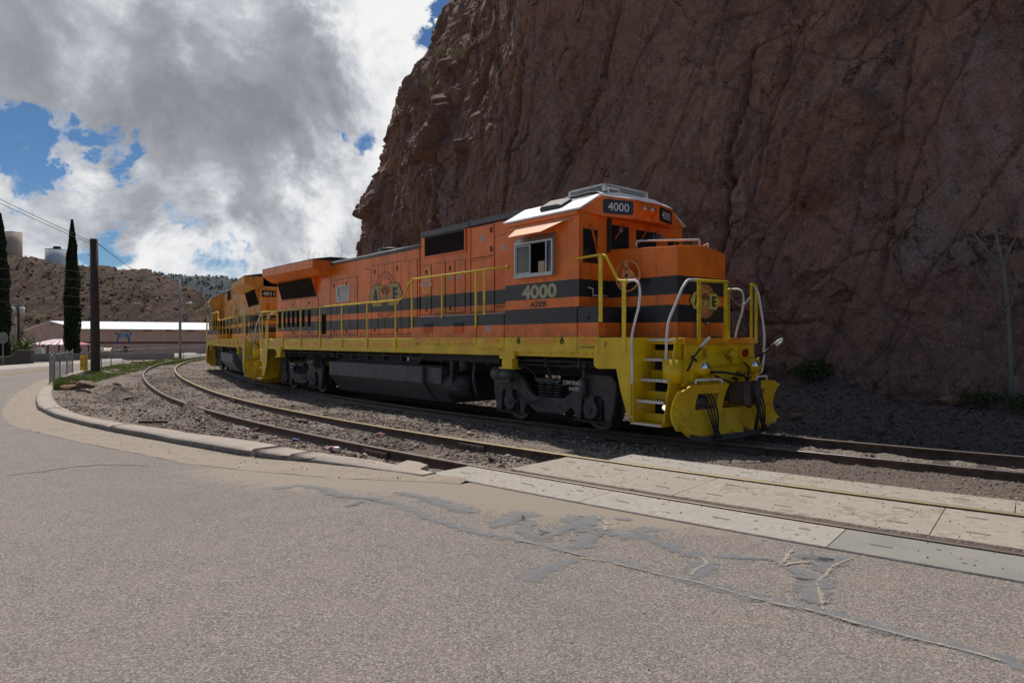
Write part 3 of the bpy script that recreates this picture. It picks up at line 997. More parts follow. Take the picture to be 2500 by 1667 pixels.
# road
rp = np.concatenate([np.linspace(-60, -8, 60, endpoint=False), np.linspace(-8, 14, 330, endpoint=False), np.linspace(14, 34, 120, endpoint=False), np.linspace(34, 75, 90)])
ru = np.concatenate([np.linspace(0, 0.30, 70, endpoint=False), np.linspace(0.30, 1, 30)])
RP, RU = np.meshgrid(rp, ru, indexing='ij')
ROAD_OUT = interp([(-60, 112), (16, 112), (22, 104), (26, 92), (30, 80), (33, 77.6), (36, 77), (44, 76.8), (54, 78.2), (65, 84.5), (75, 92)])
r_in = np.where(RP < 4.6, 66.982, GUT_OUT(RP) - 0.08)
RD = r_in + (ROAD_OUT(RP) - r_in) * RU
RX, RY = P2(RD, RP)
dust = np.maximum(0, 1.05 - (RD - r_in) / (0.55 + 1.25 * sstep(RP, 0.8, 4.2))) * sstep(RP, 0.0, 3.2) * sstep(RP, 10.5, 5.5)
dust = np.maximum(dust, 0.75 * np.maximum(0, 1 - (RD - r_in) / 0.14) * sstep(RP, 0, -1))
dust = np.maximum(dust, 0.60 * np.maximum(0, 1 - (RD - r_in) / 0.6) * sstep(RP, 14, 20))
RZ = road_z(RP) + 0.006 * fbm(RX * 1.5, RY * 1.5, 8, 3) * sstep(RD - r_in, 0.05, 0.5)
o = np_mesh('road', np.stack([RX, RY, RZ], -1).reshape(-1, 3), grid_faces(len(rp), len(ru)), M['asphalt'], smooth=True, attrs={'dust': dust.ravel()})
road = tag(o, kind='structure')

# crack sealant: thin ribbons lying on the road, with ragged edges
SEAL = {
 'main': ([(-1.53, 7.3), (-1.18, 6.95), (-0.78, 6.46), (-0.46, 6.08), (-0.2, 5.88), (0.06, 5.78), (0.42, 5.48), (0.78, 5.18), (1.0, 5.0), (1.23, 4.8), (1.4, 4.63), (1.66, 4.38), (1.8, 4.29), (1.94, 4.22), (2.07, 4.08), (2.23, 3.91), (2.39, 3.76), (2.53, 3.62), (2.75, 3.36), (2.95, 3.1)], 0.058),
 'branch': ([(0.03, 4.73), (0.22, 4.94), (0.39, 5.13), (0.51, 5.30)], 0.095),
 'sw': ([(0.47, 5.47), (0.63, 5.78), (0.74, 5.94), (0.61, 6.31), (0.57, 6.62)], 0.11),
 'loop': ([(0.16, 6.41), (0.12, 5.99), (0.26, 5.82), (0.46, 6.08), (0.68, 6.31), (0.87, 6.56)], 0.10),
 'up': ([(-0.22, 6.12), (-0.04, 6.36), (0.07, 6.56), (0.29, 6.51)], 0.12),
 'r1': ([(0.72, 6.17), (0.81, 5.94), (1.13, 5.82), (1.24, 5.66), (1.36, 5.41), (1.52, 5.28)], 0.085),
 'r2': ([(1.24, 6.18), (1.14, 5.95), (1.16, 5.79)], 0.08),
 'r2b': ([(0.94, 6.46), (1.13, 6.36)], 0.05),
 'conn': ([(1.51, 5.24), (1.39, 5.0), (1.28, 4.78)], 0.085),
 'arm': ([(1.55, 5.3), (1.8, 5.28), (1.99, 5.24), (2.05, 5.11)], 0.055),
 'tri': ([(1.97, 5.0), (2.08, 4.89), (2.17, 4.78), (2.03, 4.58), (1.94, 4.30)], 0.095),
 'tri2': ([(2.21, 5.41), (2.3, 5.28), (2.50, 5.24), (2.28, 5.0), (2.14, 5.04)], 0.10),
 'kb': ([(-6.75, 9.01), (-6.44, 9.22), (-6.23, 9.62), (-5.9, 9.80), (-5.5, 9.78), (-5.18, 9.7)], 0.05),
 'kb2': ([(-2.76, 7.75), (-2.64, 7.89), (-2.50, 7.98), (-2.38, 7.94), (-2.18, 7.75), (-1.92, 7.48), (-1.63, 7.28), (-1.35, 7.24)], 0.085),
 'kb3': ([(-1.68, 6.86), (-1.61, 7.04), (-1.57, 7.2)], 0.05),
 'kb5': ([(-1.29, 7.6), (-0.93, 7.26), (-0.58, 6.9), (-0.34, 6.62)], 0.09),
}
SAND = {
 's1': ([(1.47, 5.28), (1.46, 5.11), (1.34, 5.0), (1.25, 4.81)], 0.022),
 's2': ([(2.24, 5.46), (2.08, 5.2), (1.99, 5.07), (2.17, 5.15), (2.27, 5.15)], 0.020),
 's3': ([(2.63, 5.26), (2.44, 5.11), (2.28, 4.92), (2.17, 4.78), (2.09, 4.71)], 0.026),
 's4': ([(2.1, 4.71), (2.03, 4.48), (1.97, 4.34), (1.93, 4.22)], 0.022),
 's5': ([(0.02, 5.74), (0.42, 5.42), (0.77, 5.12), (1.0, 4.93), (1.19, 4.78), (1.37, 4.64), (1.49, 4.52), (1.66, 4.35), (1.79, 4.27)], 0.014),
 's6': ([(1.79, 4.27), (1.91, 4.18), (2.06, 4.02), (2.21, 3.88), (2.32, 3.78), (2.43, 3.69), (2.56, 3.55)], 0.016),
 's7': ([(0.81, 6.51), (0.87, 6.17), (0.81, 5.99)], 0.03),
 's9': ([(0.5, 5.27), (0.61, 5.22), (0.81, 5.10), (1.02, 4.90), (1.15, 4.80)], 0.014),
}


def ribbon(name, pts, w, mat, lift, seed, rough=0.45):
    pts = [Vector((p[0], p[1], 0)) for p in pts]
    fine = []
    for a, b in zip(pts[:-1], pts[1:]):
        k = max(2, int((b - a).length / 0.02))
        fine += [a.lerp(b, i / k) for i in range(k)]
    fine.append(pts[-1])
    # soften corners
    for _ in range(4):
        fine = [fine[0]] + [(fine[i - 1] + fine[i] * 2 + fine[i + 1]) / 4 for i in range(1, len(fine) - 1)] + [fine[-1]]
    s = np.arange(len(fine)) * 0.02
    wl = w * (1 + rough * fbm(s * 7, s * 0 + seed, seed, 4) * 1.6)
    wr = w * (1 + rough * fbm(s * 7, s * 0 + seed + 40, seed + 5, 4) * 1.6)
    endt = np.minimum(1, np.minimum(s, s[::-1]) / (w * 1.2) + 0.12)
    mid = fbm(s * 2.5, s * 0 + 3.3, seed + 9, 3) * w * 0.6
    V, F, ED = [], [], []
    for i, p in enumerate(fine):
        t = (fine[min(i + 1, len(fine) - 1)] - fine[max(i - 1, 0)]).normalized()
        nrm = Vector((-t.y, t.x, 0))
        p = p + nrm * float(mid[i])
        a_, b_ = float(max(0.01, wl[i] * endt[i])) * 1.5, float(max(0.01, wr[i] * endt[i])) * 1.5
        for q, e_ in ((a_, 1), (a_ * 0.5, 0.5), (0, 0), (-b_ * 0.5, 0.5), (-b_, 1)):
            q = p + nrm * q
            _, f_ = polar(q.x, q.y)
            V.append((q.x, q.y, float(road_z(f_)) + lift + 0.0065))
            ED.append(max(e_, 1 - float(endt[i])))
    n_ = 5
    F = [(n_ * i + k, n_ * i + k + 1, n_ * (i + 1) + k + 1, n_ * (i + 1) + k) for i in range(len(fine) - 1) for k in range(4)]
    return np_mesh(name, np.array(V), np.array(F), mat, road, smooth=True, attrs={'edge': ED})


for i, (k, (pts, w)) in enumerate(SEAL.items()):
    ribbon('tar_patch', pts, w, M['sealant'], 0.0002 * i, 100 + i)
for i, (k, (pts, w)) in enumerate(SAND.items()):
    ribbon('sand_seam', pts, w, M['sand'], 0.004 + 0.0002 * i, 200 + i, 0.7)

# yellow centre line on the far part of the road
lp = np.linspace(31, 62, 80)
V = []
for off in (-0.16, -0.06, 0.06, 0.16):
    x, y = P2(interp([(31, 74.3), (36, 74.2), (44, 74.8), (54, 76.3), (65, 82.3)])(lp) + off, lp)
    V.append(np.stack([x, y, road_z(lp) + 0.014], -1))
V = np.stack(V, 1).reshape(-1, 3)
F = []
for i in range(len(lp) - 1):
    for k in (0, 2):
        F.append((4 * i + k, 4 * i + k + 1, 4 * i + 4 + k + 1, 4 * i + 4 + k))
np_mesh('centre_line', V, np.array(F), M['line_yellow'], road)

# gutter pan: dusty concrete strip along the kerb foot
gp = np.linspace(4.55, 74, 500)
gu = np.linspace(0, 1, 9)
GP, GU = np.meshgrid(gp, gu, indexing='ij')
g0, g1 = np.where(GP < 5.2, 66.985, KERB_OUT(GP) - 0.03), GUT_OUT(GP) + 0.01 + 0.05 * fbm(GP * 3.1, GP * 0 + 0.5, 78, 4)
gR = g0 + (g1 - g0) * GU
x, y = P2(gR, GP)
z = road_z(GP) + 0.004 + 0.010 * (1 - GU) + 0.03 * (1 - GU) * sstep(GP, 5.2, 4.6) + 0.004 * fbm(GP * 6, GU * 3, 77, 3)
tag(np_mesh('gutter', np.stack([x, y, z], -1).reshape(-1, 3), grid_faces(len(gp), len(gu)), M['gutter'], smooth=True), kind='structure')

# kerb in cast sections
kerb = empty('kerb')
tag(kerb, kind='structure')


def kerb_section(p0, p1, seed, shift=0.0):
    n_ = max(4, int((p1 - p0) * 5))
    pp = np.linspace(p0, p1, n_)
    V = []
    for i, p in enumerate(pp):
        ro, ri = float(KERB_OUT(p)) + shift, float(KERB_IN(p)) + shift
        zr = float(road_z(p))
        top = 0.018 + 0.012 * float(fbm(np.array([p * 1.3]), np.array([seed * 1.0]), seed, 3)[0])
        k = float(sstep(np.array(p), 5.05, 6.15))
        top = (zr + 0.03) * (1 - k) + top * k
        e = 0.010 * float(fbm(np.array([p * 9.0]), np.array([2.0]), seed + 3, 3)[0])
        for (R, z) in ((ro + 0.015, zr - 0.05), (ro + 0.006 + e, zr + 0.4 * (top - zr)), (ro - 0.012 + e, top - 0.035 * k), (ro - 0.045 + e, top - 0.006 * k), (ro - 0.09, top), (ri + 0.05, top + 0.006), (ri + 0.01, top - 0.01), (ri, -0.25)):
            V.append(P3(R, p, z))
    m_ = 8
    F = [(i * m_ + k, i * m_ + k + 1, (i + 1) * m_ + k + 1, (i + 1) * m_ + k) for i in range(n_ - 1) for k in range(m_ - 1)]
    me = bpy.data.meshes.new('kerb_section')
    me.from_pydata(V, [], F + [list(range(m_)), list(range((n_ - 1) * m_ + m_ - 1, (n_ - 1) * m_ - 1, -1))])
    me.update()
    for i, pg in enumerate(me.polygons):
        pg.use_smooth = i < len(F) and (i % 7) in (2, 3, 4, 5)
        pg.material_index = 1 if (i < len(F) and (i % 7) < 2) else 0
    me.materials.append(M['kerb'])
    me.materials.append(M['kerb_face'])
    link_mesh('kerb_section', me, None, kerb)


joints = [5.1, 7.32, 8.02, 12.0, 16.0, 20.0, 24.4, 29, 34, 39, 45, 52, 60]
for i in range(len(joints) - 1):
    gap = 0.10 if abs(joints[i + 1] - 8.02) < 0.01 else 0.02
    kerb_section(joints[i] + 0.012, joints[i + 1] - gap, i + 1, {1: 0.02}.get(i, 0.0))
# thin crack along the top of the tapering end
for (pts, w_) in (([(7.95, 67.72), (7.7, 67.62), (7.3, 67.5), (6.9, 67.33), (6.4, 67.14), (6.0, 67.08)], 0.012), ([(16.5, 69.1), (15, 68.95), (13.5, 68.65), (12.3, 68.4)], 0.010), ([(12.3, 68.35), (11.9, 68.35), (11.6, 68.12)], 0.012)):
    V, F = [], []
    pp = [Vector(P3(b, a, 0)) for a, b in pts]
    fine = [pp[i].lerp(pp[i + 1], t / 12) for i in range(len(pp) - 1) for t in range(12)] + [pp[-1]]
    jit = fbm(np.arange(len(fine)) * 0.35, np.zeros(len(fine)), 5, 3) * 0.03
    for i, p in enumerate(fine):
        t = (fine[min(i + 1, len(fine) - 1)] - fine[max(0, i - 1)]).normalized()
        nn = Vector((-t.y, t.x, 0))
        p = p + nn * float(jit[i])
        V += [p + nn * w_ * 0.5 + Vector((0, 0, 0.038)), p - nn * w_ * 0.5 + Vector((0, 0, 0.038))]
    F = [(2 * i, 2 * i + 1, 2 * i + 3, 2 * i + 2) for i in range(len(fine) - 1)]
    np_mesh('crack', np.array([tuple(v) for v in V]), np.array(F), M['slot'], kerb)

# ------------------------------------------------------------------ rails
def rail_profile():
    # (offset across, height) of a worn flat-bottom rail, head top at 0
    h = [(-0.036, -0.008), (-0.030, 0.0), (0.030, 0.0), (0.036, -0.008), (0.036, -0.036), (0.010, -0.048), (0.010, -0.125), (0.068, -0.142), (0.068, -0.155), (-0.068, -0.155), (-0.068, -0.142), (-0.010, -0.125), (-0.010, -0.048), (-0.036, -0.036)]
    return h


def make_rail(R, mat, parent, p0=-14.0, p1=66.0):
    prof = rail_profile()
    pp = np.concatenate([np.linspace(p0, 40, 420, endpoint=False), np.linspace(40, p1, 60)])
    V = []
    for (o_, z_) in prof:
        x, y = P2(R + widen(pp) + o_, pp)
        V.append(np.stack([x, y, np.full_like(pp, z_)], -1))
    V = np.stack(V, 1)
    n_, m_ = V.shape[0], V.shape[1]
    i = np.arange(n_ * m_).reshape(n_, m_)
    j = np.roll(i, -1, axis=1)
    F = np.stack([i[:-1], i[1:], j[1:], j[:-1]], -1).reshape(-1, 4)
    return np_mesh('rail', V.reshape(-1, 3), F, mat, parent)


def joint_bar(R, phi, parent, side=1, L=0.62):
    mb = MB()
    dphi = math.degrees(L / 2 / R)
    a = Vector(P3(R + side * 0.035, phi - dphi, -0.08))
    b = Vector(P3(R + side * 0.035, phi + dphi, -0.08))
    t = (b - a).normalized()
    nn = Vector((P3(R + 1, phi, 0)[0] - P3(R, phi, 0)[0], P3(R + 1, phi, 0)[1] - P3(R, phi, 0)[1], 0)) * side
    mb.add([a + nn * x_ + Vector((0, 0, z_)) for p_ in (0,) for (x_, z_) in ((-0.02, -0.05), (0.022, -0.05), (0.022, 0.025), (-0.02, 0.034))] + [b + nn * x_ + Vector((0, 0, z_)) for (x_, z_) in ((-0.02, -0.05), (0.022, -0.05), (0.022, 0.025), (-0.02, 0.034))],
           [(0, 1, 2, 3), (7, 6, 5, 4), (0, 4, 5, 1), (1, 5, 6, 2), (2, 6, 7, 3), (3, 7, 4, 0)])
    for k in (-0.36, -0.12, 0.12, 0.36):
        c = a.lerp(b, 0.5 + k) + Vector((0, 0, -0.012))
        mb.cyl(c + nn * 0.01, c + nn * 0.045, 0.016, 6)
    mb.build('joint_bar', M['rail_dull'], parent)


trk1 = tag(empty('railway_track'), 'rusty curved railway track nearest the kerb, running into the concrete crossing', 'railway track', 'curved railway tracks')
make_rail(66.2, M['rail_dull'], trk1)
make_rail(64.72, M['rail_tan'], trk1)
joint_bar(66.2, 7.05, trk1, 1)
joint_bar(66.2, 7.05, trk1, -1)
joint_bar(64.72, 6.55, trk1, 1)
joint_bar(64.72, 16.6, trk1, 1)
trk2 = tag(empty('railway_track'), 'railway track along the cliff foot with the orange engines standing on it', 'railway track', 'curved railway tracks')
make_rail(62.1, M['rail_shiny'], trk2)
make_rail(60.62, M['rail_dull'], trk2)
joint_bar(62.1, 3.35, trk2, 1)
# half-buried sleepers
for trk, Rc in ((trk1, 65.46), (trk2, 61.36)):
    src = None
    for k in range(-20, 110):
        phi = k * 0.52
        if trk is trk1 and phi < 5.4:
            continue
        Rm = Rc + float(widen(phi))
        if src is None:
            mb = MB()
            mb.box(-1.2, 1.2, -0.11, 0.11, -0.27, -0.158)
            src = mb.build('sleeper', M['pole_wood'], trk)
            so = src
        else:
            so = src.copy()
            so.parent = trk
            COL.objects.link(so)
        c = P3(Rm, phi, 0)
        q = P3(Rm + 1, phi, 0)
        so.location = c
        so.rotation_euler = (0, 0, math.atan2(q[1] - c[1], q[0] - c[0]))

# ------------------------------------------------------------------ level crossing: concrete panels
xing = tag(empty('level_crossing'), 'level crossing of pale concrete panels with steel edges, flush with the road', 'level crossing')


def panel(R0, R1, p0, p1, mat, slots, edge=None, top=-0.004):
    n_ = 14
    mb = MB()
    pp = np.linspace(p0, p1, n_)
    vs = []
    for p in pp:
        for (R, z) in ((R0, -0.19), (R0, top - 0.008), (R0 + 0.012, top), (R1 - 0.012, top), (R1, top - 0.008), (R1, -0.19)):
            vs.append(P3(R, p, z))
    fs = [(i * 6 + k, i * 6 + k + 1, (i + 1) * 6 + k + 1, (i + 1) * 6 + k) for i in range(n_ - 1) for k in range(5)]
    fs += [list(range(6)), list(range((n_ - 1) * 6 + 5, (n_ - 1) * 6 - 1, -1))]
    mb.add(vs, fs)
    o = mb.build('crossing_panel', mat, xing)
    # lifting slots and anchor holes, flat darker ovals instead of cut recesses
    for (ru_, pu, L, wd) in slots:
        R = R0 + (R1 - R0) * ru_
        p = p0 + (p1 - p0) * pu
        c = Vector(P3(R, p, top + 0.003))
        t = (Vector(P3(R, p + 0.1, top + 0.003)) - c).normalized()
        nn = Vector((-t.y, t.x, 0))
        pts = []
        for k in range(18):
            a = 2 * math.pi * k / 18
            px_, py_ = math.cos(a), math.sin(a)
            pts.append(c + t * (px_ * wd + math.copysign(max(0, L - wd), px_) if abs(px_) > 0.01 else 0) + nn * (py_ * wd))
        m2 = MB()
        m2.poly(pts)
        m2.build('lifting_slot', M['slot'], o)
    if edge:
        m3 = MB()
        vs = []
        for p in pp:
            for (R, z) in ((edge, top + 0.003), (edge + 0.020, top + 0.003), (edge + 0.020, -0.19), (edge, -0.19)):
                vs.append(P3(R, p, z))
        fs = [(i * 4 + k, i * 4 + (k + 1) % 4, (i + 1) * 4 + (k + 1) % 4, (i + 1) * 4 + k) for i in range(n_ - 1) for k in range(4)]
        fs += [(3, 2, 1, 0), tuple((n_ - 1) * 4 + k for k in range(4))]
        m3.add(vs, fs)
        m3.build('steel_edge', M['edge_steel'], o)


hole4 = [(0.35, 0.12, 0.05, 0.018), (0.68, 0.12, 0.018, 0.018), (0.35, 0.30, 0.018, 0.018), (0.75, 0.26, 0.018, 0.018), (0.52, 0.42, 0.085, 0.016), (0.7, 0.62, 0.018, 0.018), (0.3, 0.70, 0.018, 0.018), (0.55, 0.86, 0.085, 0.016)]
g4 = [(0.25, 0.14, 0.09, 0.014), (0.75, 0.12, 0.09, 0.014), (0.5, 0.33, 0.03, 0.016), (0.28, 0.52, 0.09, 0.014), (0.78, 0.55, 0.09, 0.014), (0.5, 0.72, 0.03, 0.016), (0.24, 0.88, 0.09, 0.014), (0.74, 0.86, 0.09, 0.014)]
f4 = [(0.45, 0.2, 0.08, 0.014), (0.6, 0.45, 0.03, 0.014), (0.4, 0.6, 0.03, 0.014), (0.5, 0.82, 0.08, 0.014)]
for a, b in ((5.17, 3.216), (3.208, 1.146), (1.138, -0.92), (-0.93, -3.0), (-3.01, -5.1)):
    panel(66.275, 66.955, b, a, M['panel'] if a > 2 else M['panel_grey'], hole4, edge=66.958)
for a, b in ((4.70, 2.695), (2.687, 0.625), (0.617, -1.4), (-1.41, -3.5)):
    panel(64.835, 66.045, b, a, M['panel_dirty'], g4)
for a, b in ((4.2, 2.185), (2.177, 0.135), (0.127, -1.9)):
    panel(64.01, 64.635, b, a, M['panel'] if a > 3 else M['panel_dirty'], f4)

# ------------------------------------------------------------------ cliff
cp = np.concatenate([np.linspace(-24, -2, 110, endpoint=False), np.linspace(-2, 20, 620, endpoint=False), np.linspace(20, 47, 520, endpoint=False), np.linspace(47, 66, 60)])
cz = np.concatenate([np.linspace(-0.6, 11, 330, endpoint=False), np.linspace(11, 31, 320, endpoint=False), np.linspace(31, 37, 30)])
CP, CZ = np.meshgrid(cp, cz, indexing='ij')
set_l = np.interp(cz, [-1, 0, 9.6, 15.4, 19, 22.7, 28.6, 37], [0.9, 0.9, 1.2, 2.5, 5.0, 7.6, 10.5, 20])
set_r = np.interp(cz, [-1, 0, 10, 20, 27, 32, 37], [0, 0, 0.3, 0.7, 1.3, 3.5, 8])
k_l = sstep(CP, 13, 21.5)
setback = set_l[None, :] * k_l + set_r[None, :] * (1 - k_l)
A_ = np.radians(CP) * 56.0
wx = 0.45 * fbm(A_ / 5, CZ / 5, 301, 4) + 0.17 * fbm(A_ / 0.9, CZ / 0.9, 305, 4)
wz = 0.45 * fbm(A_ / 5 + 40, CZ / 5, 311, 4) + 0.17 * fbm(A_ / 0.9 + 40, CZ / 0.9, 315, 4)
# strata and joints lean: shear the pattern
ca, sa = math.cos(R_(24)), math.sin(R_(24))
xx = (A_ + wx) * ca + (CZ + wz) * sa
zz = -(A_ + wx) * sa + (CZ + wz) * ca
big = 0.9 * fbm(A_ / 9.5, CZ / 9, 321, 2) + 0.16 * fbm(xx / 3.4, zz / 4.0, 325, 3)
b1, e1 = blocks(xx / 4.3, zz / 7.4, 331, 140, 1.3)
b0, e0_ = blocks((A_ + 0.35 * fbm(A_ / 1.5, CZ / 2, 335, 4)) / 2.3 + CZ * 0.19, CZ / 8.5 + A_ * 0.04, 337, 90, 0.5)
b0 = b0 * (1 - 0.6 * k_l)
b2, e2 = blocks(xx / 1.5 + 5, zz / 2.3, 341, 90, 1.7)
b3, e3 = blocks(xx / 0.55 + 9, zz / 0.75, 351, 60, 1.6)
b4, e4 = blocks(xx / 0.21 + 3, zz / 0.27, 355, 40, 1.4)
rough = sstep(fbm(A_ / 3.0, CZ / 3.5, 361, 4), -0.35, 0.45)
rough = np.clip(rough + 0.30 * k_l, 0, 1.2)
disp = big + 0.70 * b1 + 0.12 * b0 + (0.045 + 0.085 * rough) * b2 + (0.010 + 0.034 * rough) * b3 + (0.005 + 0.014 * rough) * b4
disp += k_l * (0.25 * b1 + 0.08 * b2 + 0.04 * b3)
b5, e5 = blocks((A_ + 0.3 * fbm(A_ / 1.2, CZ / 1.2, 343, 4)) / 3.1 - CZ * 0.12, (CZ + 0.3 * fbm(A_ / 1.2 + 9, CZ / 1.2, 345, 4)) / 2.3 + A_ * 0.05, 347, 120, 0.9)
disp += k_l * (0.24 * b5 - 0.10 * np.exp(-e5 / 0.02))
disp -= 0.10 * np.exp(-e0_ / 0.02)
disp -= 0.16 * np.exp(-e1 / 0.018) * (0.3 + 0.7 * rough) + (0.03 + 0.08 * rough) * np.exp(-e2 / 0.02) + 0.02 * rough * np.exp(-e3 / 0.04)
disp += 0.035 * (ridged(xx / 1.1, zz / 1.9, 371, 5) - 0.55) + 0.03 * fbm(xx / 0.30, zz / 0.38, 375, 5) * (0.4 + rough)
# ledges running up to the right across the face
sv = zz * 0.82 - xx * 0.57 + 0.9 * fbm(A_ / 4, CZ / 4, 391, 4)
saw = (sv / 1.9) % 1.0
disp += 0.16 * (saw - 0.5) * sstep(fbm(A_ / 6, CZ / 6, 393, 3), -0.2, 0.4) * (1 - 0.4 * k_l)
sv2 = CZ + 1.3 * fbm(A_ / 5, CZ / 5, 395, 4)
disp += 0.30 * (0.5 - (sv2 / 3.3) % 1.0) * k_l * sstep(fbm(A_ / 7, CZ / 7, 397, 3), -0.3, 0.3)
# deep overhung ledge and alcove above the engine, long leaning cracks
def crack_line(a0, z0, a1, z1, w, depth, seed):
    t = np.clip(((A_ - a0) * (a1 - a0) + (CZ - z0) * (z1 - z0)) / ((a1 - a0) ** 2 + (z1 - z0) ** 2), 0, 1)
    px_, pz_ = a0 + t * (a1 - a0), z0 + t * (z1 - z0)
    d_ = np.hypot(A_ - px_ + 0.35 * fbm(CZ / 1.1, A_ * 0 + seed, seed, 4), CZ - pz_)
    side = np.tanh(((A_ - px_) + 0.35 * fbm(CZ / 1.1, A_ * 0 + seed, seed, 4)) / 0.04)
    fade = sstep(t, 0, 0.08) * sstep(t, 1, 0.92)
    return -0.8 * depth * np.exp(-(d_ / (0.75 * w)) ** 2) * fade + 0.13 * depth * side * np.exp(-d_ / (w * 16)) * fade


for (a0, z0, a1, z1, w, dpt, sd_) in ((7.2, 0.3, 5.6, 9.5, 0.07, 0.34, 1), (14.0, 3.5, 9.8, 12, 0.06, 0.35, 4),
                                        (23.5, 2, 20.5, 14, 0.10, 0.6, 6), (31, 3, 27.5, 18, 0.12, 0.6, 8), (8.8, 0.3, 7.4, 5.5, 0.05, 0.3, 3), (16.5, 3.0, 14.2, 12, 0.06, 0.35, 5)):
    disp = disp + crack_line(a0, z0, a1, z1, w, dpt, 400 + sd_)
disp = disp - 0.9 * np.exp(-(((A_ - 27.5) / 2.6) ** 2 + ((CZ - 6.2) / 1.1) ** 2)) - 0.5 * np.exp(-(((A_ - 24.0) / 0.7) ** 2 + ((CZ - 9.5) / 3.0) ** 2))
disp = disp + 1.1 * np.exp(-(((A_ - 26.0) / 4.2) ** 2 + ((CZ - 19.0) / 1.5) ** 2)) * k_l + 0.55 * np.exp(-(((A_ - 31.5) / 2.5) ** 2 + ((CZ - 15.0) / 3.5) ** 2))
foot = 0.9 * sstep(CZ, 1.6, -0.2) * (0.5 + 0.5 * fbm(A_ / 1.4, CZ / 1.4, 377, 3))
CR = 56.15 - setback + disp + foot
X_, Y_ = P2(CR, CP)
Zv = CZ + 0.25 * fbm(A_ / 1.2, CZ / 1.2, 381, 3)
# cap: pull the last rows back to make a top
capk = sstep(CZ, 33, 37)
Xc, Yc = P2(CR - 18 * capk, CP)
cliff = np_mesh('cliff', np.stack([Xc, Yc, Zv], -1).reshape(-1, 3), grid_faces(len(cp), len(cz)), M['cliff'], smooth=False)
tag(cliff, kind='structure')

# ------------------------------------------------------------------ rocky hill and far ridge
M['hill'] = None
def hill_mat():
    m, t, b, co = new_mat('scrubby_rock_hill')
    n1 = t.noise(co, 0.045, 9, 0.68, 0.6)
    n2 = t.noise(co, 0.22, 9, 0.72, 0.3)
    n3 = t.noise(co, 0.9, 7, 0.75)
    rk = t.mix(n3, (0.050, 0.025, 0.020), (0.205, 0.108, 0.082))
    so = t.mix(n3, (0.070, 0.045, 0.034), (0.130, 0.088, 0.067))
    gr = t.mix(n3, (0.060, 0.062, 0.024), (0.125, 0.118, 0.052))
    geo = t.n('ShaderNodeNewGeometry').outputs['Normal']
    up = t.n('ShaderNodeSeparateXYZ', {0: geo}).outputs[2]
    c = t.mix(t.ss(t.math('ADD', up, t.math('MULTIPLY', t.math('SUBTRACT', n2, 0.5), 0.8)), 0.42, 0.72), rk, so)
    c = t.mix(t.math('MULTIPLY', t.math('MULTIPLY', t.ss(n1, 0.50, 0.66), t.ss(up, 0.3, 0.7)), 0.6), c, gr)
    t.set(b, 'Base Color', c)
    t.set(b, 'Roughness', 0.95)
    t.set(b, 'Specular IOR Level', 0.15)
    bump(t, b, t.math('ADD', n2, t.math('MULTIPLY', n3, 0.5)), 0.9, 1.2)
    return m


M['hill'] = hill_mat()
hx = np.linspace(-270, -40, 640)
hv = np.linspace(0, 1, 220)
HX, HV = np.meshgrid(hx, hv, indexing='ij')
ridge_y = 300.0
# skyline height, from left to right
sky_x = np.array([-330, -221, -213, -205, -195, -183, -174, -165, -159, -154, -147, -142, -137, -131, -120, -100, -60, 30], float)
sky_z = np.array([54, 39.5, 38.4, 36.4, 35, 34.6, 34, 32.3, 31, 29.7, 27, 24.3, 21.3, 17, 12, 8, 5, 3], float)
front_y = 206 + 8 * fbm(HX / 40, HX * 0, 501, 3)
HY = front_y + (ridge_y - front_y) * np.minimum(HV / 0.72, 1.0) + np.maximum(0, HV - 0.72) / 0.28 * 130
top = np.interp(HX * 300 / np.maximum(HY, 240), sky_x, sky_z)
prof = sstep(HV, 0.0, 0.72) ** 0.8
h1, he1 = blocks(HX / 15 + 0.4 * fbm(HX / 9, HV * 9, 505, 3), HV * 11, 511, 12, 0.6)
h2, he2 = blocks(HX / 5 + 0.4 * fbm(HX / 4, HV * 20, 515, 3), HV * 30, 521, 12, 0.6)
h3, he3 = blocks(HX / 2.2, HV * 60, 525, 16, 1.2)
rk = sstep(fbm(HX / 45, HV * 2.5, 531, 4), -0.35, 0.25) * sstep(HV, 0.0, 0.1)
HZ = -2.6 + (top + 2.6) * prof + rk * (2.6 * h1 + 2.1 * h2 + 0.9 * h3) * sstep(HV, 0.02, 0.2) + 1.3 * fbm(HX / 7, HV * 22, 541, 5) * sstep(HV, 0.02, 0.2)
HZ = HZ - (rk * (2.6 * h1 + 2.1 * h2 + 0.9 * h3) * 0.7 + 1.2) * sstep(HV, 0.45, 0.70)
HZ = np.where(HV > 0.72, HZ - 0.12 * (HV - 0.72) / 0.28 * 30 * 0.4, HZ)
HY = HY + rk * (3.4 * h1 + 2.4 * h2 + 1.0 * h3)
tag(np_mesh('hill', np.stack([HX, HY, HZ], -1).reshape(-1, 3), grid_faces(len(hx), len(hv)), M['hill']), kind='structure')

M['far_hill'] = paint('hazy_juniper_ridge', (0.070, 0.084, 0.090), 0.95, 0.3, 0.02, bmp=0.6, bscale=0.08, spec=0.1)  # blue-grey of haze and cloud shadow mixed into the ridge colour
fx = np.linspace(-900, 500, 360)
fv = np.linspace(0, 1, 60)
FX, FV = np.meshgrid(fx, fv, indexing='ij')
ftop = np.interp(FX, [-900, -600, -483, -438, -386, -371, -340, -250, 500], [80, 96, 91, 86.6, 84.3, 81.5, 75, 62, 50])
FY = 700 + 250 * FV
FZ = -6 + (ftop + 6) * sstep(FV, 0, 0.85) + 2.5 * fbm(FX / 50, FV * 6, 601, 5)
far = np_mesh('far_ridge', np.stack([FX, FY, FZ], -1).reshape(-1, 3), grid_faces(len(fx), len(fv)), M['far_hill'], smooth=True)
tag(far, kind='structure')


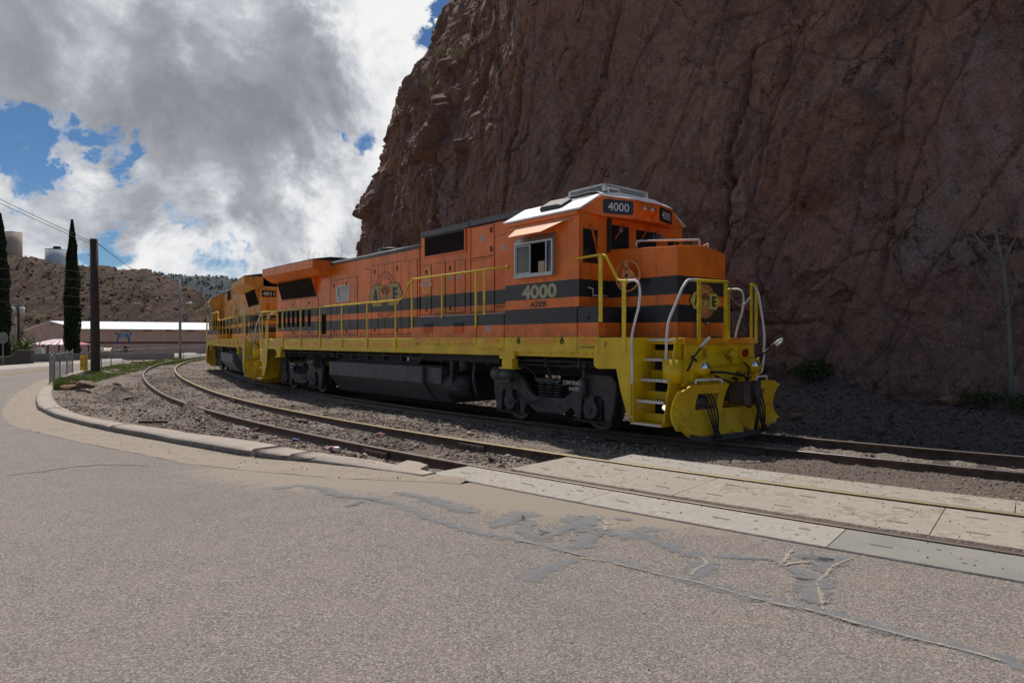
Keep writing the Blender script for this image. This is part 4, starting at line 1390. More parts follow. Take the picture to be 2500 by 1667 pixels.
# ------------------------------------------------------------------ loose stones and boulders
def rock_variants(n, seed, sub=1):
    r = np.random.default_rng(seed)
    out = []
    for _ in range(n):
        bm = bmesh.new()
        bmesh.ops.create_icosphere(bm, subdivisions=sub, radius=1)
        vs = np.array([v.co[:] for v in bm.verts])
        fs = np.array([[v.index for v in f.verts] for f in bm.faces])
        bm.free()
        vs = vs * (1 + r.uniform(-0.28, 0.28, (len(vs), 1)))
        # slice it with a few planes: angular
        for _k in range(7 if sub > 1 else 4):
            nrm = r.normal(size=3)
            nrm /= np.linalg.norm(nrm)
            d_ = r.uniform(0.45, 0.8)
            s = vs @ nrm
            vs = vs - np.outer(np.maximum(0, s - d_), nrm)
        vs = vs * np.array([1, r.uniform(0.6, 0.95), r.uniform(0.4, 0.75)])
        out.append((vs, fs))
    return out


def scatter(name, P, S, variants, mat, seed, flat=0.0):
    r = np.random.default_rng(seed)
    Vs, Fs, base = [], [], 0
    which = r.integers(0, len(variants), len(P))
    for k, (vs, fs) in enumerate(variants):
        idx = np.where(which == k)[0]
        if not len(idx):
            continue
        a = r.uniform(0, 2 * np.pi, len(idx))
        tl = r.normal(0, 0.35, (len(idx), 2))
        sc = S[idx][:, None, None]
        v = vs[None] * sc
        # tilt a little, spin about z
        x, y, z = v[..., 0], v[..., 1], v[..., 2]
        y, z = y * np.cos(tl[:, :1]) - z * np.sin(tl[:, :1]), y * np.sin(tl[:, :1]) + z * np.cos(tl[:, :1])
        x, z = x * np.cos(tl[:, 1:]) - z * np.sin(tl[:, 1:]), x * np.sin(tl[:, 1:]) + z * np.cos(tl[:, 1:])
        c, s = np.cos(a)[:, None], np.sin(a)[:, None]
        x, y = x * c - y * s, x * s + y * c
        v = np.stack([x, y, z], -1) + P[idx][:, None, :]
        f = fs[None] + (np.arange(len(idx)) * len(vs))[:, None, None] + base
        Vs.append(v.reshape(-1, 3))
        Fs.append(f.reshape(-1, 3))
        base += len(idx) * len(vs)
    o = np_mesh(name, np.concatenate(Vs), np.concatenate(Fs), mat)
    return tag(o, kind='stuff')


def place(R, phi, extra=0.0):
    R, phi = np.asarray(R, float), np.asarray(phi, float)
    z, _ = gravel_height(R, phi, np.radians(phi) * 63)
    x, y = P2(R, phi)
    return np.stack([x, y, z + extra], -1)


rv = rock_variants(14, 71)
cand_R, cand_P = [], []
for (r0, r1, p0, p1, n_) in ((62.25, 64.6, -1, 30, 15000), (64.8, 66.1, 5.1, 34, 9000), (66.3, 69.0, 6.2, 27, 13000), (64.8, 66.1, 5.1, 15, 5000), (66.3, 68.6, 6.2, 15, 5000), (62.3, 64.6, 4, 15, 5000), (57, 60.5, -1.5, 14, 19000), (62.3, 64.0, -1, 4, 3500), (60.7, 62.0, -1, 5, 1200), (58, 60.5, 14, 40, 3500), (62.4, 66.0, 28, 48, 5000)):
    q = RNG.random((n_, 2))
    R, p = r0 + (r1 - r0) * q[:, 0], p0 + (p1 - p0) * q[:, 1] ** 1.25
    keep = (R < KERB_IN(p) + 0.0)
    cand_R.append(R[keep])
    cand_P.append(p[keep])
cR, cPh = np.concatenate(cand_R), np.concatenate(cand_P)
cR = cR + np.where(cR > 60.5, widen(cPh) * 0.8, 0)
w_ = widen(cPh)
nr = np.minimum.reduce([np.abs(cR - (q + w_)) for q in (66.2, 64.72, 62.1, 60.62)])
thin_ = fbm(np.radians(cPh) * 63 * 0.9, cR * 1.1, 95, 4) + 0.35 * fbm(np.radians(cPh) * 63 * 3, cR * 3, 97, 3)
bad = (nr < 0.10) | ((cPh < 5.25) & (cR > 63.95)) | ((thin_ + 0.9 * (RNG.random(len(cR)) - 0.5) < -0.08) & (cR > 60.5))
cR, cPh = cR[~bad], cPh[~bad]
S = 0.008 + 0.024 * RNG.random(len(cR)) ** 3.0 + 0.035 * RNG.random(len(cR)) * (RNG.random(len(cR)) > 0.96)
bankk = cR < 60.4
S = np.where(bankk, S * 1.25, S)
S = np.where((~bankk) & (cPh > 4.5), S * 1.3, S)
S = np.where((cR > 62.25) & (cR < 64.1) & (cPh < 4.2), S * 0.6, S)
M['stones_dark'] = stones_mat('dark_rubble_stones', [(0.0, (0.040, 0.037, 0.037)), (0.4, (0.085, 0.077, 0.075)), (0.75, (0.14, 0.127, 0.122)), (0.93, (0.15, 0.10, 0.085)), (1.0, (0.30, 0.28, 0.265))])
pp_ = place(cR, cPh, S * 0.25)
scatter('gravel', pp_[~bankk], S[~bankk], rv, M['stones'], 72)
scatter('bank_rubble', pp_[bankk], S[bankk], rv, M['stones_dark'], 74)

# crumbs and pebbles on the crossing panels and along the gutter
n_ = 1500
q = RNG.random((n_, 2))
R = 64.05 + 2.8 * q[:, 0] ** 1.6
p = -2.5 + 7.4 * q[:, 1]
x, y = P2(R, p)
bad = np.minimum(np.abs(R - 66.2), np.abs(R - 64.72)) < 0.09
P_ = np.stack([x, y, np.full(n_, 0.0)], -1)[~bad]
S = (0.003 + 0.011 * RNG.random(len(P_)) ** 4)
n2 = 350
pg = 5.2 + 20 * RNG.random(n2) ** 1.5
Rg = KERB_OUT(pg) + 0.03 + (GUT_OUT(pg) - KERB_OUT(pg)) * RNG.random(n2) ** 1.8
x, y = P2(Rg, pg)
P2_ = np.stack([x, y, road_z(pg) + 0.013], -1)
S2 = 0.004 + 0.012 * RNG.random(n2) ** 3
n3 = 700
pr = -1 + 12 * RNG.random(n3)
Rr = 67.1 + 5.5 * RNG.random(n3) ** 1.5
x, y = P2(Rr, pr)
kk = Rr > GUT_OUT(pr)
P3_ = np.stack([x, y, road_z(pr) + 0.004], -1)[kk]
S3 = (0.0025 + 0.006 * RNG.random(n3) ** 3)[kk]
scatter('grit', np.concatenate([P_, P2_, P3_]), np.concatenate([S, S2, S3]), rv, M['stones'], 73)

# dirt packed beside the rails on the crossing
fw = np.linspace(-2.5, 4.6, 260)
V = []
for k, off in enumerate((-0.152, -0.10, -0.045)):
    x, y = P2(66.2 + off, fw)
    z = np.array([-0.012, 0.006, -0.018])[k] - 0.03 * sstep(fw, 0.9, 3.2) * (k > 0) + 0.012 * fbm(fw * 9 + 5 * k, fw * 0 + k, 79, 4)
    V.append(np.stack([x, y, z], -1))
tag(np_mesh('packed_dirt', np.stack(V, 1).reshape(-1, 3), grid_faces(len(fw), 3), M['ballast'], attrs={'soil': np.ones(len(fw) * 3) * 0.9}), kind='stuff')

bv = rock_variants(8, 81, 3)


def boulder(R, phi, size, label, mat, var=0, rz=0.0, sc=(1, 1, 1), up=0.25, name='rock', cat='rock', group=None):
    vs, fs = bv[var % len(bv)]
    v = vs * size * np.array(sc)
    a = rz
    v = np.stack([v[:, 0] * math.cos(a) - v[:, 1] * math.sin(a), v[:, 0] * math.sin(a) + v[:, 1] * math.cos(a), v[:, 2]], -1)
    o = np_mesh(name, v, fs, mat)
    pz = place(np.array([R]), np.array([phi]))[0]
    o.location = (pz[0], pz[1], pz[2] + size * up)
    return tag(o, label, cat, group)


RG = 'loose rocks among the gravel'
boulder(66.02, 9.88, 0.10, 'brown rock leaning against the near rail behind the blue can', M['boulder'], 0, 0.5, (1.2, 1, 0.9), 0.4, group=RG)
boulder(66.3, 10.75, 0.085, 'dark angular rock standing alone between kerb and near rail', M['boulder_red'], 1, 1.0, (1, 0.9, 1.2), 0.4, group=RG)
boulder(65.05, 11.3, 0.12, 'flat grey rock lying between the two rails of the near track', M['boulder'], 2, 0.2, (1.2, 1, 0.7), 0.3, group=RG)
boulder(66.06, 8.3, 0.075, 'small reddish rock touching the near rail beside the plastic bottle', M['boulder_red'], 3, 0.3, (1.5, 0.9, 0.7), 0.3, group=RG)
boulder(64.92, 8.66, 0.10, 'pale angular rock under the inner rail near the rail joint', M['boulder_tan'], 4, 0.8, (1.2, 1, 1.0), 0.3, group=RG)
boulder(66.5, 9.2, 0.07, 'low brown stone half sunk in gravel below the blue can', M['boulder_red'], 5, 0.1, (1.3, 1, 0.7), 0.2, group=RG)
boulder(67.2, 18.1, 0.17, 'pale rock half buried in the dirt mound near the bend', M['boulder'], 6, 0.6, (1.3, 1, 0.7), 0.25, group=RG)
boulder(66.75, 17.2, 0.14, 'dark pointed rock standing up on the dirt by the bend', M['boulder_red'], 7, 0.9, (0.9, 0.7, 1.5), 0.5, group=RG)
boulder(67.35, 20.4, 0.20, 'dark slab of rock tilted on top of the dirt mound', M['boulder_red'], 1, 2.4, (1.4, 0.9, 0.5), 0.6, group=RG)
boulder(64.55, 15.6, 0.13, 'tan rock beside the inner rail part way round the bend', M['boulder_tan'], 0, 0.2, (1.2, 1, 0.7), 0.3, group=RG)
boulder(64.45, 6.75, 0.09, 'flat tan stone on the gravel beyond the inner rail joint', M['boulder_tan'], 3, 1.2, (1.3, 1, 0.6), 0.25, group=RG)
RB = 'rocks on the rubble bank'
boulder(57.1, 1.30, 0.22, 'large smooth orange tan rock on the rubble bank', M['boulder_tan'], 2, 0.4, (1.5, 0.9, 0.75), 0.45, group=RB)
boulder(58.75, 2.2, 0.15, 'reddish brown block low on the bank at right', M['boulder_red'], 5, 0.9, (1.2, 1, 0.9), 0.35, group=RB)
boulder(58.55, 3.7, 0.15, 'rusty red stone at mid slope of the rubble bank', M['boulder_red'], 1, 0.3, (1.3, 1, 0.7), 0.3, group=RB)
boulder(58.6, 5.55, 0.21, 'dark grey boulder at the bottom of the rubble bank', M['boulder'], 6, 0.2, (1.2, 1, 0.9), 0.4, group=RB)
boulder(58.9, 5.0, 0.16, 'rounded grey stone beside the dark boulder near the rail', M['boulder'], 4, 1.4, (1.3, 1, 0.8), 0.3, group=RB)
boulder(58.0, 6.2, 0.14, 'pale grey slab halfway up the bank beside the engine plough', M['boulder'], 7, 0.2, (1.3, 1, 0.6), 0.3, group=RB)
boulder(58.9, 6.5, 0.13, 'small tan block beside the engine plough on the bank', M['boulder_tan'], 0, 0.5, (1.4, 0.9, 0.7), 0.3, group=RB)
boulder(56.9, 3.1, 0.15, 'pale grey stone on the crest of the bank', M['boulder'], 2, 1.1, (1.1, 1, 0.8), 0.4, group=RB)

# flat slabs of broken paving by the kerb bend
for (R, p, sz, lab, rz) in ((69.0, 23.7, 0.42, 'pinkish broken slab tipped on edge beside the kerb bend', 0.9), (68.75, 22.4, 0.38, 'dark flat slab piled in front of the pinkish slab', 0.2), (68.2, 21.4, 0.55, 'long dark slab of broken paving lying below the grass', 2.2)):
    boulder(R, p, sz, lab, M['boulder_red'] if 'pinkish' in lab else M['boulder'], 3, rz, (1.2, 0.7, 0.42), 0.35, 'slab', 'broken slab', 'broken slabs by the kerb')
mb = MB()
mb.box(-0.27, 0.27, -0.05, 0.05, 0, 0.05)
o = mb.build('plank', M['pole_wood'], bevel=0.01)
o.location = place(np.array([67.75]), np.array([12.3]))[0] + np.array([0, 0, 0.03])
o.rotation_euler = (0.05, 0.06, 0.55)
tag(o, 'short dark piece of timber lying on gravel next to the kerb', 'plank')

# broken end piece of the kerb
mb = MB()
n_ = 8
out = [(66.90, 5.83), (66.62, 5.92), (66.60, 5.72), (66.66, 5.50), (66.86, 5.42), (67.05, 5.22), (67.03, 5.55)]
mb.plate([P3(a, b, -0.14) for a, b in reversed(out)], (0, 0, 1), 0.155)
o = mb.build('slab', M['kerb'], bevel=0.012)
tag(o, 'broken flat concrete slab at the end of the kerb, next to the crossing', 'broken slab')

# litter
can = tag(empty('drinks_can', tuple(place(np.array([66.30]), np.array([9.2]))[0] + np.array([0, 0, 0.035])), 0.3), 'crumpled blue drinks can on the gravel beside the near rail', 'can')
mb = MB()
mb.tube([(-0.065, 0, 0), (-0.055, 0, 0), (-0.02, 0.006, 0.004), (0.01, -0.006, -0.006), (0.05, 0, 0), (0.062, 0, 0)], [0.024, 0.033, 0.033, 0.027, 0.033, 0.025], 14)
mb.build('body', M['blue'], can)
mb = MB()
mb.cyl((0.0625, 0, 0), (0.068, 0, 0), 0.025, 14)
mb.cyl((-0.07, 0, 0), (-0.0655, 0, 0), 0.024, 14)
mb.build('lid', M['aluminium'], can)
bot = tag(empty('plastic_bottle', tuple(place(np.array([66.62]), np.array([7.6]))[0] + np.array([0, 0, 0.05])), -0.25), 'crushed clear plastic bottle with red label and cap near the kerb', 'bottle')
mb = MB()
mb.tube([(-0.13, 0, 0.012), (-0.09, 0, 0.008), (-0.06, 0, 0), (-0.03, 0, 0), (0.05, 0, 0.004), (0.11, 0, -0.004), (0.135, 0, 0)], [0.014, 0.02, 0.046, 0.05, 0.042, 0.05, 0.04], 14)
mb.build('body', M['plastic_clear'], bot)
mb = MB()
mb.tube([(-0.035, 0, 0), (0.03, 0, 0.002)], [0.0515, 0.0475], 14)
mb.build('wrapper', M['red'], bot)
mb = MB()
mb.cyl((-0.155, 0, 0.013), (-0.128, 0, 0.012), 0.017, 12)
mb.build('cap', M['red'], bot)

# ------------------------------------------------------------------ the engines
def emblem(name, c, X, Y, r, mat_disc, mat_hex, parent, ring=True, bright=False):
    """round railway badge: disc, ring, two-part hexagon with A and E, sun rays and star, words round the rim"""
    X, Y, c = Vector(X).normalized(), Vector(Y).normalized(), Vector(c)
    N = X.cross(Y)
    L = lambda x, y, h: c + X * (x * r) + Y * (y * r) + N * h
    def loop(rad, h, n=48, x0=0, y0=0):
        return [L(x0 + rad * math.cos(2 * math.pi * k / n), y0 + rad * math.sin(2 * math.pi * k / n), h) for k in range(n)]
    def ringq(mb, r0, r1, h, n=48):
        a, b = loop(r0, h, n), loop(r1, h, n)
        mb.add(a + b, [(k, (k + 1) % n, n + (k + 1) % n, n + k) for k in range(n)])
    disc = MB()
    disc.poly(loop(1.0, 0.0))
    root = disc.build(name, mat_disc, parent)
    ink = M['ink'] if bright else M['ink_faded']
    mb = MB()
    ringq(mb, 0.975, 1.0, 0.0025)
    ringq(mb, 0.90, 0.925, 0.0025)
    mb.build('ring', ink, root)
    mb = MB()
    for word, mid, flip in (('ARIZONA', 90, False), ('EASTERN', -90, True)):
        n = len(word)
        for i, ch in enumerate(word):
            ang = mid + ((n - 1) / 2 - i) * 15 * (1 if not flip else -1)
            a = R_(ang)
            rad = 0.76
            rx, ry = math.cos(a), math.sin(a)
            up = (X * rx + Y * ry) * (-1 if flip else 1)
            rt = up.cross(N)
            add_text(mb, ch, L(rx * rad, ry * rad, 0.0025), rt, up, None, 0.15 * r, 0.02)
    mb.build('lettering', ink, root)
    # hexagon halves: left and right, waist cut away for the rays
    hexo = [[(-1.42, 0.0), (-1.08, -0.46), (-0.30, -0.46), (-0.62, 0.0), (-0.30, 0.46), (-1.08, 0.46)], [(1.42, 0.0), (1.08, 0.46), (0.30, 0.46), (0.62, 0.0), (0.30, -0.46), (1.08, -0.46)]]
    # (the waist follows a V on each half: wide at top and bottom)
    hexo = [[(-1.42, 0.0), (-1.08, -0.46), (-0.22, -0.46), (-0.52, 0.06), (-0.30, 0.46), (-1.08, 0.46)], [(1.42, 0.0), (1.08, 0.46), (0.30, 0.46), (0.52, 0.06), (0.22, -0.46), (1.08, -0.46)]]
    for hx_ in hexo:
        mb = MB()
        cx_ = sum(p[0] for p in hx_) / 6
        mb.poly([L(cx_ + (p[0] - cx_) * 1.07, p[1] * 1.07, 0.004) for p in hx_])
        h0 = mb.build('hexagon_border', ink, root)
        mb = MB()
        mb.poly([L(p[0], p[1], 0.006) for p in hx_])
        mb.build('hexagon', mat_hex, root)
    for ch, x0 in (('A', -0.86), ('E', 0.86)):
        mb = MB()
        add_text(mb, ch, L(x0, 0.0, 0.009), X, Y, 0.42 * r, 0.58 * r, 0.03)
        # heavy stem of the letter
        if ch == 'A':
            mb.poly([L(x0 + q[0], q[1], 0.0095) for q in ((0.06, -0.29), (0.23, -0.29), (0.10, 0.29), (-0.03, 0.29))])
        else:
            mb.poly([L(x0 + q[0], q[1], 0.0095) for q in ((-0.21, -0.29), (-0.03, -0.29), (-0.03, 0.29), (-0.21, 0.29))])
        mb.build('letter', M['ink'], root)
    mb = MB()
    for k in range(7):
        a0, a1 = 26 + k * 18.3, 26 + k * 18.3 + 10.5
        mb.poly([L(0.14 * math.cos(R_(a0)), -0.06 + 0.14 * math.sin(R_(a0)), 0.0035), L(0.46 * math.cos(R_(a0)), -0.06 + 0.50 * math.sin(R_(a0)), 0.0035), L(0.46 * math.cos(R_(a1)), -0.06 + 0.50 * math.sin(R_(a1)), 0.0035), L(0.14 * math.cos(R_(a1)), -0.06 + 0.14 * math.sin(R_(a1)), 0.0035)])
    mb.build('rays', M['maroon'] if bright else ink, root)
    mb = MB()
    st = []
    for k in range(10):
        a = R_(90 + 36 * k)
        rd = 0.33 if k % 2 == 0 else 0.13
        st.append(L(rd * math.cos(a), -0.10 + rd * math.sin(a), 0.011))
    mb.poly(st)
    mb.build('star', mat_hex, root)
    return root


def make_truck(cx, parent, inner):
    """two-axle truck centred at x = cx; inner = +1 when the engine's middle lies towards +x"""
    wb = 1.15
    tr = MB().box(cx - 0.9, cx + 0.9, -0.78, 0.78, 0.42, 0.75).build('truck_bolster', M['truck_dark'], parent)
    out = [(-1.62, .2), (-1.72, .6), (-1.74, .92), (-1.62, 1.04), (-1.05, 1.05), (-.82, .95), (-.58, .66), (-.42, .56), (.42, .56), (.58, .66), (.82, .95), (1.05, 1.05), (1.62, 1.04), (1.74, .92), (1.72, .6), (1.62, .2),
           (1.46, .2), (1.44, .55), (1.38, .64), (.96, .64), (.90, .55), (.86, .2), (.74, .2), (.68, .36), (.60, .38), (.45, .27), (.25, .245), (-.25, .245), (-.45, .27), (-.60, .38), (-.68, .36), (-.74, .2), (-.86, .2), (-.90, .55), (-.96, .64), (-1.38, .64), (-1.44, .55), (-1.46, .2)]
    for s in (-1, 1):
        mb = MB()
        mb.prism([(cx + p[0], p[1]) for p in out], 'y', s * 0.93, s * 1.05)
        fr = mb.build('truck_frame', M['truck'], tr, bevel=0.022)
        for hx_ in (-0.22, 0.3):
            MB().cyl((cx + hx_, s * 1.04, 0.40), (cx + hx_, s * 1.056, 0.40), 0.035, 10).build('frame_hole', M['board_black'], tr)
        for ax in (-wb, wb):
            # axle box, keeper plate, links
            det = MB()
            det.box(cx + ax - 0.22, cx + ax + 0.22, s * 0.9, s * 1.02, 0.22, 0.62)
            det.box(cx + ax - 0.5, cx + ax + 0.5, s * 0.94, s * 1.04, 0.165, 0.2)
            det.build('axle_keeper', M['truck_dark'], tr)
        for ax in (-wb, wb):
            mb = MB()
            mb.cyl((cx + ax, s * 0.95, 0.40), (cx + ax, s * 1.10, 0.40), 0.17, 20)
            mb.cyl((cx + ax, s * 1.10, 0.40), (cx + ax, s * 1.125, 0.40), 0.06, 12)
            mb.prism([(cx + ax - 0.14, .66), (cx + ax + 0.06, .66), (cx + ax + 0.16, .40), (cx + ax - 0.12, .40)], 'y', s * 1.03, s * 1.085)
            mb.build('axle_box', M['truck'], tr, bevel=0.01)
            # coil springs over the bolster seat sit at the middle
        sp = MB()
        for sx in (-0.22, 0.0, 0.22):
            for k in range(5):
                sp.torus((cx + sx, s * 0.98, 0.60 + 0.055 * k), (0, 0, 1), 0.075, 0.018, 14, 6)
        sp.box(cx - 0.36, cx + 0.36, s * 0.88, s * 1.08, 0.86, 0.92)
        sp.build('bolster_spring', M['truck'], tr)
        mb = MB()
        bx = cx - wb * inner * -1 if False else cx + inner * -0.0
        x0 = cx - inner * -1 * 0  # brake cylinder sits over the inner axle
        x0 = cx + inner * (wb + 0.42)
        mb.cyl((x0, s * 1.12, 0.96), (x0 - inner * 0.30, s * 1.12, 0.96), 0.15, 18)
        mb.cyl((x0 - inner * 0.30, s * 1.12, 0.96), (x0 - inner * 0.62, s * 1.12, 0.95), 0.15, 18, 0.10)
        mb.cyl((x0 - inner * 0.62, s * 1.12, 0.95), (x0 - inner * 0.75, s * 1.12, 0.95), 0.045, 10)
        mb.box(x0 - inner * 0.05, x0 - inner * 0.55, s * 1.0, s * 1.2, 0.80, 0.86)
        mb.build('brake_cylinder', M['tank'], tr)
        mb = MB()
        xs = cx - inner * (wb - 0.12)
        mb.cyl((xs, s * 1.12, 0.62), (xs, s * 1.12, 0.95), 0.055, 12)
        mb.cyl((xs, s * 1.12, 0.95), (xs, s * 1.12, 1.20), 0.035, 12)
        mb.box(xs - 0.07, xs + 0.07, s * 1.0, s * 1.16, 1.16, 1.24)
        mb.build('shock_absorber', M['truck'], tr)
        mb = MB()
        pip = [(cx + inner * 1.55, s * 1.0, 1.12), (cx + inner * 1.3, s * 1.02, 1.18), (cx + inner * 0.6, s * 1.02, 1.10), (cx + inner * 0.4, s * 1.04, 0.98), (cx + inner * 0.35, s * 1.05, 0.86), (cx - inner * 0.5, s * 1.06, 0.80)]
        mb.tube(arc_pts(pip, 0.06), 0.018, 8)
        mb.tube(arc_pts([(cx + inner * 0.95, s * 1.16, 1.35), (cx + inner * 0.85, s * 1.18, 0.9), (cx + inner * 0.7, s * 1.16, 0.5), (cx + inner * 0.95, s * 1.14, 0.38), (cx + inner * 1.1, s * 1.13, 0.45)], 0.15), 0.014, 6)
        mb.tube(arc_pts([(cx - inner * 0.2, s * 0.98, 1.3), (cx - inner * 0.3, s * 1.0, 1.15), (cx - inner * 0.75, s * 1.05, 1.20), (cx - inner * 1.2, s * 1.06, 1.24)], 0.1), 0.035, 8)
        mb.tube(arc_pts([(cx + inner * 0.2, s * 1.0, 1.36), (cx + inner * 0.05, s * 1.0, 1.1), (cx - inner * 0.1, s * 1.05, 0.9)], 0.1), 0.02, 6)
        mb.build('brake_pipe', M['truck'], tr)
        # slack chain
        mb = MB()
        ca, cb = Vector((cx + inner * 0.75, s * 1.13, 0.55)), Vector((cx - inner * 0.35, s * 1.1, 1.05))
        for k in range(44):
            t = k / 43
            p = ca.lerp(cb, t) + Vector((0, 0, -0.36 * 4 * t * (1 - t) * (0.7 + 0.3 * (1 - t))))
            p2 = ca.lerp(cb, min(1, t + 0.016)) + Vector((0, 0, -0.36 * 4 * (t + .016) * (1 - t - .016)))
            mb.torus(p, (0, 1, 0.3) if k % 2 else (0.3, 0.2, 1), 0.018, 0.006, 8, 4)
        mb.build('chain', M['truck'], tr)
        # brake shoes and rods low down
        mb = MB()
        for bx_ in (-0.68, 0.68):
            mb.box(cx + bx_ - 0.05, cx + bx_ + 0.05, s * 0.68, s * 0.82, 0.22, 0.62)
        mb.cyl((cx - 0.75, s * 0.85, 0.20), (cx + 0.75, s * 0.85, 0.17), 0.025, 8)
        mb.build('brake_rigging', M['truck_dark'], tr)
        if s < 0:
            text_obj('lettering', 'COMP BRAKE', (cx + inner * -0.64, -1.053, 0.865), (1, 0, 0), (0, 0, 1), M['decal_white'], tr, 0.47, 0.08, 0.02)
            text_obj('lettering', 'SHOES', (cx + inner * -0.70, -1.053, 0.755), (1, 0, 0), (0, 0, 1), M['decal_white'], tr, 0.27, 0.07, 0.02)
    for ax in (-wb, wb):
        for s in (-1, 1):
            mb = MB()
            n = 40
            prof = [(0.66, 0.44), (0.695, 0.43), (0.80, 0.415), (0.80, 0.34), (0.76, 0.33), (0.76, 0.12), (0.82, 0.11), (0.82, 0.0)]
            prof = [(0.62, 0.0), (0.62, 0.34), (0.655, 0.455), (0.69, 0.455), (0.705, 0.43)] + prof[2:]
            vs, fs = [], []
            for k in range(n):
                a = 2 * math.pi * k / n
                for (yy, rr_) in prof:
                    vs.append((cx + ax + rr_ * math.cos(a), s * yy, 0.43 + rr_ * math.sin(a)))
            m = len(prof)
            for k in range(n):
                for j in range(m - 1):
                    fs.append((k * m + j, k * m + j + 1, ((k + 1) % n) * m + j + 1, ((k + 1) % n) * m + j))
            mb.add(vs, fs, False)
            mb.build('wheel', M['steel'], tr)
        MB().cyl((cx + ax, -0.9, 0.43), (cx + ax, 0.9, 0.43), 0.09, 14).build('axle', M['truck_dark'], tr)
    return tr


def make_engine(number, om, first):
    T = om
    Y_, RY_, RW_ = M['yellow'], M['rail_yellow'], M['rail_white']
    root = empty('locomotive')
    # ---- underframe
    fr = MB()
    for s in (-1, 1):
        fr.box(-8.77, 7.87, s * 1.40, s * 1.50, 1.36, 1.715)
    fr.box(-8.75, 7.86, -1.40, 1.40, 1.60, 1.705)
    fr.box(-9.38, -8.77, -1.06, 1.06, 1.60, 1.705)
    fr.box(7.87, 8.60, -1.07, 1.07, 1.60, 1.705)
    sill = fr.build('underframe', Y_, root, bevel=0.012)
    MB().box(-9.3, 8.5, -0.55, 0.55, 0.95, 1.60).build('centre_sill', M['truck_dark'], root)
    for s in (-1, 1):
        mb = MB()
        mb.prism([(7.07, 1.365), (7.07, 1.24), (7.10, 1.20), (7.16, 1.18), (7.58, 1.19), (7.68, .80), (7.82, .42), (7.90, .42), (7.90, 1.715), (7.07, 1.715)], 'y', s * 1.495, s * 1.512)
        mb.build('corner_plate', Y_, root)
        mb = MB()
        mb.prism([(-8.28, 1.365), (-8.34, 1.2), (-8.36, 0.9), (-8.62, .42), (-8.80, .42), (-8.80, 1.715), (-8.28, 1.715)], 'y', s * 1.495, s * 1.512)
        mb.build('corner_plate', Y_, root)
        # jacking pads
        for jx in (4.76, -7.2):
            mb = MB()
            mb.box(jx - 0.23, jx + 0.23, s * 1.50, s * 1.56, 1.30, 1.45)
            mb.box(jx - 0.16, jx + 0.16, s * 1.40, s * 1.55, 1.12, 1.30)
            mb.box(jx - 0.22, jx + 0.22, s * 1.38, s * 1.58, 1.10, 1.125)
            for q in (-0.13, 0.13):
                mb.cyl((jx + q, s * 1.556, 1.37), (jx + q, s * 1.562, 1.37), 0.025, 8)
            mb.build('jacking_pad', Y_, root, bevel=0.008)
        # reflective blocks along the sill
        if True:
            for (a, b) in ((-8.74, -8.48), (-8.05, -7.66), (-7.48, -7.06), (-6.70, -6.27), (-6.05, -5.68), (-5.22, -4.84), (-4.6, -4.22), (-3.76, -3.38), (-3.13, -2.74), (-2.3, -1.93), (-1.68, -1.31), (-0.85, -0.47), (-0.2, 0.16), (0.63, 1.03)):
                MB().box(a, b, s * 1.50, s * 1.503, 1.505, 1.605).build('reflector', M['reflector'], sill)
            for (a, b) in ((1.33, 1.74), (1.88, 2.31), (2.55, 2.97), (3.13, 3.55), (4.05, 4.48), (5.24, 6.12), (6.73, 7.14)):
                MB().box(a, b, s * 1.522, s * 1.525, 1.612, 1.70).build('reflector', M['reflector'], sill)
    # ---- battery boxes / lower cab side, flush run from x 1.13 to 7.2
    for s in (-1, 1):
        for (a, b, zt) in ((1.14, 3.69, 2.20), (3.71, 4.62, 2.20), (4.64, 6.66, 2.248), (6.68, 7.18, 2.248)):
            zc_ = 1.725
            o = MB().box(a, b, s * 0.95, s * 1.515, zc_, zt).build('equipment_box', T, root, bevel=0.01)
            zb = 1.585 if a < 3 else (1.50 if a < 4.6 else 1.44)
            MB().box(a, b, s * 1.49, s * 1.52, zb, zc_).build('box_lid', Y_, o, bevel=0.006)
            mb = MB()
            for q in np.linspace(a + 0.18, b - 0.18, max(2, int((b - a) / 0.42))):
                mb.box(q - 0.05, q + 0.05, s * 1.51, s * 1.535, zb - 0.014, zb + 0.012)
            mb.build('hinge', Y_, o)
            if a < 2:
                for lx in (1.64, 2.86):
                    mb = MB()
                    for k in range(5):
                        z0 = 1.83 + 0.052 * k
                        mb.prism([(s * 1.515, z0), (s * 1.545, z0), (s * 1.515, z0 + 0.035)], 'x', lx, lx + 0.39)
                    mb.build('louvre', T, o)
            elif a > 4.6 and a < 5:
                for lx in (5.08, 6.29):
                    mb = MB()
                    mb.torus((lx, s * 1.522, 1.645), (0, 1, 0), 0.04, 0.012, 16, 6)
                    mb.box(lx - 0.012, lx + 0.012, s * 1.515, s * 1.53, 1.645, 1.74)
                    mb.build('lid_latch', M['latch'], o)
            elif a > 6:
                MB().cyl((6.93, s * 1.515, 2.06), (6.93, s * 1.53, 2.06), 0.035, 12).build('socket', M['latch'], o)
        mb = MB()
        mb.prism([(s * 1.50, 2.20), (s * 1.53, 2.20), (s * 0.93, 2.262), (s * 0.93, 2.25)], 'x', 1.13, 4.63)
        mb.build('box_top', M['black'], root)
    # ---- long hood
    w = 0.905
    def hood(x0, x1, zt, zr, nm):
        mb = MB()
        pf = [(-w, 1.70), (-w, zt - 0.03), (-w + 0.10, zr), (w - 0.10, zr), (w, zt - 0.03), (w, 1.70)]
        mb.prism(pf, 'x', x0, x1)
        return mb.build(nm, T, root)
    hood(-4.58, 0.56, 4.03, 4.05, 'engine_hood')
    hood(0.58, 4.66, 4.25, 4.27, 'alternator_hood')
    hood(-8.97, -4.60, 3.70, 3.74, 'radiator_hood')
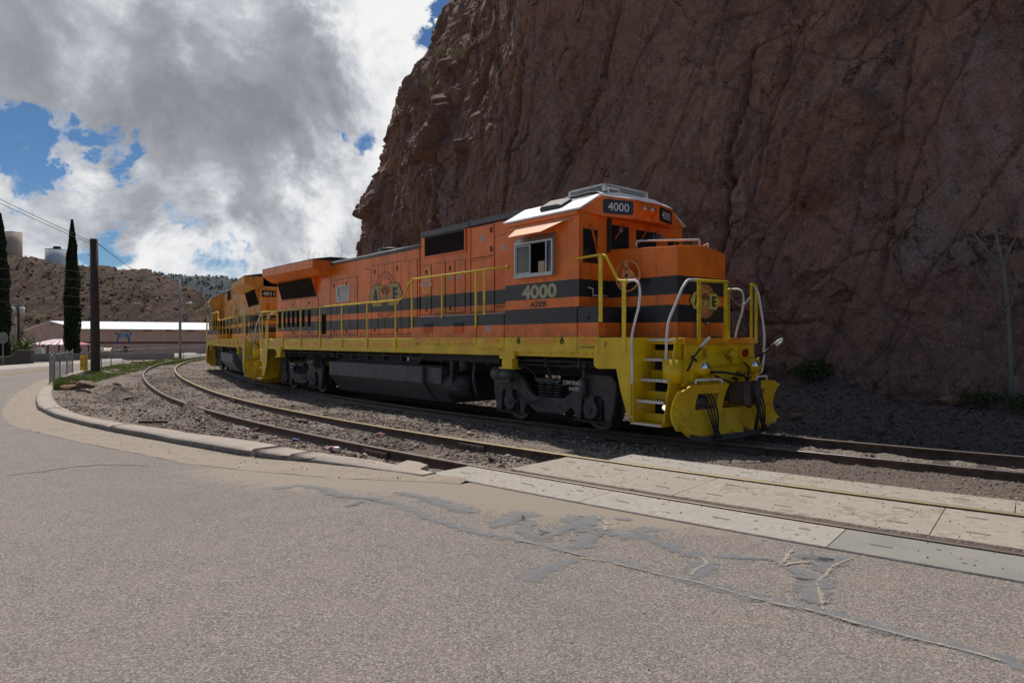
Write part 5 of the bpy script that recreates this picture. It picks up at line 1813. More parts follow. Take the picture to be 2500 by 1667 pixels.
    # rounded roof edges and roofs
    mb = MB()
    for s in (-1, 1):
        mb.tube([(-4.57, s * 0.875, 4.02), (0.56, s * 0.875, 4.02)], 0.065, 12)
    mb.build('roof_edge', M['offwhite'] if False else M['tank_pale'], root)
    MB().prism([(-0.85, 4.04), (0.85, 4.04), (0.6, 4.12), (-0.6, 4.12)], 'x', -4.6, 0.57).build('roof', M['black'], root)
    MB().prism([(-0.93, 4.235), (0.93, 4.235), (0.90, 4.37), (0.6, 4.42), (-0.6, 4.42), (-0.90, 4.37)], 'x', 0.565, 2.62).build('roof', M['black'], root)
    MB().prism([(-0.93, 4.25), (0.93, 4.25), (0.90, 4.38), (0.6, 4.43), (-0.6, 4.43), (-0.90, 4.38)], 'x', 2.65, 4.66).build('roof', M['black'], root)
    mb = MB()
    for k in range(5):
        mb.cyl((1.0 + 0.02 * k, -0.1 + 0.0 * k, 4.10 + 0), (1.0, 0, 4.1), 0.01, 6)
    # exhaust and fans
    mb = MB()
    mb.cyl((-2.3, 0, 4.05), (-2.3, 0, 4.28), 0.48, 26)
    mb.torus((-2.3, 0, 4.28), (0, 0, 1), 0.46, 0.03, 26, 6)
    mb.build('exhaust_stack', M['black'], root)
    horn = MB()
    for (yy, zz_, L) in ((-0.14, 4.22, 0.34), (0.02, 4.30, 0.42), (0.18, 4.22, 0.30)):
        horn.tube([(0.05 - L * 0.2, yy, zz_), (0.05 + L * 0.4, yy, zz_), (0.05 + L * 0.6, yy, zz_)], [0.03, 0.05, 0.10], 12)
        horn.tube([(0.05 - L * 0.2, yy, zz_), (-0.12, yy, zz_), (-0.2, yy, zz_)], [0.03, 0.04, 0.09], 12)
    horn.box(-0.05, 0.12, -0.16, 0.2, 4.05, 4.2)
    horn.build('horn', M['rubber'], root)
    # radiator wing
    mb = MB()
    for s in (-1, 1):
        mb.prism([(s * 1.50, 4.12), (s * 1.50, 3.88), (s * 1.20, 3.69), (s * 1.10, 3.66), (s * 0.92, 3.66), (s * 0.80, 3.74), (s * 0.80, 4.16)], 'x', -8.81, -4.59)
    mb.build('radiator_wing', T, root, bevel=0.008)
    MB().prism([(-1.505, 4.118), (1.505, 4.118), (1.505, 4.14), (0.9, 4.24), (-0.9, 4.24), (-1.505, 4.14)], 'x', -8.84, -4.575).build('radiator_roof', M['black'], root)
    for s in (-1, 1):
        # closing gussets and the slanted screen
        mb = MB()
        for xg in (-8.55, -5.62):
            mb.prism([(s * 0.905, 3.06), (s * 1.09, 3.66), (s * 0.905, 3.66)], 'x', xg, xg + 0.03)
        mb.build('gusset', T, root)
        sc_ = MB()
        sc_.add([(-8.5, s * 0.93, 3.09), (-5.62, s * 0.93, 3.09), (-5.62, s * 1.075, 3.63), (-8.5, s * 1.075, 3.63)], [(0, 1, 2, 3)])
        so_ = sc_.build('radiator_screen', M['screen'], root)
        mb = MB()
        for (x0, z0, x1, z1) in ((-8.5, 3.09, -5.62, 3.09), (-8.5, 3.63, -5.62, 3.63), (-7.06, 3.09, -7.06, 3.63)):
            yf = lambda z: s * (0.935 + (z - 3.09) / 0.54 * 0.145)
            mb.tube([(x0, yf(z0), z0), (x1, yf(z1), z1)], 0.014 if x0 != x1 else 0.008, 4)
        for k in range(60):
            xk = -8.5 + 2.88 * (k + 0.5) / 60
            mb.tube([(xk, s * 0.933, 3.09), (xk, s * 1.078, 3.63)], 0.004, 3, False)
        mb.build('screen_frame', M['screen'], so_)
        bo = MB()
        for xk in np.linspace(-8.6, -4.8, 9):
            bo.cyl((xk, s * 1.50, 3.97), (xk, s * 1.508, 3.97), 0.014, 6)
        bo.build('wing_bolt', M['latch'], root)
    # ---- hood doors
    dl = [-4.54, -4.14, -3.72, -3.28, -2.82]
    dl2 = [-2.41, -1.97, -1.59, -1.21, -0.77, -0.36, 0.03, 0.42]
    rd = [-8.91, -8.48, -8.09, -7.69, -7.29, -6.90, -6.40, -5.95, -5.51]
    def door(a, b, z0, z1, s, latch=False, mat=None, dz=None):
        mb = MB()
        mb.box(a + 0.010, b - 0.010, s * 0.90, s * 0.919, z0, z1)
        o = mb.build('hood_door', mat or T, root, bevel=0.006)
        MB().box(a - 0.004, b + 0.004, s * 0.90, s * 0.9075, z0 - 0.012, z1 + 0.012).build('door_seal', M['latch'], o)
        if latch:
            l = MB()
            for z in (z0 + 0.12, z1 - 0.16):
                l.box((a + b) / 2 - 0.03, (a + b) / 2 + 0.03, s * 0.918, s * 0.93, z - 0.055, z + 0.055)
            l.build('door_latch', M['latch'], o)
        return o
    for s in (-1, 1):
        for i in range(4):
            door(dl[i], dl[i + 1], 1.83, 3.50, s, i in (0, 2))
        for i in range(7):
            door(dl2[i], dl2[i + 1], 1.83, 3.725 if i else 3.66, s, i in (1, 4))
        for i in range(8):
            d_ = door(rd[i], rd[i + 1], 1.80, 3.04, s, i in (3, 6))
            if i < 7:
                mb = MB()
                xa = (rd[i] + rd[i + 1]) / 2
                mb.box(xa - 0.11, xa + 0.11, s * 0.919, s * 0.924, 2.11, 2.665)
                for k in range(9):
                    mb.box(xa - 0.105, xa + 0.105, s * 0.924, s * 0.930, 2.13 + k * 0.059, 2.15 + k * 0.059)
                mb.build('vent_slot', M['matt_black'], d_)
        door(-5.30, -4.62, 1.80, 3.62, s)
        MB().box(-5.22, -4.90, s * 0.919, s * 0.926, 1.86, 2.48).build('vent_slot', M['matt_black'], root)
        for q in (-4.59, 0.50, 2.66):
            MB().box(q - 0.02, q + 0.02, s * 0.90, s * 0.922, 1.75, 4.0 if q < 1 else 4.22).build('hood_seam', T, root)
        for (a, b) in ((0.63, 1.07), (1.23, 1.67), (1.69, 2.07), (2.09, 2.48)):
            door(a, b, 2.31, 3.52, s, a in (0.63, 1.69))
        door(2.75, 3.55, 3.52, 4.20, s)
        l = MB()
        for z in (3.66, 4.08):
            l.box(3.42, 3.49, s * 0.918, s * 0.93, z - 0.06, z + 0.06)
        l.build('door_latch', M['latch'], root)
        door(3.60, 4.62, 2.4, 3.92, s)
        door(2.72, 3.56, 2.3, 3.46, s)
        # air intake grille
        mb = MB()
        mb.box(0.79, 2.47, s * 0.90, s * 0.915, 3.735, 4.215)
        g_ = mb.build('intake_grille', M['board_black'], root)
        mb = MB()
        for k in range(42):
            xk = 0.82 + 1.62 * k / 41
            mb.box(xk - 0.008, xk + 0.008, s * 0.915, s * 0.928, 3.75, 4.20)
        mb.build('grille_bar', M['screen'], g_)
        mb = MB()
        mb.box(0.75, 2.51, s * 0.90, s * 0.938, 3.705, 3.735)
        mb.box(2.47, 2.51, s * 0.90, s * 0.938, 3.735, 4.215)
        mb.box(0.75, 0.79, s * 0.90, s * 0.938, 3.735, 4.215)
        mb.build('grille_frame', T, g_)
        # grab and small stickers
        for (a, b, z0, z1) in ((3.06, 3.22, 3.87, 3.98), (3.78, 3.93, 3.60, 3.71), (1.80, 1.95, 3.08, 3.17), (2.18, 2.33, 3.08, 3.17)):
            o = MB().box(a, b, s * 0.919, s * 0.9225, z0, z1).build('warning_sticker', M['decal_white'], root)
            X = (-s, 0, 0)
            mb = MB()
            for k, wd in enumerate(('DANGER', '600 VOLTS')):
                add_text(mb, wd, ((a + b) / 2, s * 0.9245, z1 - 0.03 - 0.048 * k), X, (0, 0, 1), (b - a) * 0.85, 0.03, 0.02)
            mb.build('lettering', M['decal_red'], o)
        o = MB().box(4.04, 4.20, s * 1.5155, s * 1.519, 1.865, 1.96).build('warning_sticker', M['decal_white'], root)
        mb = MB()
        for k, wd in enumerate(('DANGER', '600 VOLTS')):
            add_text(mb, wd, (4.12, s * 1.521, 1.935 - 0.042 * k), (-s, 0, 0), (0, 0, 1), 0.135, 0.028, 0.02)
        mb.build('lettering', M['decal_red'], o)
        # notice board on the doors
        o = MB().box(-4.20, -3.30, s * 0.92, s * 0.923, 2.815, 3.31).build('notice', M['decal_white'], root)
        mb = MB()
        X = (-s, 0, 0)
        lx = -4.0 if s < 0 else -3.5
        add_text(mb, 'X', (lx, s * 0.925, 3.14), X, (0, 0, 1), 0.20, 0.26, 0.03)
        add_text(mb, 'R', (lx - 0.1 * -s * -1, s * 0.925, 2.92), X, (0, 0, 1), 0.08, 0.12, 0.03)
        add_text(mb, 'R', (lx + 0.1 * -s, s * 0.925, 2.92), X, (0, 0, 1), 0.08, 0.12, 0.03)
        mb.build('crossing_mark', M['ink'], o)
        mb = MB()
        tx = -3.60 if s < 0 else -3.9
        for k, (wd, h) in enumerate((('OPERATION', 0.062), ('LIFESAVER', 0.062), ('LOOK LISTEN', 0.035), ('AND LIVE', 0.035), ('AT EVERY CROSSING', 0.028))):
            add_text(mb, wd, (tx, s * 0.925, 3.24 - 0.092 * k), X, (0, 0, 1), 0.50 if k < 2 else 0.4, h, 0.01)
        mb.build('lettering', M['decal_grey'], o)
        # "zero injuries" ring
        xo = 0.86
        ro = MB()
        a_, b_ = [], []
        nn_ = 36
        for k in range(nn_):
            t = 2 * math.pi * k / nn_
            a_.append((xo + 0.215 * math.cos(t), s * 0.9225, 3.135 + 0.32 * math.sin(t)))
            b_.append((xo + 0.175 * math.cos(t), s * 0.9225, 3.135 + 0.275 * math.sin(t)))
        ro.add(a_ + b_, [(k, (k + 1) % nn_, nn_ + (k + 1) % nn_, nn_ + k) for k in range(nn_)])
        o = ro.build('safety_emblem', M['ring_yellow'], root)
        mb = MB()
        add_text(mb, 'Zero', (xo, s * 0.925, 3.165), X, (0, 0, 1), 0.33, 0.115, 0.03)
        add_text(mb, 'Injuries', (xo, s * 0.925, 3.035), X, (0, 0, 1), 0.52, 0.125, 0.03)
        mb.build('lettering', M['decal_white'], o)
        text_obj('lettering', 'The Goal Every Day', (xo, s * 0.925, 2.775), X, (0, 0, 1), M['ink_faded'], o, 0.55, 0.05, 0.01)
        emblem('railway_emblem', (-1.19, s * 0.9215, 2.885), X, (0, 0, 1), 0.63, T, M['logo_yellow'], root)
    # ---- rear end of the hood: number boards and ladder rungs
    for s in (-1, 1):
        o = MB().box(-8.99, -8.965, s * 0.36, s * 0.895, 3.33, 3.59).build('number_board', M['board_black'], root, bevel=0.01)
        text_obj('lettering', number, (-8.992, s * 0.63, 3.46), (0, -1, 0), (0, 0, 1), M['number_white'], o, 0.44, 0.16, 0.02)
        mb = MB()
        for z in (1.95, 2.2, 2.5, 2.8, 3.15, 3.72):
            mb.tube(arc_pts([(-8.97, s * 0.35, z), (-9.04, s * 0.35, z), (-9.04, s * 0.80, z), (-8.97, s * 0.80, z)], 0.02, 3), 0.013, 6)
        mb.build('rung', RW_, root)
    # ---- cab
    cw, x0, x1 = 1.50, 4.65, 6.70
    cab = MB()
    wa, wb_, wz0, wz1 = 5.08, 6.08, 2.95, 3.56
    for s in (-1, 1):
        y0, y1 = s * (cw - 0.05), s * cw
        cab.box(x0, wa, y0, y1, 2.25, 4.0)
        cab.box(wb_, x1, y0, y1, 2.25, 4.0)
        cab.box(wa, wb_, y0, y1, 2.25, wz0)
        cab.box(wa, wb_, y0, y1, wz1, 4.0)
    # rear wall and front wall (with openings behind the panes)
    gab = [(-cw, 2.25), (cw, 2.25), (cw, 4.0), (0.95, 4.31), (-0.95, 4.31), (-cw, 4.0)]
    cab.prism([(p[0] * 0.999, p[1]) for p in gab], 'x', x0, x0 + 0.04)
    cab.prism([(p[0] * 0.999, p[1]) for p in gab], 'x', x1 - 0.04, x1)
    cab_o = cab.build('cab', T, root)
    MB().box(x0 + 0.05, x1 - 0.05, -1.44, 1.44, 2.28, 2.32).build('cab_floor', M['interior'], root)
    mb = MB()
    mb.box(x0 + 0.045, x0 + 0.06, -1.44, 1.44, 2.3, 4.05)
    mb.box(x1 - 0.06, x1 - 0.045, -1.44, 1.44, 2.3, 4.05)
    mb.box(x0 + 0.05, x1 - 0.05, -0.02, 0.02, 2.3, 4.05)
    mb.build('cab_lining', M['interior'], root)
    roof_pf = [(-1.535, 3.975), (-1.535, 4.005), (-0.96, 4.335), (-0.5, 4.40), (0.5, 4.40), (0.96, 4.335), (1.535, 4.005), (1.535, 3.975), (0.95, 4.30), (-0.95, 4.30)]
    MB().prism(roof_pf, 'x', 4.62, 6.76).build('cab_roof', M['white_roof'], root)
    # roof vent, hose and air conditioner
    mb = MB()
    vz = lambda y: 4.005 + (1.535 - abs(y)) * 0.574
    mb.prism([(5.50, 0), (6.06, 0), (6.10, 0.05), (6.0, 0.09), (5.55, 0.10), (5.50, 0.07)], 'y', 0, 0.34)
    ro = mb.build('roof_vent', M['black'], root, bevel=0.02)
    ro.location = (0, -1.33, vz(1.33) - 0.01)
    ro.rotation_euler = (math.atan(0.574), 0, 0)
    mb = MB()
    mb.tube(arc_pts([(5.9, -1.05, vz(1.05) + 0.08), (6.1, -1.0, vz(1.0) + 0.04), (6.45, -0.97, vz(0.97) + 0.05), (6.62, -0.9, 4.37), (6.55, -0.6, 4.42)], 0.1), 0.028, 8)
    mb.build('roof_hose', M['rubber'], root)
    ac = MB()
    ax0, ax1, aw, az0, az1 = 5.55, 6.52, 0.63, 4.40, 4.605
    for s in (-1, 1):
        ac.box(ax0, ax1, s * aw, s * (aw - 0.03), az0, az0 + 0.045)
        ac.box(ax0, ax1, s * aw, s * (aw - 0.03), az1 - 0.03, az1)
        for q in (ax0, ax1 - 0.07):
            ac.box(q, q + 0.07, s * aw, s * (aw - 0.08), az0, az1)
    for q in (ax0, ax1 - 0.03):
        ac.box(q, q + 0.03, -aw, aw, az0, az0 + 0.045)
        ac.box(q, q + 0.03, -aw, aw, az1 - 0.03, az1)
    ac.box(ax0 + 0.02, ax1 - 0.02, -aw + 0.02, aw - 0.02, az1 - 0.012, az1 + 0.006)
    aco = ac.build('air_conditioner', M['offwhite'], root)
    MB().box(ax0 + 0.05, ax1 - 0.05, -aw + 0.05, aw - 0.05, az0, az1 - 0.02).build('coil', M['board_black'], aco)
    mb = MB()
    for s in (-1, 1):
        for k in range(34):
            for dz in (1, -1):
                xa = ax0 + 0.07 + (ax1 - ax0 - 0.14) * (k + 0.5) / 34
                mb.tube([(xa - 0.04 * dz, s * (aw - 0.01), az0 + 0.045), (xa + 0.04 * dz, s * (aw - 0.01), az1 - 0.03)], 0.0035, 3, False)
    for k in range(46):
        for dz in (1, -1):
            ya = -aw + 0.07 + (2 * aw - 0.14) * (k + 0.5) / 46
            mb.tube([(ax1 - 0.01, ya - 0.04 * dz, az0 + 0.045), (ax1 - 0.01, ya + 0.04 * dz, az1 - 0.03)], 0.0035, 3, False)
    mb.build('guard_mesh', M['offwhite'], aco)
    mb = MB()
    mb.tube(arc_pts([(6.60, -0.62, 4.39), (6.60, -0.62, 4.50), (6.60, -0.32, 4.50), (6.60, -0.32, 4.40)], 0.03), 0.016, 6)
    mb.tube([(6.66, 0.05, 4.41), (6.66, 0.3, 4.41)], 0.02, 6)
    mb.build('roof_grab', M['offwhite'], root)
    # side windows: projecting aluminium bay with sliding panes
    for s in (-1, 1):
        f = MB()
        xa, xb, za, zb, yo = 5.04, 6.12, 2.88, 3.53, 1.60
        for (a, b, c_, d_) in ((xa, xb, za, za + 0.05), (xa, xb, zb - 0.035, zb), (xa, xa + 0.04, za + 0.05, zb - 0.035), (xb - 0.04, xb, za + 0.05, zb - 0.035), (5.93, 5.96, za + 0.05, zb - 0.035)):
            f.box(a, b, s * 1.495, s * yo, c_, d_)
        f.box(xa, xb, s * 1.495, s * (yo + 0.02), za - 0.02, za)
        f.prism([(s * yo, zb), (s * 1.50, zb + 0.13), (s * 1.495, zb + 0.02), (s * (yo - 0.03), zb - 0.005)], 'x', xa - 0.01, xb + 0.01)
        fo = f.build('side_window', M['aluminium'], root)
        f = MB()
        for (a, b, c_, d_) in ((5.09, 5.50, 2.935, 2.955), (5.09, 5.50, 3.46, 3.48), (5.09, 5.11, 2.955, 3.46), (5.475, 5.50, 2.955, 3.46)):
            f.box(a, b, s * 1.565, s * 1.59, c_, d_)
        f.build('sliding_frame', M['aluminium'], fo)
        MB().box(5.105, 5.48, s * 1.572, s * 1.578, 2.95, 3.465).build('pane', M['glass'], fo)
        MB().box(5.965, 6.08, s * 1.575, s * 1.58, 2.93, 3.495).build('pane', M['glass'], fo)
        st_ = MB()
        st_.box(5.60, 5.95, s * 0.75, s * 1.25, 2.75, 2.85)
        st_.box(5.56, 5.66, s * 0.78, s * 1.22, 2.85, 3.38)
        st_.box(5.57, 5.65, s * 0.9, s * 1.1, 3.38, 3.52)
        st_.cyl((5.75, s * 1.0, 2.32), (5.75, s * 1.0, 2.76), 0.05, 10)
        st_.build('seat', M['seat'], root, bevel=0.03)
        pd = MB()
        pd.box(5.73, 5.90, s * 1.56, s * 1.60, 2.94, 3.14)
        pd.build('arm_pad', M['pad'], root, bevel=0.012)
        # sun shade on a rail
        aw_ = MB()
        aw_.tube([(4.78, s * 1.53, 3.83), (6.52, s * 1.53, 3.83)], 0.018, 8)
        aw_.add([(5.02, s * 1.53, 3.835), (6.40, s * 1.53, 3.835), (6.02, s * 1.80, 3.64), (5.08, s * 1.80, 3.64), (5.02, s * 1.53, 3.825), (6.40, s * 1.53, 3.825), (6.02, s * 1.80, 3.63), (5.08, s * 1.80, 3.63)],
                [(0, 1, 2, 3), (7, 6, 5, 4), (0, 4, 5, 1), (1, 5, 6, 2), (2, 6, 7, 3), (3, 7, 4, 0)])
        so_ = aw_.build('sun_shade', M['peach'], root)
        MB().prism([(s * 1.51, 3.96), (s * 1.535, 3.96), (s * 1.535, 3.90), (s * 1.51, 3.90)], 'x', 4.66, 6.69).build('drip_rail', T, root)
        # road number on the cab side
        text_obj('road_number', number, (5.645, s * 1.5035, 2.585), (-s, 0, 0), (0, 0, 1), M['number_cream'], root, 0.98, 0.268, 0.04)
        text_obj('reporting_mark', 'AZER', (5.635, s * 1.5035, 2.345), (-s, 0, 0), (0, 0, 1), M['ink'], root, 0.48, 0.10, 0.03)
        text_obj('lettering', 'F', (7.35, s * 1.515, 1.585), (-s, 0, 0), (0, 0, 1), M['decal_red'], root, 0.06, 0.11, 0.02)
        text_obj('lettering', 'EVENT RECORDER', (6.93, s * 1.5235, 1.545), (-s, 0, 0), (0, 0, 1), M['ink'], root, 0.34, 0.035, 0.01)
        MB().box(4.83, 4.92, s * 1.501, s * 1.504, 1.375, 1.425).build('white_patch', M['decal_white'], root)
    # ---- cab front: narrow outer windows, windscreens, pillar
    def pane(nm, ya, yb, za, zb, xp=6.702, fr_=0.03, parent=None):
        g = MB().box(xp - 0.004, xp + 0.004, ya, yb, za, zb).build(nm, M['rubber'], root, bevel=0.003)
        MB().box(xp + 0.004, xp + 0.008, ya + 0.02, yb - 0.02, za + 0.02, zb - 0.02).build('pane', M['glass'], g)
        return g
    for s in (-1, 1):
        pane('corner_window', min(s * 1.40, s * 1.02), max(s * 1.40, s * 1.02), 3.05, 3.66)
        mb = MB()
        mb.tube([(6.74, s * 1.25, 3.73), (6.75, s * 1.07, 3.20)], 0.008, 6)
        mb.tube([(6.74, s * 1.22, 3.73), (6.75, s * 1.05, 3.30)], 0.008, 6)
        mb.box(6.715, 6.73, s * 1.05, s * 1.03, 3.12, 3.42)
        mb.cyl((6.70, s * 1.23, 3.73), (6.76, s * 1.23, 3.73), 0.02, 8)
        mb.build('wiper', T, root)
    pane('windscreen', -0.69, -0.16, 3.33, 3.80)
    pane('windscreen', 0.05, 0.66, 3.33, 3.78)
    mb = MB()
    mb.box(6.70, 6.76, -0.775, -0.70, 3.28, 3.93)
    mb.build('pillar', M['black'], root)
    mb = MB()
    for (ya, za, yb, zb) in ((-0.28, 3.92, -0.62, 3.52), (0.40, 3.90, 0.06, 3.50)):
        mb.tube([(6.75, ya, za), (6.76, yb, zb)], 0.008, 6)
    mb.tube(arc_pts([(6.80, -0.55, 3.92), (6.86, -0.55, 3.84), (6.86, -0.2, 3.84), (6.80, -0.2, 3.92)], 0.02), 0.014, 6)
    mb.build('wiper', T, root)
    mb = MB()
    mb.box(6.715, 6.73, -0.46, -0.36, 3.68, 3.77)
    mb.build('decal', M['decal_grey'], root)
    MB().box(6.74, 6.80, 0.66, 0.74, 3.62, 3.75).build('mirror', M['chrome'], root)
    # ---- brow with number boards and headlights
    brow = MB()
    plan = [(6.69, -1.50), (6.80, -1.02), (7.0, -0.36), (7.0, 0.36), (6.80, 1.02), (6.69, 1.50)]
    lo = [3.985, 3.91, 3.895, 3.895, 3.91, 3.985]
    hi = [4.0, 4.275, 4.255, 4.255, 4.275, 4.0]
    vs = [(p[0], p[1], z) for p, z in zip(plan, lo)] + [(p[0], p[1], z) for p, z in zip(plan, hi)] + [(6.68, p[1] * 0.985, z) for p, z in zip(plan, lo)] + [(6.68, p[1] * 0.985, z) for p, z in zip(plan, [4.0, 4.29, 4.37, 4.37, 4.29, 4.0])]
    fs = []
    for k in range(5):
        fs += [(k, k + 1, k + 7, k + 6), (k + 12, k + 13, k + 1, k), (k + 6, k + 7, k + 19, k + 18)]
    brow.add(vs, fs)
    bo = brow.build('brow', T, root)
    mb = MB()
    for k in range(1, 4):
        a, b = plan[k], plan[k + 1]
        mb.add([(a[0] + 0.02, a[1], hi[k] + 0.004), (b[0] + 0.02, b[1], hi[k + 1] + 0.004), (6.66, b[1], 4.375), (6.66, a[1], 4.375), (a[0] + 0.02, a[1], hi[k] - 0.008), (b[0] + 0.02, b[1], hi[k + 1] - 0.008)], [(0, 1, 2, 3), (4, 5, 1, 0)])
    mb.build('brow_cover', M['white_roof'], bo)
    for s in (-1, 1):
        a, b = Vector((7.0, s * 0.36, 0)), Vector((6.80, s * 1.02, 0))
        t = (b - a).normalized()
        N = Vector((-t.y * s, t.x * s, 0))
        if N.x < 0:
            N = -N
        c = (a + b) / 2 + t * 0.0 + Vector((0, 0, 4.085)) + N * 0.002
        hw, hh, rr_ = 0.315, 0.128, 0.04
        pts = []
        for (sx, sz, a0) in ((1, 1, 0), (-1, 1, 90), (-1, -1, 180), (1, -1, 270)):
            for k in range(5):
                an = R_(a0 + 90 * k / 4)
                pts.append((sx * (hw - rr_) + rr_ * math.cos(an), sz * (hh - rr_) + rr_ * math.sin(an)))
        RT = Vector((0, 0, 1)).cross(N)
        mb = MB()
        mb.plate([c + RT * p[0] + Vector((0, 0, p[1])) for p in pts], N, 0.012)
        nb = mb.build('number_board', M['board_black'], bo)
        text_obj('lettering', number, c + N * 0.014, RT, (0, 0, 1), M['number_white'], nb, 0.45, 0.155, 0.015)
    hb = MB()
    hb.plate([(7.002, y, z) for (y, z) in ((-0.2, 3.98), (0.2, 3.98), (0.22, 4.0), (0.22, 4.18), (0.2, 4.2), (-0.2, 4.2), (-0.22, 4.18), (-0.22, 4.0))], (1, 0, 0), 0.01)
    hbo = hb.build('headlight_panel', T, bo)
    for yy in (-0.10, 0.11):
        mb = MB()
        mb.tube([(7.005, yy, 4.085), (7.066, yy, 4.085), (7.066, yy, 4.085)], [0.094, 0.09, 0.080], 22, False)
        h_ = mb.build('headlight', T, bo)
        MB().sphere((7.045, yy, 4.085), 0.078, 18, 12, (0.7, 1, 1)).build('lens', M['chrome'], h_)
    # ---- nose
    nw, xn = 0.72, 8.22
    mb = MB()
    nv = [(6.70, -nw - 0.02, 1.70), (xn - 0.02, -nw, 1.70), (xn, -nw + 0.01, 1.70), (xn + 0.03, 0, 1.70), (xn, nw - 0.01, 1.70), (6.70, nw + 0.02, 1.70)]
    tz = [3.33, 3.255, 3.25, 3.31, 3.22, 3.30]
    vs = nv + [(p[0], p[1], z) for p, z in zip(nv, tz)] + [(6.70, 0, 3.40)]
    fs = [(k, (k + 1) % 6, (k + 1) % 6 + 6, k + 6) for k in range(5)] + [(6, 7, 8, 9, 12), (9, 10, 11, 12)]
    mb.add(vs, fs)
    no = mb.build('nose', T, root, bevel=0.015)
    mb = MB()
    mb.box(xn - 0.002, xn + 0.045, 0.18, 0.56, 1.735, 2.0)
    mb.build('nose_door', T, no, bevel=0.006)
    MB().box(xn + 0.01, xn + 0.05, 0.2, 0.5, 1.715, 1.735).build('door_foot', M['board_black'], no)
    emblem('nose_emblem', (xn + 0.033, 0.03, 2.345), (0, 1, 0), (0, 0, 1), 0.31, M['logo_peach'], M['logo_bright'], no, bright=True)
    MB().sphere((xn + 0.06, 0.06, 1.955), 0.035, 12, 8).build('knob', M['aluminium'], no)
    mb = MB()
    mb.tube(arc_pts([(7.30, -0.66, 3.32), (7.30, -0.66, 3.43), (8.12, 0.06, 3.43), (8.12, 0.06, 3.33)], 0.04), 0.018, 8)
    mb.tube(arc_pts([(8.05, 0.42, 3.30), (8.05, 0.42, 3.40), (7.8, 0.62, 3.40), (7.8, 0.62, 3.30)], 0.03), 0.014, 8)
    mb.tube([(7.0, 0.35, 3.44), (7.0, 0.6, 3.44)], 0.012, 6)
    mb.build('nose_grab', M['offwhite'], root)
    mb = MB()
    mb.tube([(8.1, -0.725, 2.50), (7.55, -0.735, 2.50)], 0.008, 6)
    # brake wheel
    bw = MB()
    cwx, cwz, yb = 7.27, 2.80, -0.86
    bw.torus((cwx, yb, cwz), (0, 1, 0), 0.27, 0.016, 36, 8)
    vs, n_ = [], 24
    for k in range(n_):
        a = 2 * math.pi * k / n_
        r_ = 0.15 + 0.022 * math.cos(3 * a + 0.6)
        vs.append((cwx + r_ * math.cos(a), yb, cwz + r_ * math.sin(a)))
    bw.plate(vs, (0, -1, 0), 0.012)
    for k in range(3):
        a = R_(100 + 120 * k)
        c_, s_ = math.cos(a), math.sin(a)
        bw.plate([(cwx + c_ * 0.1 - s_ * 0.05, yb, cwz + s_ * 0.1 + c_ * 0.05), (cwx + c_ * 0.1 + s_ * 0.05, yb, cwz + s_ * 0.1 - c_ * 0.05), (cwx + c_ * 0.265 + s_ * 0.03, yb, cwz + s_ * 0.265 - c_ * 0.03), (cwx + c_ * 0.265 - s_ * 0.03, yb, cwz + s_ * 0.265 + c_ * 0.03)], (0, -1, 0), 0.012)
    bw.cyl((cwx, -0.73, cwz), (cwx, yb - 0.03, cwz), 0.04, 14)
    bwo = bw.build('brake_wheel', T if False else M['logo_peach'], root)
    MB().cyl((cwx, yb - 0.03, cwz), (cwx, yb - 0.045, cwz), 0.028, 12).build('hub', M['latch'], bwo)
    mb = MB()
    mb.tube(arc_pts([(6.715, -1.30, 2.60), (6.78, -1.30, 2.60), (6.78, -1.22, 2.58), (6.75, -1.20, 2.45)], 0.03), 0.01, 6)
    mb.tube([(6.74, -1.18, 2.47), (6.74, -0.80, 2.47)], 0.012, 6)
    mb.build('door_handle', RW_, root)
    # ---- handrails
    r_ = 0.023
    for s in (-1, 1):
        mb = MB()
        y = s * 1.515
        mb.tube(arc_pts([(-8.86, y, 2.65), (0.52, y, 2.65), (0.75, y, 2.70), (1.02, y, 3.05), (1.22, y, 3.12), (4.74, y, 3.12)], 0.12, 6), r_, 8)
        mb.cyl((4.70, y, 3.12), (4.74, y * 0.985, 3.12), 0.035, 8)
        ho = mb.build('handrail', RY_, root)
        for q in (-8.26, -6.90, -5.45, -4.03, -2.58, -1.10, 0.37):
            m2 = MB()
            m2.box(q - 0.028, q + 0.028, y - 0.012, y + 0.012, 1.46, 2.64)
            m2.cyl((q, y - 0.03, 2.65), (q, y + 0.03, 2.65), 0.03, 8)
            m2.build('handrail_post', RY_, ho, bevel=0.004)
        for q, zb in ((1.17, 1.95), (2.44, 2.16), (3.70, 1.93), (3.99, 2.18)):
            m2 = MB()
            m2.box(q - 0.03, q + 0.03, y - 0.012 + s * 0.012, y + 0.012 + s * 0.012, zb, 3.10)
            m2.cyl((q, y - 0.03, 3.12), (q, y + 0.03, 3.12), 0.03, 8)
            m2.build('handrail_post', RY_, ho, bevel=0.004)
        mb = MB()
        mb.tube(arc_pts([(6.60, y, 3.11), (7.20, y, 3.125), (7.34, y, 3.11), (7.62, y, 2.66), (7.75, y, 2.645), (7.84, y, 2.645)], 0.08, 6), r_, 8)
        h2 = mb.build('handrail', RY_, root)
        for q, zb, zt in ((7.23, 1.98, 3.12), (7.75, 1.45, 2.64)):
            MB().box(q - 0.04, q + 0.04, y - 0.012, y + 0.012, zb, zt).build('handrail_post', RY_, h2, bevel=0.004)
        mb = MB()
        mb.tube(arc_pts([(7.80, y, 2.645), (7.99, y, 2.64), (8.07, y, 2.58), (8.09, y, 2.42), (8.06, y, 2.19), (7.99, y, 2.0), (7.93, y, 1.80), (7.91, y, 1.65), (7.925, y, 1.30), (7.93, y, 0.98), (7.87, y * 0.99, 0.95)], 0.05, 4), 0.021, 8)
        mb.build('grab_rail', RW_, root)
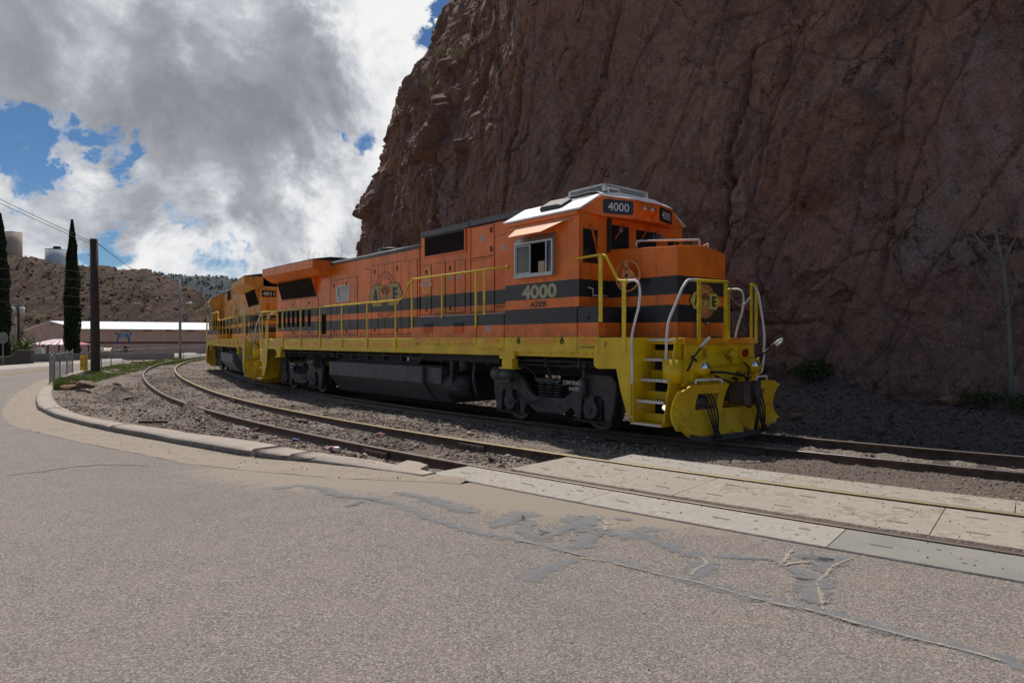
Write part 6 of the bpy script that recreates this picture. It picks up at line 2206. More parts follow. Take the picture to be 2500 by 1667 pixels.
        # front corner rail, coming down to the steps
        if s < 0:
            mb = MB()
            mb.tube(arc_pts([(8.62, -0.78, 2.64), (8.62, -0.98, 2.64), (8.60, -1.10, 2.50), (8.53, -1.16, 2.27), (8.42, -1.22, 1.97), (8.39, -1.22, 1.72), (8.37, -1.22, 1.35), (8.37, -1.22, 1.10), (8.56, -1.2, 1.07)], 0.07, 5), 0.021, 8)
        else:
            mb = MB()
            mb.tube(arc_pts([(8.62, 1.02, 2.62), (8.64, 1.10, 2.50), (8.68, 1.18, 2.0), (8.70, 1.2, 1.75), (8.68, 1.2, 1.28), (8.64, 1.2, 1.08), (8.52, 1.15, 1.06)], 0.06, 5), 0.021, 8)
        mb.build('grab_rail', RW_, root)
        # rear: rails at the steps
        mb = MB()
        mb.tube(arc_pts([(-8.84, y, 2.65), (-9.0, y, 2.63), (-9.1, y, 2.3), (-8.95, y, 1.8), (-8.92, y, 1.2), (-8.92, y, 0.95), (-8.84, y * 0.99, 0.92)], 0.06, 5), 0.021, 8)
        mb.tube(arc_pts([(-9.42, s * 0.75, 2.64), (-9.42, s * 0.98, 2.62), (-9.40, s * 1.14, 2.3), (-9.30, s * 1.2, 1.8), (-9.28, s * 1.2, 1.1), (-9.40, s * 1.2, 1.06)], 0.06, 5), 0.021, 8)
        mb.build('grab_rail', RW_, root)
        mb = MB()
        mb.tube([(-9.42, s * 0.78, 2.64), (-9.42, s * 0.30, 2.64)], r_, 8)
        mb.tube(arc_pts([(-8.86, y, 2.65), (-8.98, s * 1.2, 2.65), (-8.98, s * 0.92, 2.65)], 0.05), r_, 8)
        h3 = mb.build('handrail', RY_, root)
        for q in (0.74, 0.32):
            MB().box(-9.435, -9.41, s * q - 0.03, s * q + 0.03, 1.62, 2.64).build('handrail_post', RY_, h3)
        MB().box(-8.80, -8.74, y - 0.012, y + 0.012, 1.46, 2.64).build('handrail_post', RY_, h3)
    # front end rails
    mb = MB()
    mb.tube([(8.62, -0.80, 2.64), (8.62, 0.14, 2.655)], 0.026, 8)
    mb.tube([(8.62, 0.89, 2.665), (8.62, 1.05, 2.63)], 0.026, 8)
    h4 = mb.build('handrail', RY_, root)
    for q in (-0.68, 0.09, 0.89, 1.05):
        wd = 0.043 if q < 0.5 else 0.026
        MB().box(8.608, 8.636, q - wd, q + wd, 1.62, 2.66).build('handrail_post', RY_, h4, bevel=0.004)
    mb = MB()
    ca, cb = Vector((8.63, 0.12, 2.55)), Vector((8.63, 0.86, 2.45))
    for k in range(40):
        t = k / 39
        p = ca.lerp(cb, t) + Vector((0, 0, -0.22 * 4 * t * (1 - t)))
        mb.torus(p, (1, 0, 0.3) if k % 2 else (0.2, 1, 0.4), 0.012, 0.0035, 8, 4)
    mb.build('safety_chain', M['aluminium'], root)
    # ---- steps
    for s in (-1, 1):
        for (xa, xb) in ((7.93, 8.48), (-9.34, -8.82)):
            stp = MB()
            for (z, yf) in ((1.37, 1.20), (1.04, 1.30), (0.70, 1.40), (0.345, 1.49)):
                stp.box(xa, xb, s * (yf - 0.26), s * yf, z - 0.02, z - 0.006)
            so_ = stp.build('step_tread', M['yellow_worn'], root)
            for (z, yf) in ((1.70, 1.10), (1.37, 1.20), (1.04, 1.30), (0.70, 1.40), (0.345, 1.49)):
                m2 = MB()
                m2.box(xa, xb, s * yf, s * (yf + 0.012), z - 0.045, z - 0.012)
                if z < 1.6 and z > 0.4:
                    for k in range(9):
                        q = xa + 0.03 + (xb - xa - 0.06) * k / 8
                        m2.box(q - 0.017, q + 0.017, s * yf, s * (yf + 0.012), z - 0.012, z + 0.004)
                m2.build('step_edge', RW_, so_)
                if z < 1.6:
                    m2 = MB()
                    m2.box(xa, xb, s * (yf - 0.27), s * (yf - 0.255), z, z + 0.13)
                    m2.build('kick_plate', Y_, so_)
            m2 = MB()
            xi = xa - 0.02 if xa > 0 else xb
            m2.prism([(s * 1.505, 0.33), (s * 1.505, 1.71), (s * 0.93, 1.71), (s * 0.93, 0.33)], 'x', xi, xi + 0.02)
            xo_ = xb if xa > 0 else xa - 0.02
            m2.prism([(s * 1.44, 0.30), (s * 1.30, 1.0), (s * 1.12, 1.71), (s * 0.90, 1.71), (s * 0.90, 0.30)], 'x', xo_, xo_ + 0.02)
            m2.build('step_side', Y_, root)
            MB().box(xa - 0.06, xb + 0.03, s * 1.15, s * 1.50, 0.30, 0.33).build('step_base', Y_, root)
    m2 = MB()
    m2.cyl((7.9, -1.30, 1.54), (7.925, -1.30, 1.54), 0.0, 4)
    m2 = MB()
    m2.cyl((7.898, -1.28, 1.50), (7.906, -1.28, 1.50), 0.085, 20)
    m2.build('round_label', M['decal_white'], root)
    text_obj('lettering', '2', (7.908, -1.28, 1.50), (0, 1, 0), (0, 0, 1), M['decal_grey'], root, None, 0.07, 0.02)
    MB().sphere((8.2, -1.02, 0.56), 0.045, 12, 8).build('ground_lamp', M['lit_lamp'], root)
    # ---- front end plate, lights, plough, coupler
    for (xe, d_) in ((8.56, 1), (-9.42, -1)):
        mb = MB()
        mb.prism([(-1.06, 0.92), (-1.06, 1.32), (-0.98, 1.40), (-0.98, 1.60), (1.04, 1.60), (1.04, 1.40), (1.06, 1.32), (1.06, 0.92), (0.36, 0.92), (0.36, 0.72), (-0.36, 0.72), (-0.36, 0.92)], 'x', xe - 0.03, xe + 0.03)
        ep = mb.build('end_plate', Y_, root, bevel=0.01)
        mb = MB()
        mb.box(xe - 0.02, xe + d_ * 0.065, -1.07, 1.07, 1.60, 1.705)
        mb.build('deck_edge', M['reflector'] if d_ > 0 else Y_, root, bevel=0.008)
        for s in (-1, 1):
            MB().cyl((xe - 0.12, s * 1.13, 0.98), (xe - 0.12, s * 1.13, 1.36), 0.165, 22).build('corner_housing', Y_, root)
        MB().prism([(xe - 0.02, 1.58), (xe + d_ * 0.20, 1.55), (xe + d_ * 0.20, 1.53), (xe - 0.02, 1.42)], 'y', -0.12, -0.05).build('end_bracket', Y_, root)
        MB().prism([(xe - 0.02, 1.58), (xe + d_ * 0.16, 1.55), (xe + d_ * 0.16, 1.53), (xe - 0.02, 1.42)], 'y', 0.55, 0.62).build('end_bracket', Y_, root)
        for s in (-1, 1):
            mb = MB()
            mb.box(xe, xe + d_ * 0.10, s * 0.60, s * 0.92, 1.0, 1.36)
            mb.tube([(xe + d_ * 0.08, s * 0.75, 1.22), (xe + d_ * 0.22, s * 0.75, 1.22), (xe + d_ * 0.243, s * 0.75, 1.22), (xe + d_ * 0.243, s * 0.75, 1.22)], [0.15, 0.138, 0.130, 0.110], 24, False)
            dl_ = mb.build('ditch_light', Y_, root, bevel=0.008)
            MB().sphere((xe + d_ * 0.215, s * 0.75, 1.22), 0.108, 20, 12, (0.7, 1, 1)).build('lens', M['chrome'], dl_)
        mb = MB()
        mb.box(xe, xe + d_ * 0.09, 0.52, 0.72, 1.36, 1.55)
        ml = mb.build('marker_light', Y_, root, bevel=0.006)
        MB().cyl((xe + d_ * 0.09, 0.62, 1.455), (xe + d_ * 0.13, 0.62, 1.455), 0.08, 18).build('lens', M['red_lens'], ml)
        mb = MB()
        mb.cyl((xe + d_ * 0.02, 0.28, 1.44), (xe + d_ * 0.12, 0.28, 1.40), 0.085, 14)
        mb.box(xe + d_ * 0.10, xe + d_ * 0.14, 0.21, 0.35, 1.30, 1.44)
        mb.box(xe, xe + d_ * 0.03, 0.13, 0.2, 1.33, 1.53)
        mb.box(xe, xe + d_ * 0.03, -0.55, -0.42, 1.38, 1.52)
        mb.tube(arc_pts([(xe + d_ * 0.05, -0.45, 1.20), (xe + d_ * 0.06, -0.3, 1.24), (xe + d_ * 0.06, 0.5, 1.245)], 0.05), 0.016, 6)
        mb.build('electrical_socket', Y_, root)
        mb = MB()
        mb.tube(arc_pts([(xe + d_ * 0.1, 0.28, 1.40), (xe + d_ * 0.13, 0.0, 1.36), (xe + d_ * 0.1, -0.08, 1.5), (xe + d_ * 0.05, 0.1, 1.56)], 0.08), 0.009, 6)
        mb.build('cable', M['decal_red'], root)
        # uncoupling levers
        for s in (-1, 1):
            a1 = arc_pts([(xe + d_ * 0.06, s * 0.45, 1.30), (xe + d_ * 0.10, s * 1.02, 1.40), (xe + d_ * 0.14, s * 1.02, 1.47), (xe + d_ * 0.22, s * 0.74, 1.66)], 0.04)
            a1 = arc_pts([(xe + d_ * 0.10, s * 0.75, 1.32), (xe + d_ * 0.16, s * 1.02, 1.40), (xe + d_ * 0.20, s * (1.02 if s > 0 else 1.0), 1.42), (xe + d_ * 0.30, s * (1.30 if s > 0 else 0.86), 1.62)], 0.05)
            mb = MB()
            mb.tube(a1, 0.018, 8)
            mb.tube(arc_pts([(xe + d_ * 0.20, s * 1.02, 1.40), (xe + d_ * 0.14, s * 1.06, 1.22), (xe + d_ * 0.10, s * 1.05, 1.18)], 0.04), 0.018, 8)
            lv = mb.build('uncoupling_lever', M['rubber'], root)
            e = Vector(a1[-1])
            dr = (e - Vector(a1[-2])).normalized()
            mb = MB()
            q = Vector((0, 0.05 * (1 if s > 0 else -1), -0.02))
            mb.tube(arc_pts([e - dr * 0.05, e + dr * 0.10, e + dr * 0.15 + q * 0.8, e + dr * 0.10 + q * 1.6, e - dr * 0.04 + q * 1.6], 0.04, 6), 0.02, 8)
            mb.build('handle', RW_, lv)
        # plough
        plw = MB()
        def psec(y):
            """outline of the blade at sideways place y: list of (x forward, z)"""
            ay = abs(y)
            base = xe + d_ * (0.33 - 0.13 * ay)
            return base
        cols = [-1.50, -1.42, -1.25, -1.0, -0.75, -0.5, -0.36, -0.2, 0, 0.2, 0.36, 0.5, 0.75, 1.0, 1.25, 1.42, 1.50]
        rows = [0.10, 0.16, 0.28, 0.42, 0.56, 0.70, 0.82, 0.93, 0.97]
        def pv(y, z, t=0.0):
            ay = abs(y)
            zz2 = z
            if ay > 1.40:
                zz2 = 0.27 + (z - 0.10) * (0.88 - 0.27) / 0.87
            elif ay > 1.2:
                zz2 = 0.15 + (z - 0.10) * (0.955 - 0.15) / 0.87
            curve = 0.13 * ((z - 0.45) / 0.5) ** 2 if z > 0.45 else 0.12 * ((0.45 - z) / 0.35) ** 2
            return (psec(y) + d_ * curve - d_ * t, y, zz2)
        vs, fs = [], []
        for lay in (0.0, 0.03):
            for y in cols:
                for z in rows:
                    vs.append(pv(y, z, lay))
        nr_, nc_ = len(rows), len(cols)
        off = nr_ * nc_
        def hole(i, j):
            ym, zm = (cols[i] + cols[i + 1]) / 2, (rows[j] + rows[j + 1]) / 2
            if abs(ym) < 0.36 and zm > 0.56:
                return True
            if 0.5 < abs(ym) < 1.0 and 0.56 < zm < 0.82:
                return True
            return False
        for i in range(nc_ - 1):
            for j in range(nr_ - 1):
                if hole(i, j):
                    continue
                a = i * nr_ + j
                q = [a, a + nr_, a + nr_ + 1, a + 1]
                fs.append(q)
                fs.append([off + k for k in reversed(q)])
                for (di, dj, e0, e1) in ((-1, 0, a, a + 1), (1, 0, a + nr_, a + nr_ + 1), (0, -1, a, a + nr_), (0, 1, a + 1, a + nr_ + 1)):
                    ii, jj = i + di, j + dj
                    if ii < 0 or jj < 0 or ii >= nc_ - 1 or jj >= nr_ - 1 or hole(ii, jj):
                        fs.append([e0, e1, off + e1, off + e0])
        plw.add(vs, fs)
        po = plw.build('snow_plough', M['plough'], root)
        for s in (-1, 1):
            mb = MB()
            mb.tube(arc_pts([(xe + d_ * 0.38, s * 0.52, 0.98), (xe + d_ * 0.38, s * 0.52, 1.04), (xe + d_ * 0.26, s * 1.05, 1.04), (xe + d_ * 0.26, s * 1.05, 0.97)], 0.03), 0.018, 8)
            mb.build('plough_grab', RW_, po)
        mb = MB()
        mb.add([tuple(Vector(pv(y, 0.10)) + Vector((d_ * 0.012, 0, -0.03 + dz))) for y in cols[2:-2] for dz in (0, 0.09)], [(2 * k, 2 * k + 2, 2 * k + 3, 2 * k + 1) for k in range(len(cols) - 5)])
        mb.build('plough_edge', M['truck'], po)
        # hoses hanging through the plough
        for s in (-1, 1):
            mb = MB()
            for k in range(4):
                y0 = s * (0.60 + 0.085 * k)
                mb.tube(arc_pts([(xe + d_ * 0.12, y0, 0.95), (xe + d_ * (0.28), y0, 0.74), (xe + d_ * 0.36, y0 - s * 0.02, 0.5), (xe + d_ * 0.40, s * 0.66 + s * 0.03 * k, 0.22), (xe + d_ * 0.44, s * 0.68 + s * 0.02 * k, 0.15)], 0.1), 0.014, 8)
                mb.cyl((xe + d_ * 0.40, s * 0.66 + s * 0.03 * k, 0.22), (xe + d_ * 0.46, s * 0.68 + s * 0.02 * k, 0.12), 0.026, 8)
            mb.build('air_hose', M['rubber'], root)
        mb = MB()
        mb.tube(arc_pts([(xe + d_ * 0.05, 0.34, 1.02), (xe + d_ * 0.5, 0.36, 0.86), (xe + d_ * 0.56, 0.30, 0.5), (xe + d_ * 0.5, 0.28, 0.18)], 0.12), 0.028, 8)
        mb.tube(arc_pts([(xe + d_ * 0.08, -0.44, 1.14), (xe + d_ * 0.25, -0.2, 1.14), (xe + d_ * 0.35, 0.1, 1.07), (xe + d_ * 0.3, 0.3, 1.1)], 0.1), 0.02, 8)
        mb.build('brake_hose', M['rubber'], root)
        for (ya, za, yb_, zb_, dp) in ((-0.30, 1.10, -0.05, 1.02, 0.30), (0.45, 1.12, 0.2, 0.98, 0.28), (-0.15, 0.98, 0.1, 0.62, 0.50), (0.62, 1.30, 0.40, 1.05, 0.22)):
            MB().tube(arc_pts([(xe + d_ * 0.05, ya, za), (xe + d_ * dp, ya * 0.8 + yb_ * 0.2, za - 0.10), (xe + d_ * (dp + 0.05), yb_, zb_ - 0.08), (xe + d_ * 0.35, yb_, zb_)], 0.08), 0.016, 7).build('cable', M['rubber'], root)
        MB().box(xe + d_ * 0.02, xe + d_ * 0.10, -0.34, 0.02, 1.0, 1.1).build('hose_bracket', Y_, root)
        # coupler
        mb = MB()
        mb.box(xe - 0.1, xe + d_ * 0.38, -0.14, 0.14, 0.66, 0.92)
        mb.cyl((xe + d_ * 0.36, -0.02, 0.62), (xe + d_ * 0.36, -0.02, 0.98), 0.16, 16)
        mb.prism([(xe + d_ * 0.30, -0.20), (xe + d_ * 0.62, -0.24), (xe + d_ * 0.66, -0.12), (xe + d_ * 0.50, -0.06), (xe + d_ * 0.46, 0.08), (xe + d_ * 0.60, 0.14), (xe + d_ * 0.60, 0.24), (xe + d_ * 0.40, 0.26), (xe + d_ * 0.28, 0.16)], 'z', 0.62, 0.98)
        cp_ = mb.build('coupler', M['rust'], root, bevel=0.015)
        mb = MB()
        mb.cyl((xe + d_ * 0.57, 0.19, 0.60), (xe + d_ * 0.57, 0.19, 1.0), 0.075, 14)
        mb.build('knuckle', M['rust'], cp_)
        mb = MB()
        mb.box(xe - 0.02, xe + d_ * 0.28, -0.34, 0.34, 0.92, 0.99)
        mb.box(xe - 0.02, xe + d_ * 0.12, -0.32, -0.2, 0.6, 0.99)
        mb.box(xe - 0.02, xe + d_ * 0.12, 0.2, 0.32, 0.6, 0.99)
        mb.box(xe + d_ * 0.1, xe + d_ * 0.3, -0.33, 0.1, 0.42, 0.52)
        mb.build('coupler_pocket', M['plough'], root)
    # ---- fuel tank, reservoirs, pipes
    tk = MB()
    pf = [(-1.36, 1.04), (-1.36, 0.66), (-1.0, 0.19), (1.0, 0.19), (1.36, 0.66), (1.36, 1.04)]
    tk.prism(pf, 'x', -3.74, 1.36)
    tko = tk.build('fuel_tank', M['tank'] if first else M['tank_pale'], root, bevel=0.02)  # rear engine gets the lighter grey for the sun on its side
    MB().prism([(p[0] * 0.93, 0.19 + (p[1] - 0.19) * 0.99) for p in pf], 'x', 1.36, 2.02).build('tank_end', M['tank'] if first else M['tank_pale'], tko, bevel=0.02)
    MB().box(-3.6, 2.0, -1.2, 1.2, 1.04, 1.07).build('tank_top', M['truck_dark'], tko)
    for s in (-1, 1):
        mb = MB()
        mb.tube([(2.05, s * 1.0, 0.62), (2.10, s * 1.0, 0.62), (2.9, s * 1.0, 0.62), (2.98, s * 1.0, 0.62)], [0.18, 0.27, 0.27, 0.18], 22)
        mb.build('air_reservoir', M['truck_dark'], root)
        mb = MB()
        for (q, w_) in ((2.35, 0.09), (2.75, 0.10)):
            mb.cyl((q, s * 1.15, 0.98), (q, s * 1.15, 1.30), w_, 14)
        mb.tube(arc_pts([(2.45, s * 1.2, 1.30), (2.40, s * 1.25, 0.75), (2.5, s * 1.25, 0.55), (2.9, s * 1.2, 0.58)], 0.12), 0.045, 10)
        mb.tube(arc_pts([(2.2, s * 1.2, 1.28), (3.3, s * 1.2, 1.22), (3.6, s * 1.15, 1.3)], 0.1), 0.025, 8)
        mb.tube(arc_pts([(3.2, s * 1.15, 1.33), (3.1, s * 1.15, 0.8), (3.2, s * 1.1, 0.4)], 0.15), 0.035, 8)
        mb.tube([(-8.2, s * 1.15, 1.27), (7.0, s * 1.15, 1.27)], 0.03, 8)
        mb.tube([(-8.2, s * 1.05, 1.18), (7.0, s * 1.05, 1.18)], 0.022, 8)
        for q in np.arange(-8, 7, 0.9):
            mb.box(q - 0.02, q + 0.02, s * 0.9, s * 1.2, 1.14, 1.36)
        mb.build('air_pipe', M['truck'], root)
        mb = MB()
        mb.box(1.2, 4.2, s * 0.9, s * 1.3, 1.20, 1.36)
        mb.box(-3.6, 0.8, s * 0.6, s * 1.1, 1.07, 1.36)
        mb.build('under_box', M['truck_dark'], root)
        mb = MB()
        mb.tube(arc_pts([(0.9, s * 1.40, 1.33), (1.0, s * 1.42, 1.22), (1.4, s * 1.42, 1.22), (1.5, s * 1.4, 1.34)], 0.1), 0.02, 8)
        mb.build('drain_pipe', M['truck'], root)
        MB().cyl((-3.4, s * 1.38, 1.16), (-3.4, s * 1.38, 1.3), 0.05, 10).build('filler_cap', M['truck'], root)
        o = MB().box(0.74, 0.80, s * 1.39, s * 1.40, 1.16, 1.26).build('tag', M['decal_white'], root)
    make_truck(5.43, root, -1)
    make_truck(-6.62, root, 1)
    return root


eng1 = make_engine('4000', M['orange1'], True)
tag(eng1, 'orange black and yellow diesel locomotive number 4000 nearest the crossing, white cab roof', 'locomotive', 'coupled orange locomotives')
c0 = N2 * 10.15 + D2 * 15.2
eng1.location = (c0[0], c0[1], 0)
eng1.rotation_euler = (0, 0, math.atan2(-D2[1], -D2[0]))

eng2 = make_engine('4011', M['orange2'], False)
tag(eng2, 'yellower orange diesel locomotive number 4011 coupled behind, facing away round the bend', 'locomotive', 'coupled orange locomotives')
cpl = N2 * 10.15 + D2 * (15.2 + 10.0)
lo_, hi_ = R_(-40), R_(20)


def eng2_err(al):
    h = np.array([-math.sin(al), math.cos(al)])
    org = cpl + h * 10.0
    q = org + h * 5.4
    r, f = polar(q[0], q[1])
    return r - (61.36 + float(widen(f)))


al_lo, al_hi = R_(-20), R_(60)
for _ in range(60):
    mid = (al_lo + al_hi) / 2
    if eng2_err(mid) > 0:
        al_hi = mid
    else:
        al_lo = mid
al = (al_lo + al_hi) / 2
h2 = np.array([-math.sin(al), math.cos(al)])
o2 = cpl + h2 * 10.0
eng2.location = (o2[0], o2[1], 0)
eng2.rotation_euler = (0, 0, math.atan2(h2[1], h2[0]))
print('engine 2 heading', math.degrees(al), o2)

# ------------------------------------------------------------------ plants
def leaf_quads(P, size, seed, droop=0.0, aspect=0.5, tri=False):
    """small leaf faces with random orientation at points P"""
    r = np.random.default_rng(seed)
    n = len(P)
    sz = size * (0.6 + 0.8 * r.random(n))
    a = r.normal(size=(n, 3))
    a[:, 2] -= droop
    a /= np.linalg.norm(a, axis=1, keepdims=True)
    b = r.normal(size=(n, 3))
    b -= a * (a * b).sum(1, keepdims=True)
    b /= np.linalg.norm(b, axis=1, keepdims=True)
    A, B = a * sz[:, None], b * (sz * aspect)[:, None]
    V = np.stack([P - A * 0.5, P + B * 0.5, P + A * 0.5, P - B * 0.5], 1).reshape(-1, 3)
    F = np.arange(4 * n).reshape(n, 4)
    return V, F


def cypress(x, y, z, h, r, label, seed):
    root = tag(empty('cypress_tree', (x, y, z)), label, 'tree', 'tall dark cypress trees')
    rg = np.random.default_rng(seed)
    def rad(t):
        return r * np.interp(t, [0, 0.04, 0.25, 0.5, 0.75, 0.9, 1.0], [0.75, 0.9, 1.0, 0.92, 0.62, 0.32, 0.03])
    n = 16000
    t = rg.random(n) ** 1.1
    a = rg.random(n) * 2 * np.pi
    lump = 1 + 0.13 * np.sin(a * 3 + t * 22) + 0.08 * np.sin(a * 5 - t * 41)
    q = rad(t) * lump * (0.62 + 0.42 * rg.random(n) ** 0.5)
    P = np.stack([q * np.cos(a), q * np.sin(a), 0.35 + t * (h - 0.35)], -1)
    V, F = leaf_quads(P, 0.26, seed + 1, -0.9, 0.5)
    np_mesh('crown', V, F, M['cypress'], root)
    mb = MB()
    mb.tube([(0, 0, 0), (0, 0, h * 0.5), (0, 0, h * 0.96)], [0.16, 0.1, 0.02], 8)
    mb.build('trunk', M['bark'], root)
    core = MB()
    core.tube([(0, 0, 0.5)] + [(0, 0, 0.4 + tt * (h - 0.5)) for tt in (0.05, 0.25, 0.5, 0.75, 0.9, 0.98)], [0.4 * r] + [float(rad(tt)) * 0.72 for tt in (0.05, 0.25, 0.5, 0.75, 0.9, 0.98)], 12)
    core.build('inner_foliage', M['cypress'], root)


cypress(-54.1, 84.0, -0.55, 17.0, 0.82, 'tall narrow dark cypress tree standing behind the wooden pole', 901)
cypress(-62.2, 83.0, -0.55, 17.6, 0.98, 'tall narrow dark cypress tree at the left edge beside the round sign', 905)


def branches(mb, p, d_, L, r, depth, rg, spread=0.55, up=0.25, shrink=0.72):
    """recursive limb: tapered bent tube, then forks"""
    pts, rs = [p.copy()], [r]
    dd = d_.copy()
    k = 4
    for i in range(k):
        dd = (dd + Vector(rg.normal(0, 0.10, 3)) + Vector((0, 0, up * 0.12))).normalized()
        p = p + dd * (L / k)
        pts.append(p.copy())
        rs.append(r * (1 - 0.42 * (i + 1) / k))
    mb.tube(pts, rs, 6 if r > 0.03 else 4, False)
    if depth <= 0:
        return
    nf = 2 + (rg.random() > 0.45)
    for j in range(nf):
        nd = (dd + Vector(rg.normal(0, spread, 3)) + Vector((0, 0, up * 0.3))).normalized()
        q = pts[-1] if j < 2 else pts[-2]
        branches(mb, q, nd, L * shrink * (0.8 + 0.4 * rg.random()), rs[-1] * 0.85, depth - 1, rg, spread, up, shrink)


def bare_tree(x, y, z, h, r, depth, label, seed, mat, lean=(0, 0), spread=0.55, group=None, name='bare_tree'):
    root = tag(empty(name, (x, y, z)), label, 'tree', group)
    rg = np.random.default_rng(seed)
    mb = MB()
    p1 = Vector((lean[0] * 0.4, lean[1] * 0.4, h * 0.38))
    mb.tube([(0, 0, -0.2), (lean[0] * 0.1, 0, h * 0.15), p1], [r * 1.25, r * 1.05, r * 0.85], 10)
    mb.build('trunk', mat, root)
    mb = MB()
    for k in range(4):
        a = 2 * math.pi * (k + rg.random() * 0.6) / 4
        d_ = Vector((math.cos(a) * 0.6, math.sin(a) * 0.6, 0.9)).normalized()
        branches(mb, p1, d_, h * 0.27, r * 0.6, depth, rg, spread)
    mb.build('crown', mat, root)
    return root


bare_tree(-12.3, 46.2, -0.1, 7.6, 0.13, 4, 'leafless tree with fine twigs showing above the engine roof at the cliff end', 911, M['bark'])

# slender sapling at the right-hand end of the cliff
sap = tag(empty('bare_sapling', P3(57.0, 0.35, 0.35)), 'tall thin pale leafless sapling standing against the dark cliff', 'tree')
mb = MB()
b0 = Vector((0, 0, -0.15))
trunk_pts = [b0, Vector((0.0, 0, 0.9)), Vector((-0.04, 0, 1.8)), Vector((-0.14, 0, 2.7)), Vector((-0.33, 0, 3.5)), Vector((-0.48, -0.05, 4.4)), Vector((-0.54, -0.1, 5.2))]
mb.tube(trunk_pts, [0.048, 0.040, 0.033, 0.025, 0.017, 0.010, 0.005], 8)
mb.build('trunk', M['bark_pale'], sap)
mb = MB()
rg = np.random.default_rng(921)
for (t0, dx, dy, dz, L, r) in ((2, -0.75, -0.1, 0.7, 0.85, 0.02), (3, -0.7, 0.1, 0.75, 1.1, 0.022), (3, 0.35, 0.0, 0.95, 0.9, 0.018), (2, 0.5, 0.1, 0.9, 0.7, 0.014), (4, -0.5, 0, 0.9, 0.8, 0.012), (4, 0.3, 0, 1, 0.6, 0.01), (3, -0.9, -0.2, 0.5, 0.8, 0.014)):
    branches(mb, trunk_pts[t0].copy(), Vector((dx, dy, dz)).normalized(), L, r, 2, rg, 0.33, 0.3, 0.62)
mb.build('crown', M['bark_pale'], sap)
bare_tree(*P3(57.2, 1.35, 0.3), 1.5, 0.016, 2, 'low thin leafless stems rising from the bank left of the sapling', 925, M['bark_pale'], name='bare_shrub')


def shrub(x, y, z, rx, h, n, label, seed, mat, size=0.07, group=None, name='shrub', cat='shrub'):
    root = tag(empty(name, (x, y, z)), label, cat, group)
    rg = np.random.default_rng(seed)
    cen = rg.normal(0, 0.45, (9, 3)) * np.array([rx, rx * 0.6, h * 0.35]) + np.array([0, 0, h * 0.5])
    P = cen[rg.integers(0, 9, n)] + rg.normal(0, 0.2, (n, 3)) * np.array([rx, rx * 0.8, h * 0.7])
    P[:, 2] = np.abs(P[:, 2])
    V, F = leaf_quads(P, size, seed + 1, 0.2, 0.55)
    np_mesh('foliage', V, F, mat, root)
    mb = MB()
    for k in range(7):
        c = cen[k]
        mb.tube([(0.1 * c[0], 0.1 * c[1], -0.1), (c[0] * 0.6, c[1] * 0.6, c[2] * 0.6), tuple(c)], [0.018, 0.012, 0.006], 5)
    mb.build('stem', M['bark'], root)


SG = 'green shrubs along the cliff foot'
shrub(*P3(57.0, 4.0, 0.78), 0.70, 0.50, 1300, 'dark green bush at the cliff foot, larger one right of the engine', 931, M['shrub'], group=SG)
shrub(*P3(57.0, 5.1, 0.80), 0.35, 0.6, 600, 'small dark green bush at the cliff foot beside the engine plough', 934, M['shrub'], group=SG)
shrub(*P3(57.0, 0.75, 0.42), 0.5, 0.3, 500, 'low dark green weeds around the sapling foot', 937, M['shrub'], 0.06, group=SG)
shrub(*P3(57.3, 0.05, 0.4), 0.45, 0.35, 500, 'low dark green weeds at the right edge by the sapling', 939, M['shrub'], 0.06, group=SG)

# dry grass tufts growing on the cliff's upper ledges
bpy.context.view_layer.update()


def tuft(o_name, px, py, label, seed, h=0.55):
    d_ = sky_dir(px, py)
    ok, loc, nrm, idx = cliff.ray_cast(Vector((0, 0, 1.67)), d_)
    if not ok:
        return
    rg = np.random.default_rng(seed)
    V, F = [], []
    for k in range(90):
        b = np.array(loc) + rg.normal(0, 0.14, 3) * np.array([1, 1, 0.3]) - np.array(d_) * 0.05
        tip = b + np.array([rg.normal(0, 0.16), rg.normal(0, 0.16) - 0.1, h * (0.5 + 0.6 * rg.random())])
        w = np.array([0.016, 0.004, 0])
        V += [b - w, b + w, tip]
        F.append((3 * k, 3 * k + 1, 3 * k + 2))
    tag(np_mesh(o_name, np.array(V), np.array(F), M['straw']), label, 'grass tuft', 'dry grass tufts on the cliff')


tuft('grass_tuft', 1074, 136, 'pale dry grass tuft on the upper cliff ledge, left of two', 941)
tuft('grass_tuft', 1122, 146, 'pale dry grass tuft on the upper cliff ledge, right of two', 943)
tuft('grass_tuft', 1055, 208, 'greenish dry grass tuft lower down at the cliff edge', 945)

# green grass along the kerb at the bend
rg = np.random.default_rng(951)
n_ = 30000
gphi = 23.0 + 33 * rg.random(n_) ** 1.3
wd = np.interp(gphi, [23, 24.5, 27, 31, 36, 44, 56], [0.4, 0.75, 1.0, 1.7, 2.2, 2.6, 3.0])
gR_ = KERB_IN(gphi) - 0.02 - wd * rg.random(n_) ** 1.3
patch = fbm(np.radians(gphi) * 69 * 0.9, gR_ * 0.9, 953, 4)
kk = patch > np.interp(gphi, [23, 27, 30, 40], [-0.5, -0.25, -0.1, -0.2])
gphi, gR_ = gphi[kk], gR_[kk]
n3 = 2600
gp2 = 5.6 + 14 * rg.random(n3)
B = place(gR_, gphi)
hgt = np.interp(gphi, [23, 25, 28, 34, 56], [0.30, 0.30, 0.13, 0.11, 0.16]) * (0.4 + 0.9 * rg.random(len(B)))
tip = B + np.stack([rg.normal(0, 0.06, len(B)), rg.normal(0, 0.06, len(B)), hgt], -1)
wv_ = rg.normal(size=(len(B), 2))
wv_ = wv_ / np.linalg.norm(wv_, axis=1, keepdims=True) * (0.007 + 0.00022 * np.hypot(B[:, 0], B[:, 1])[:, None])
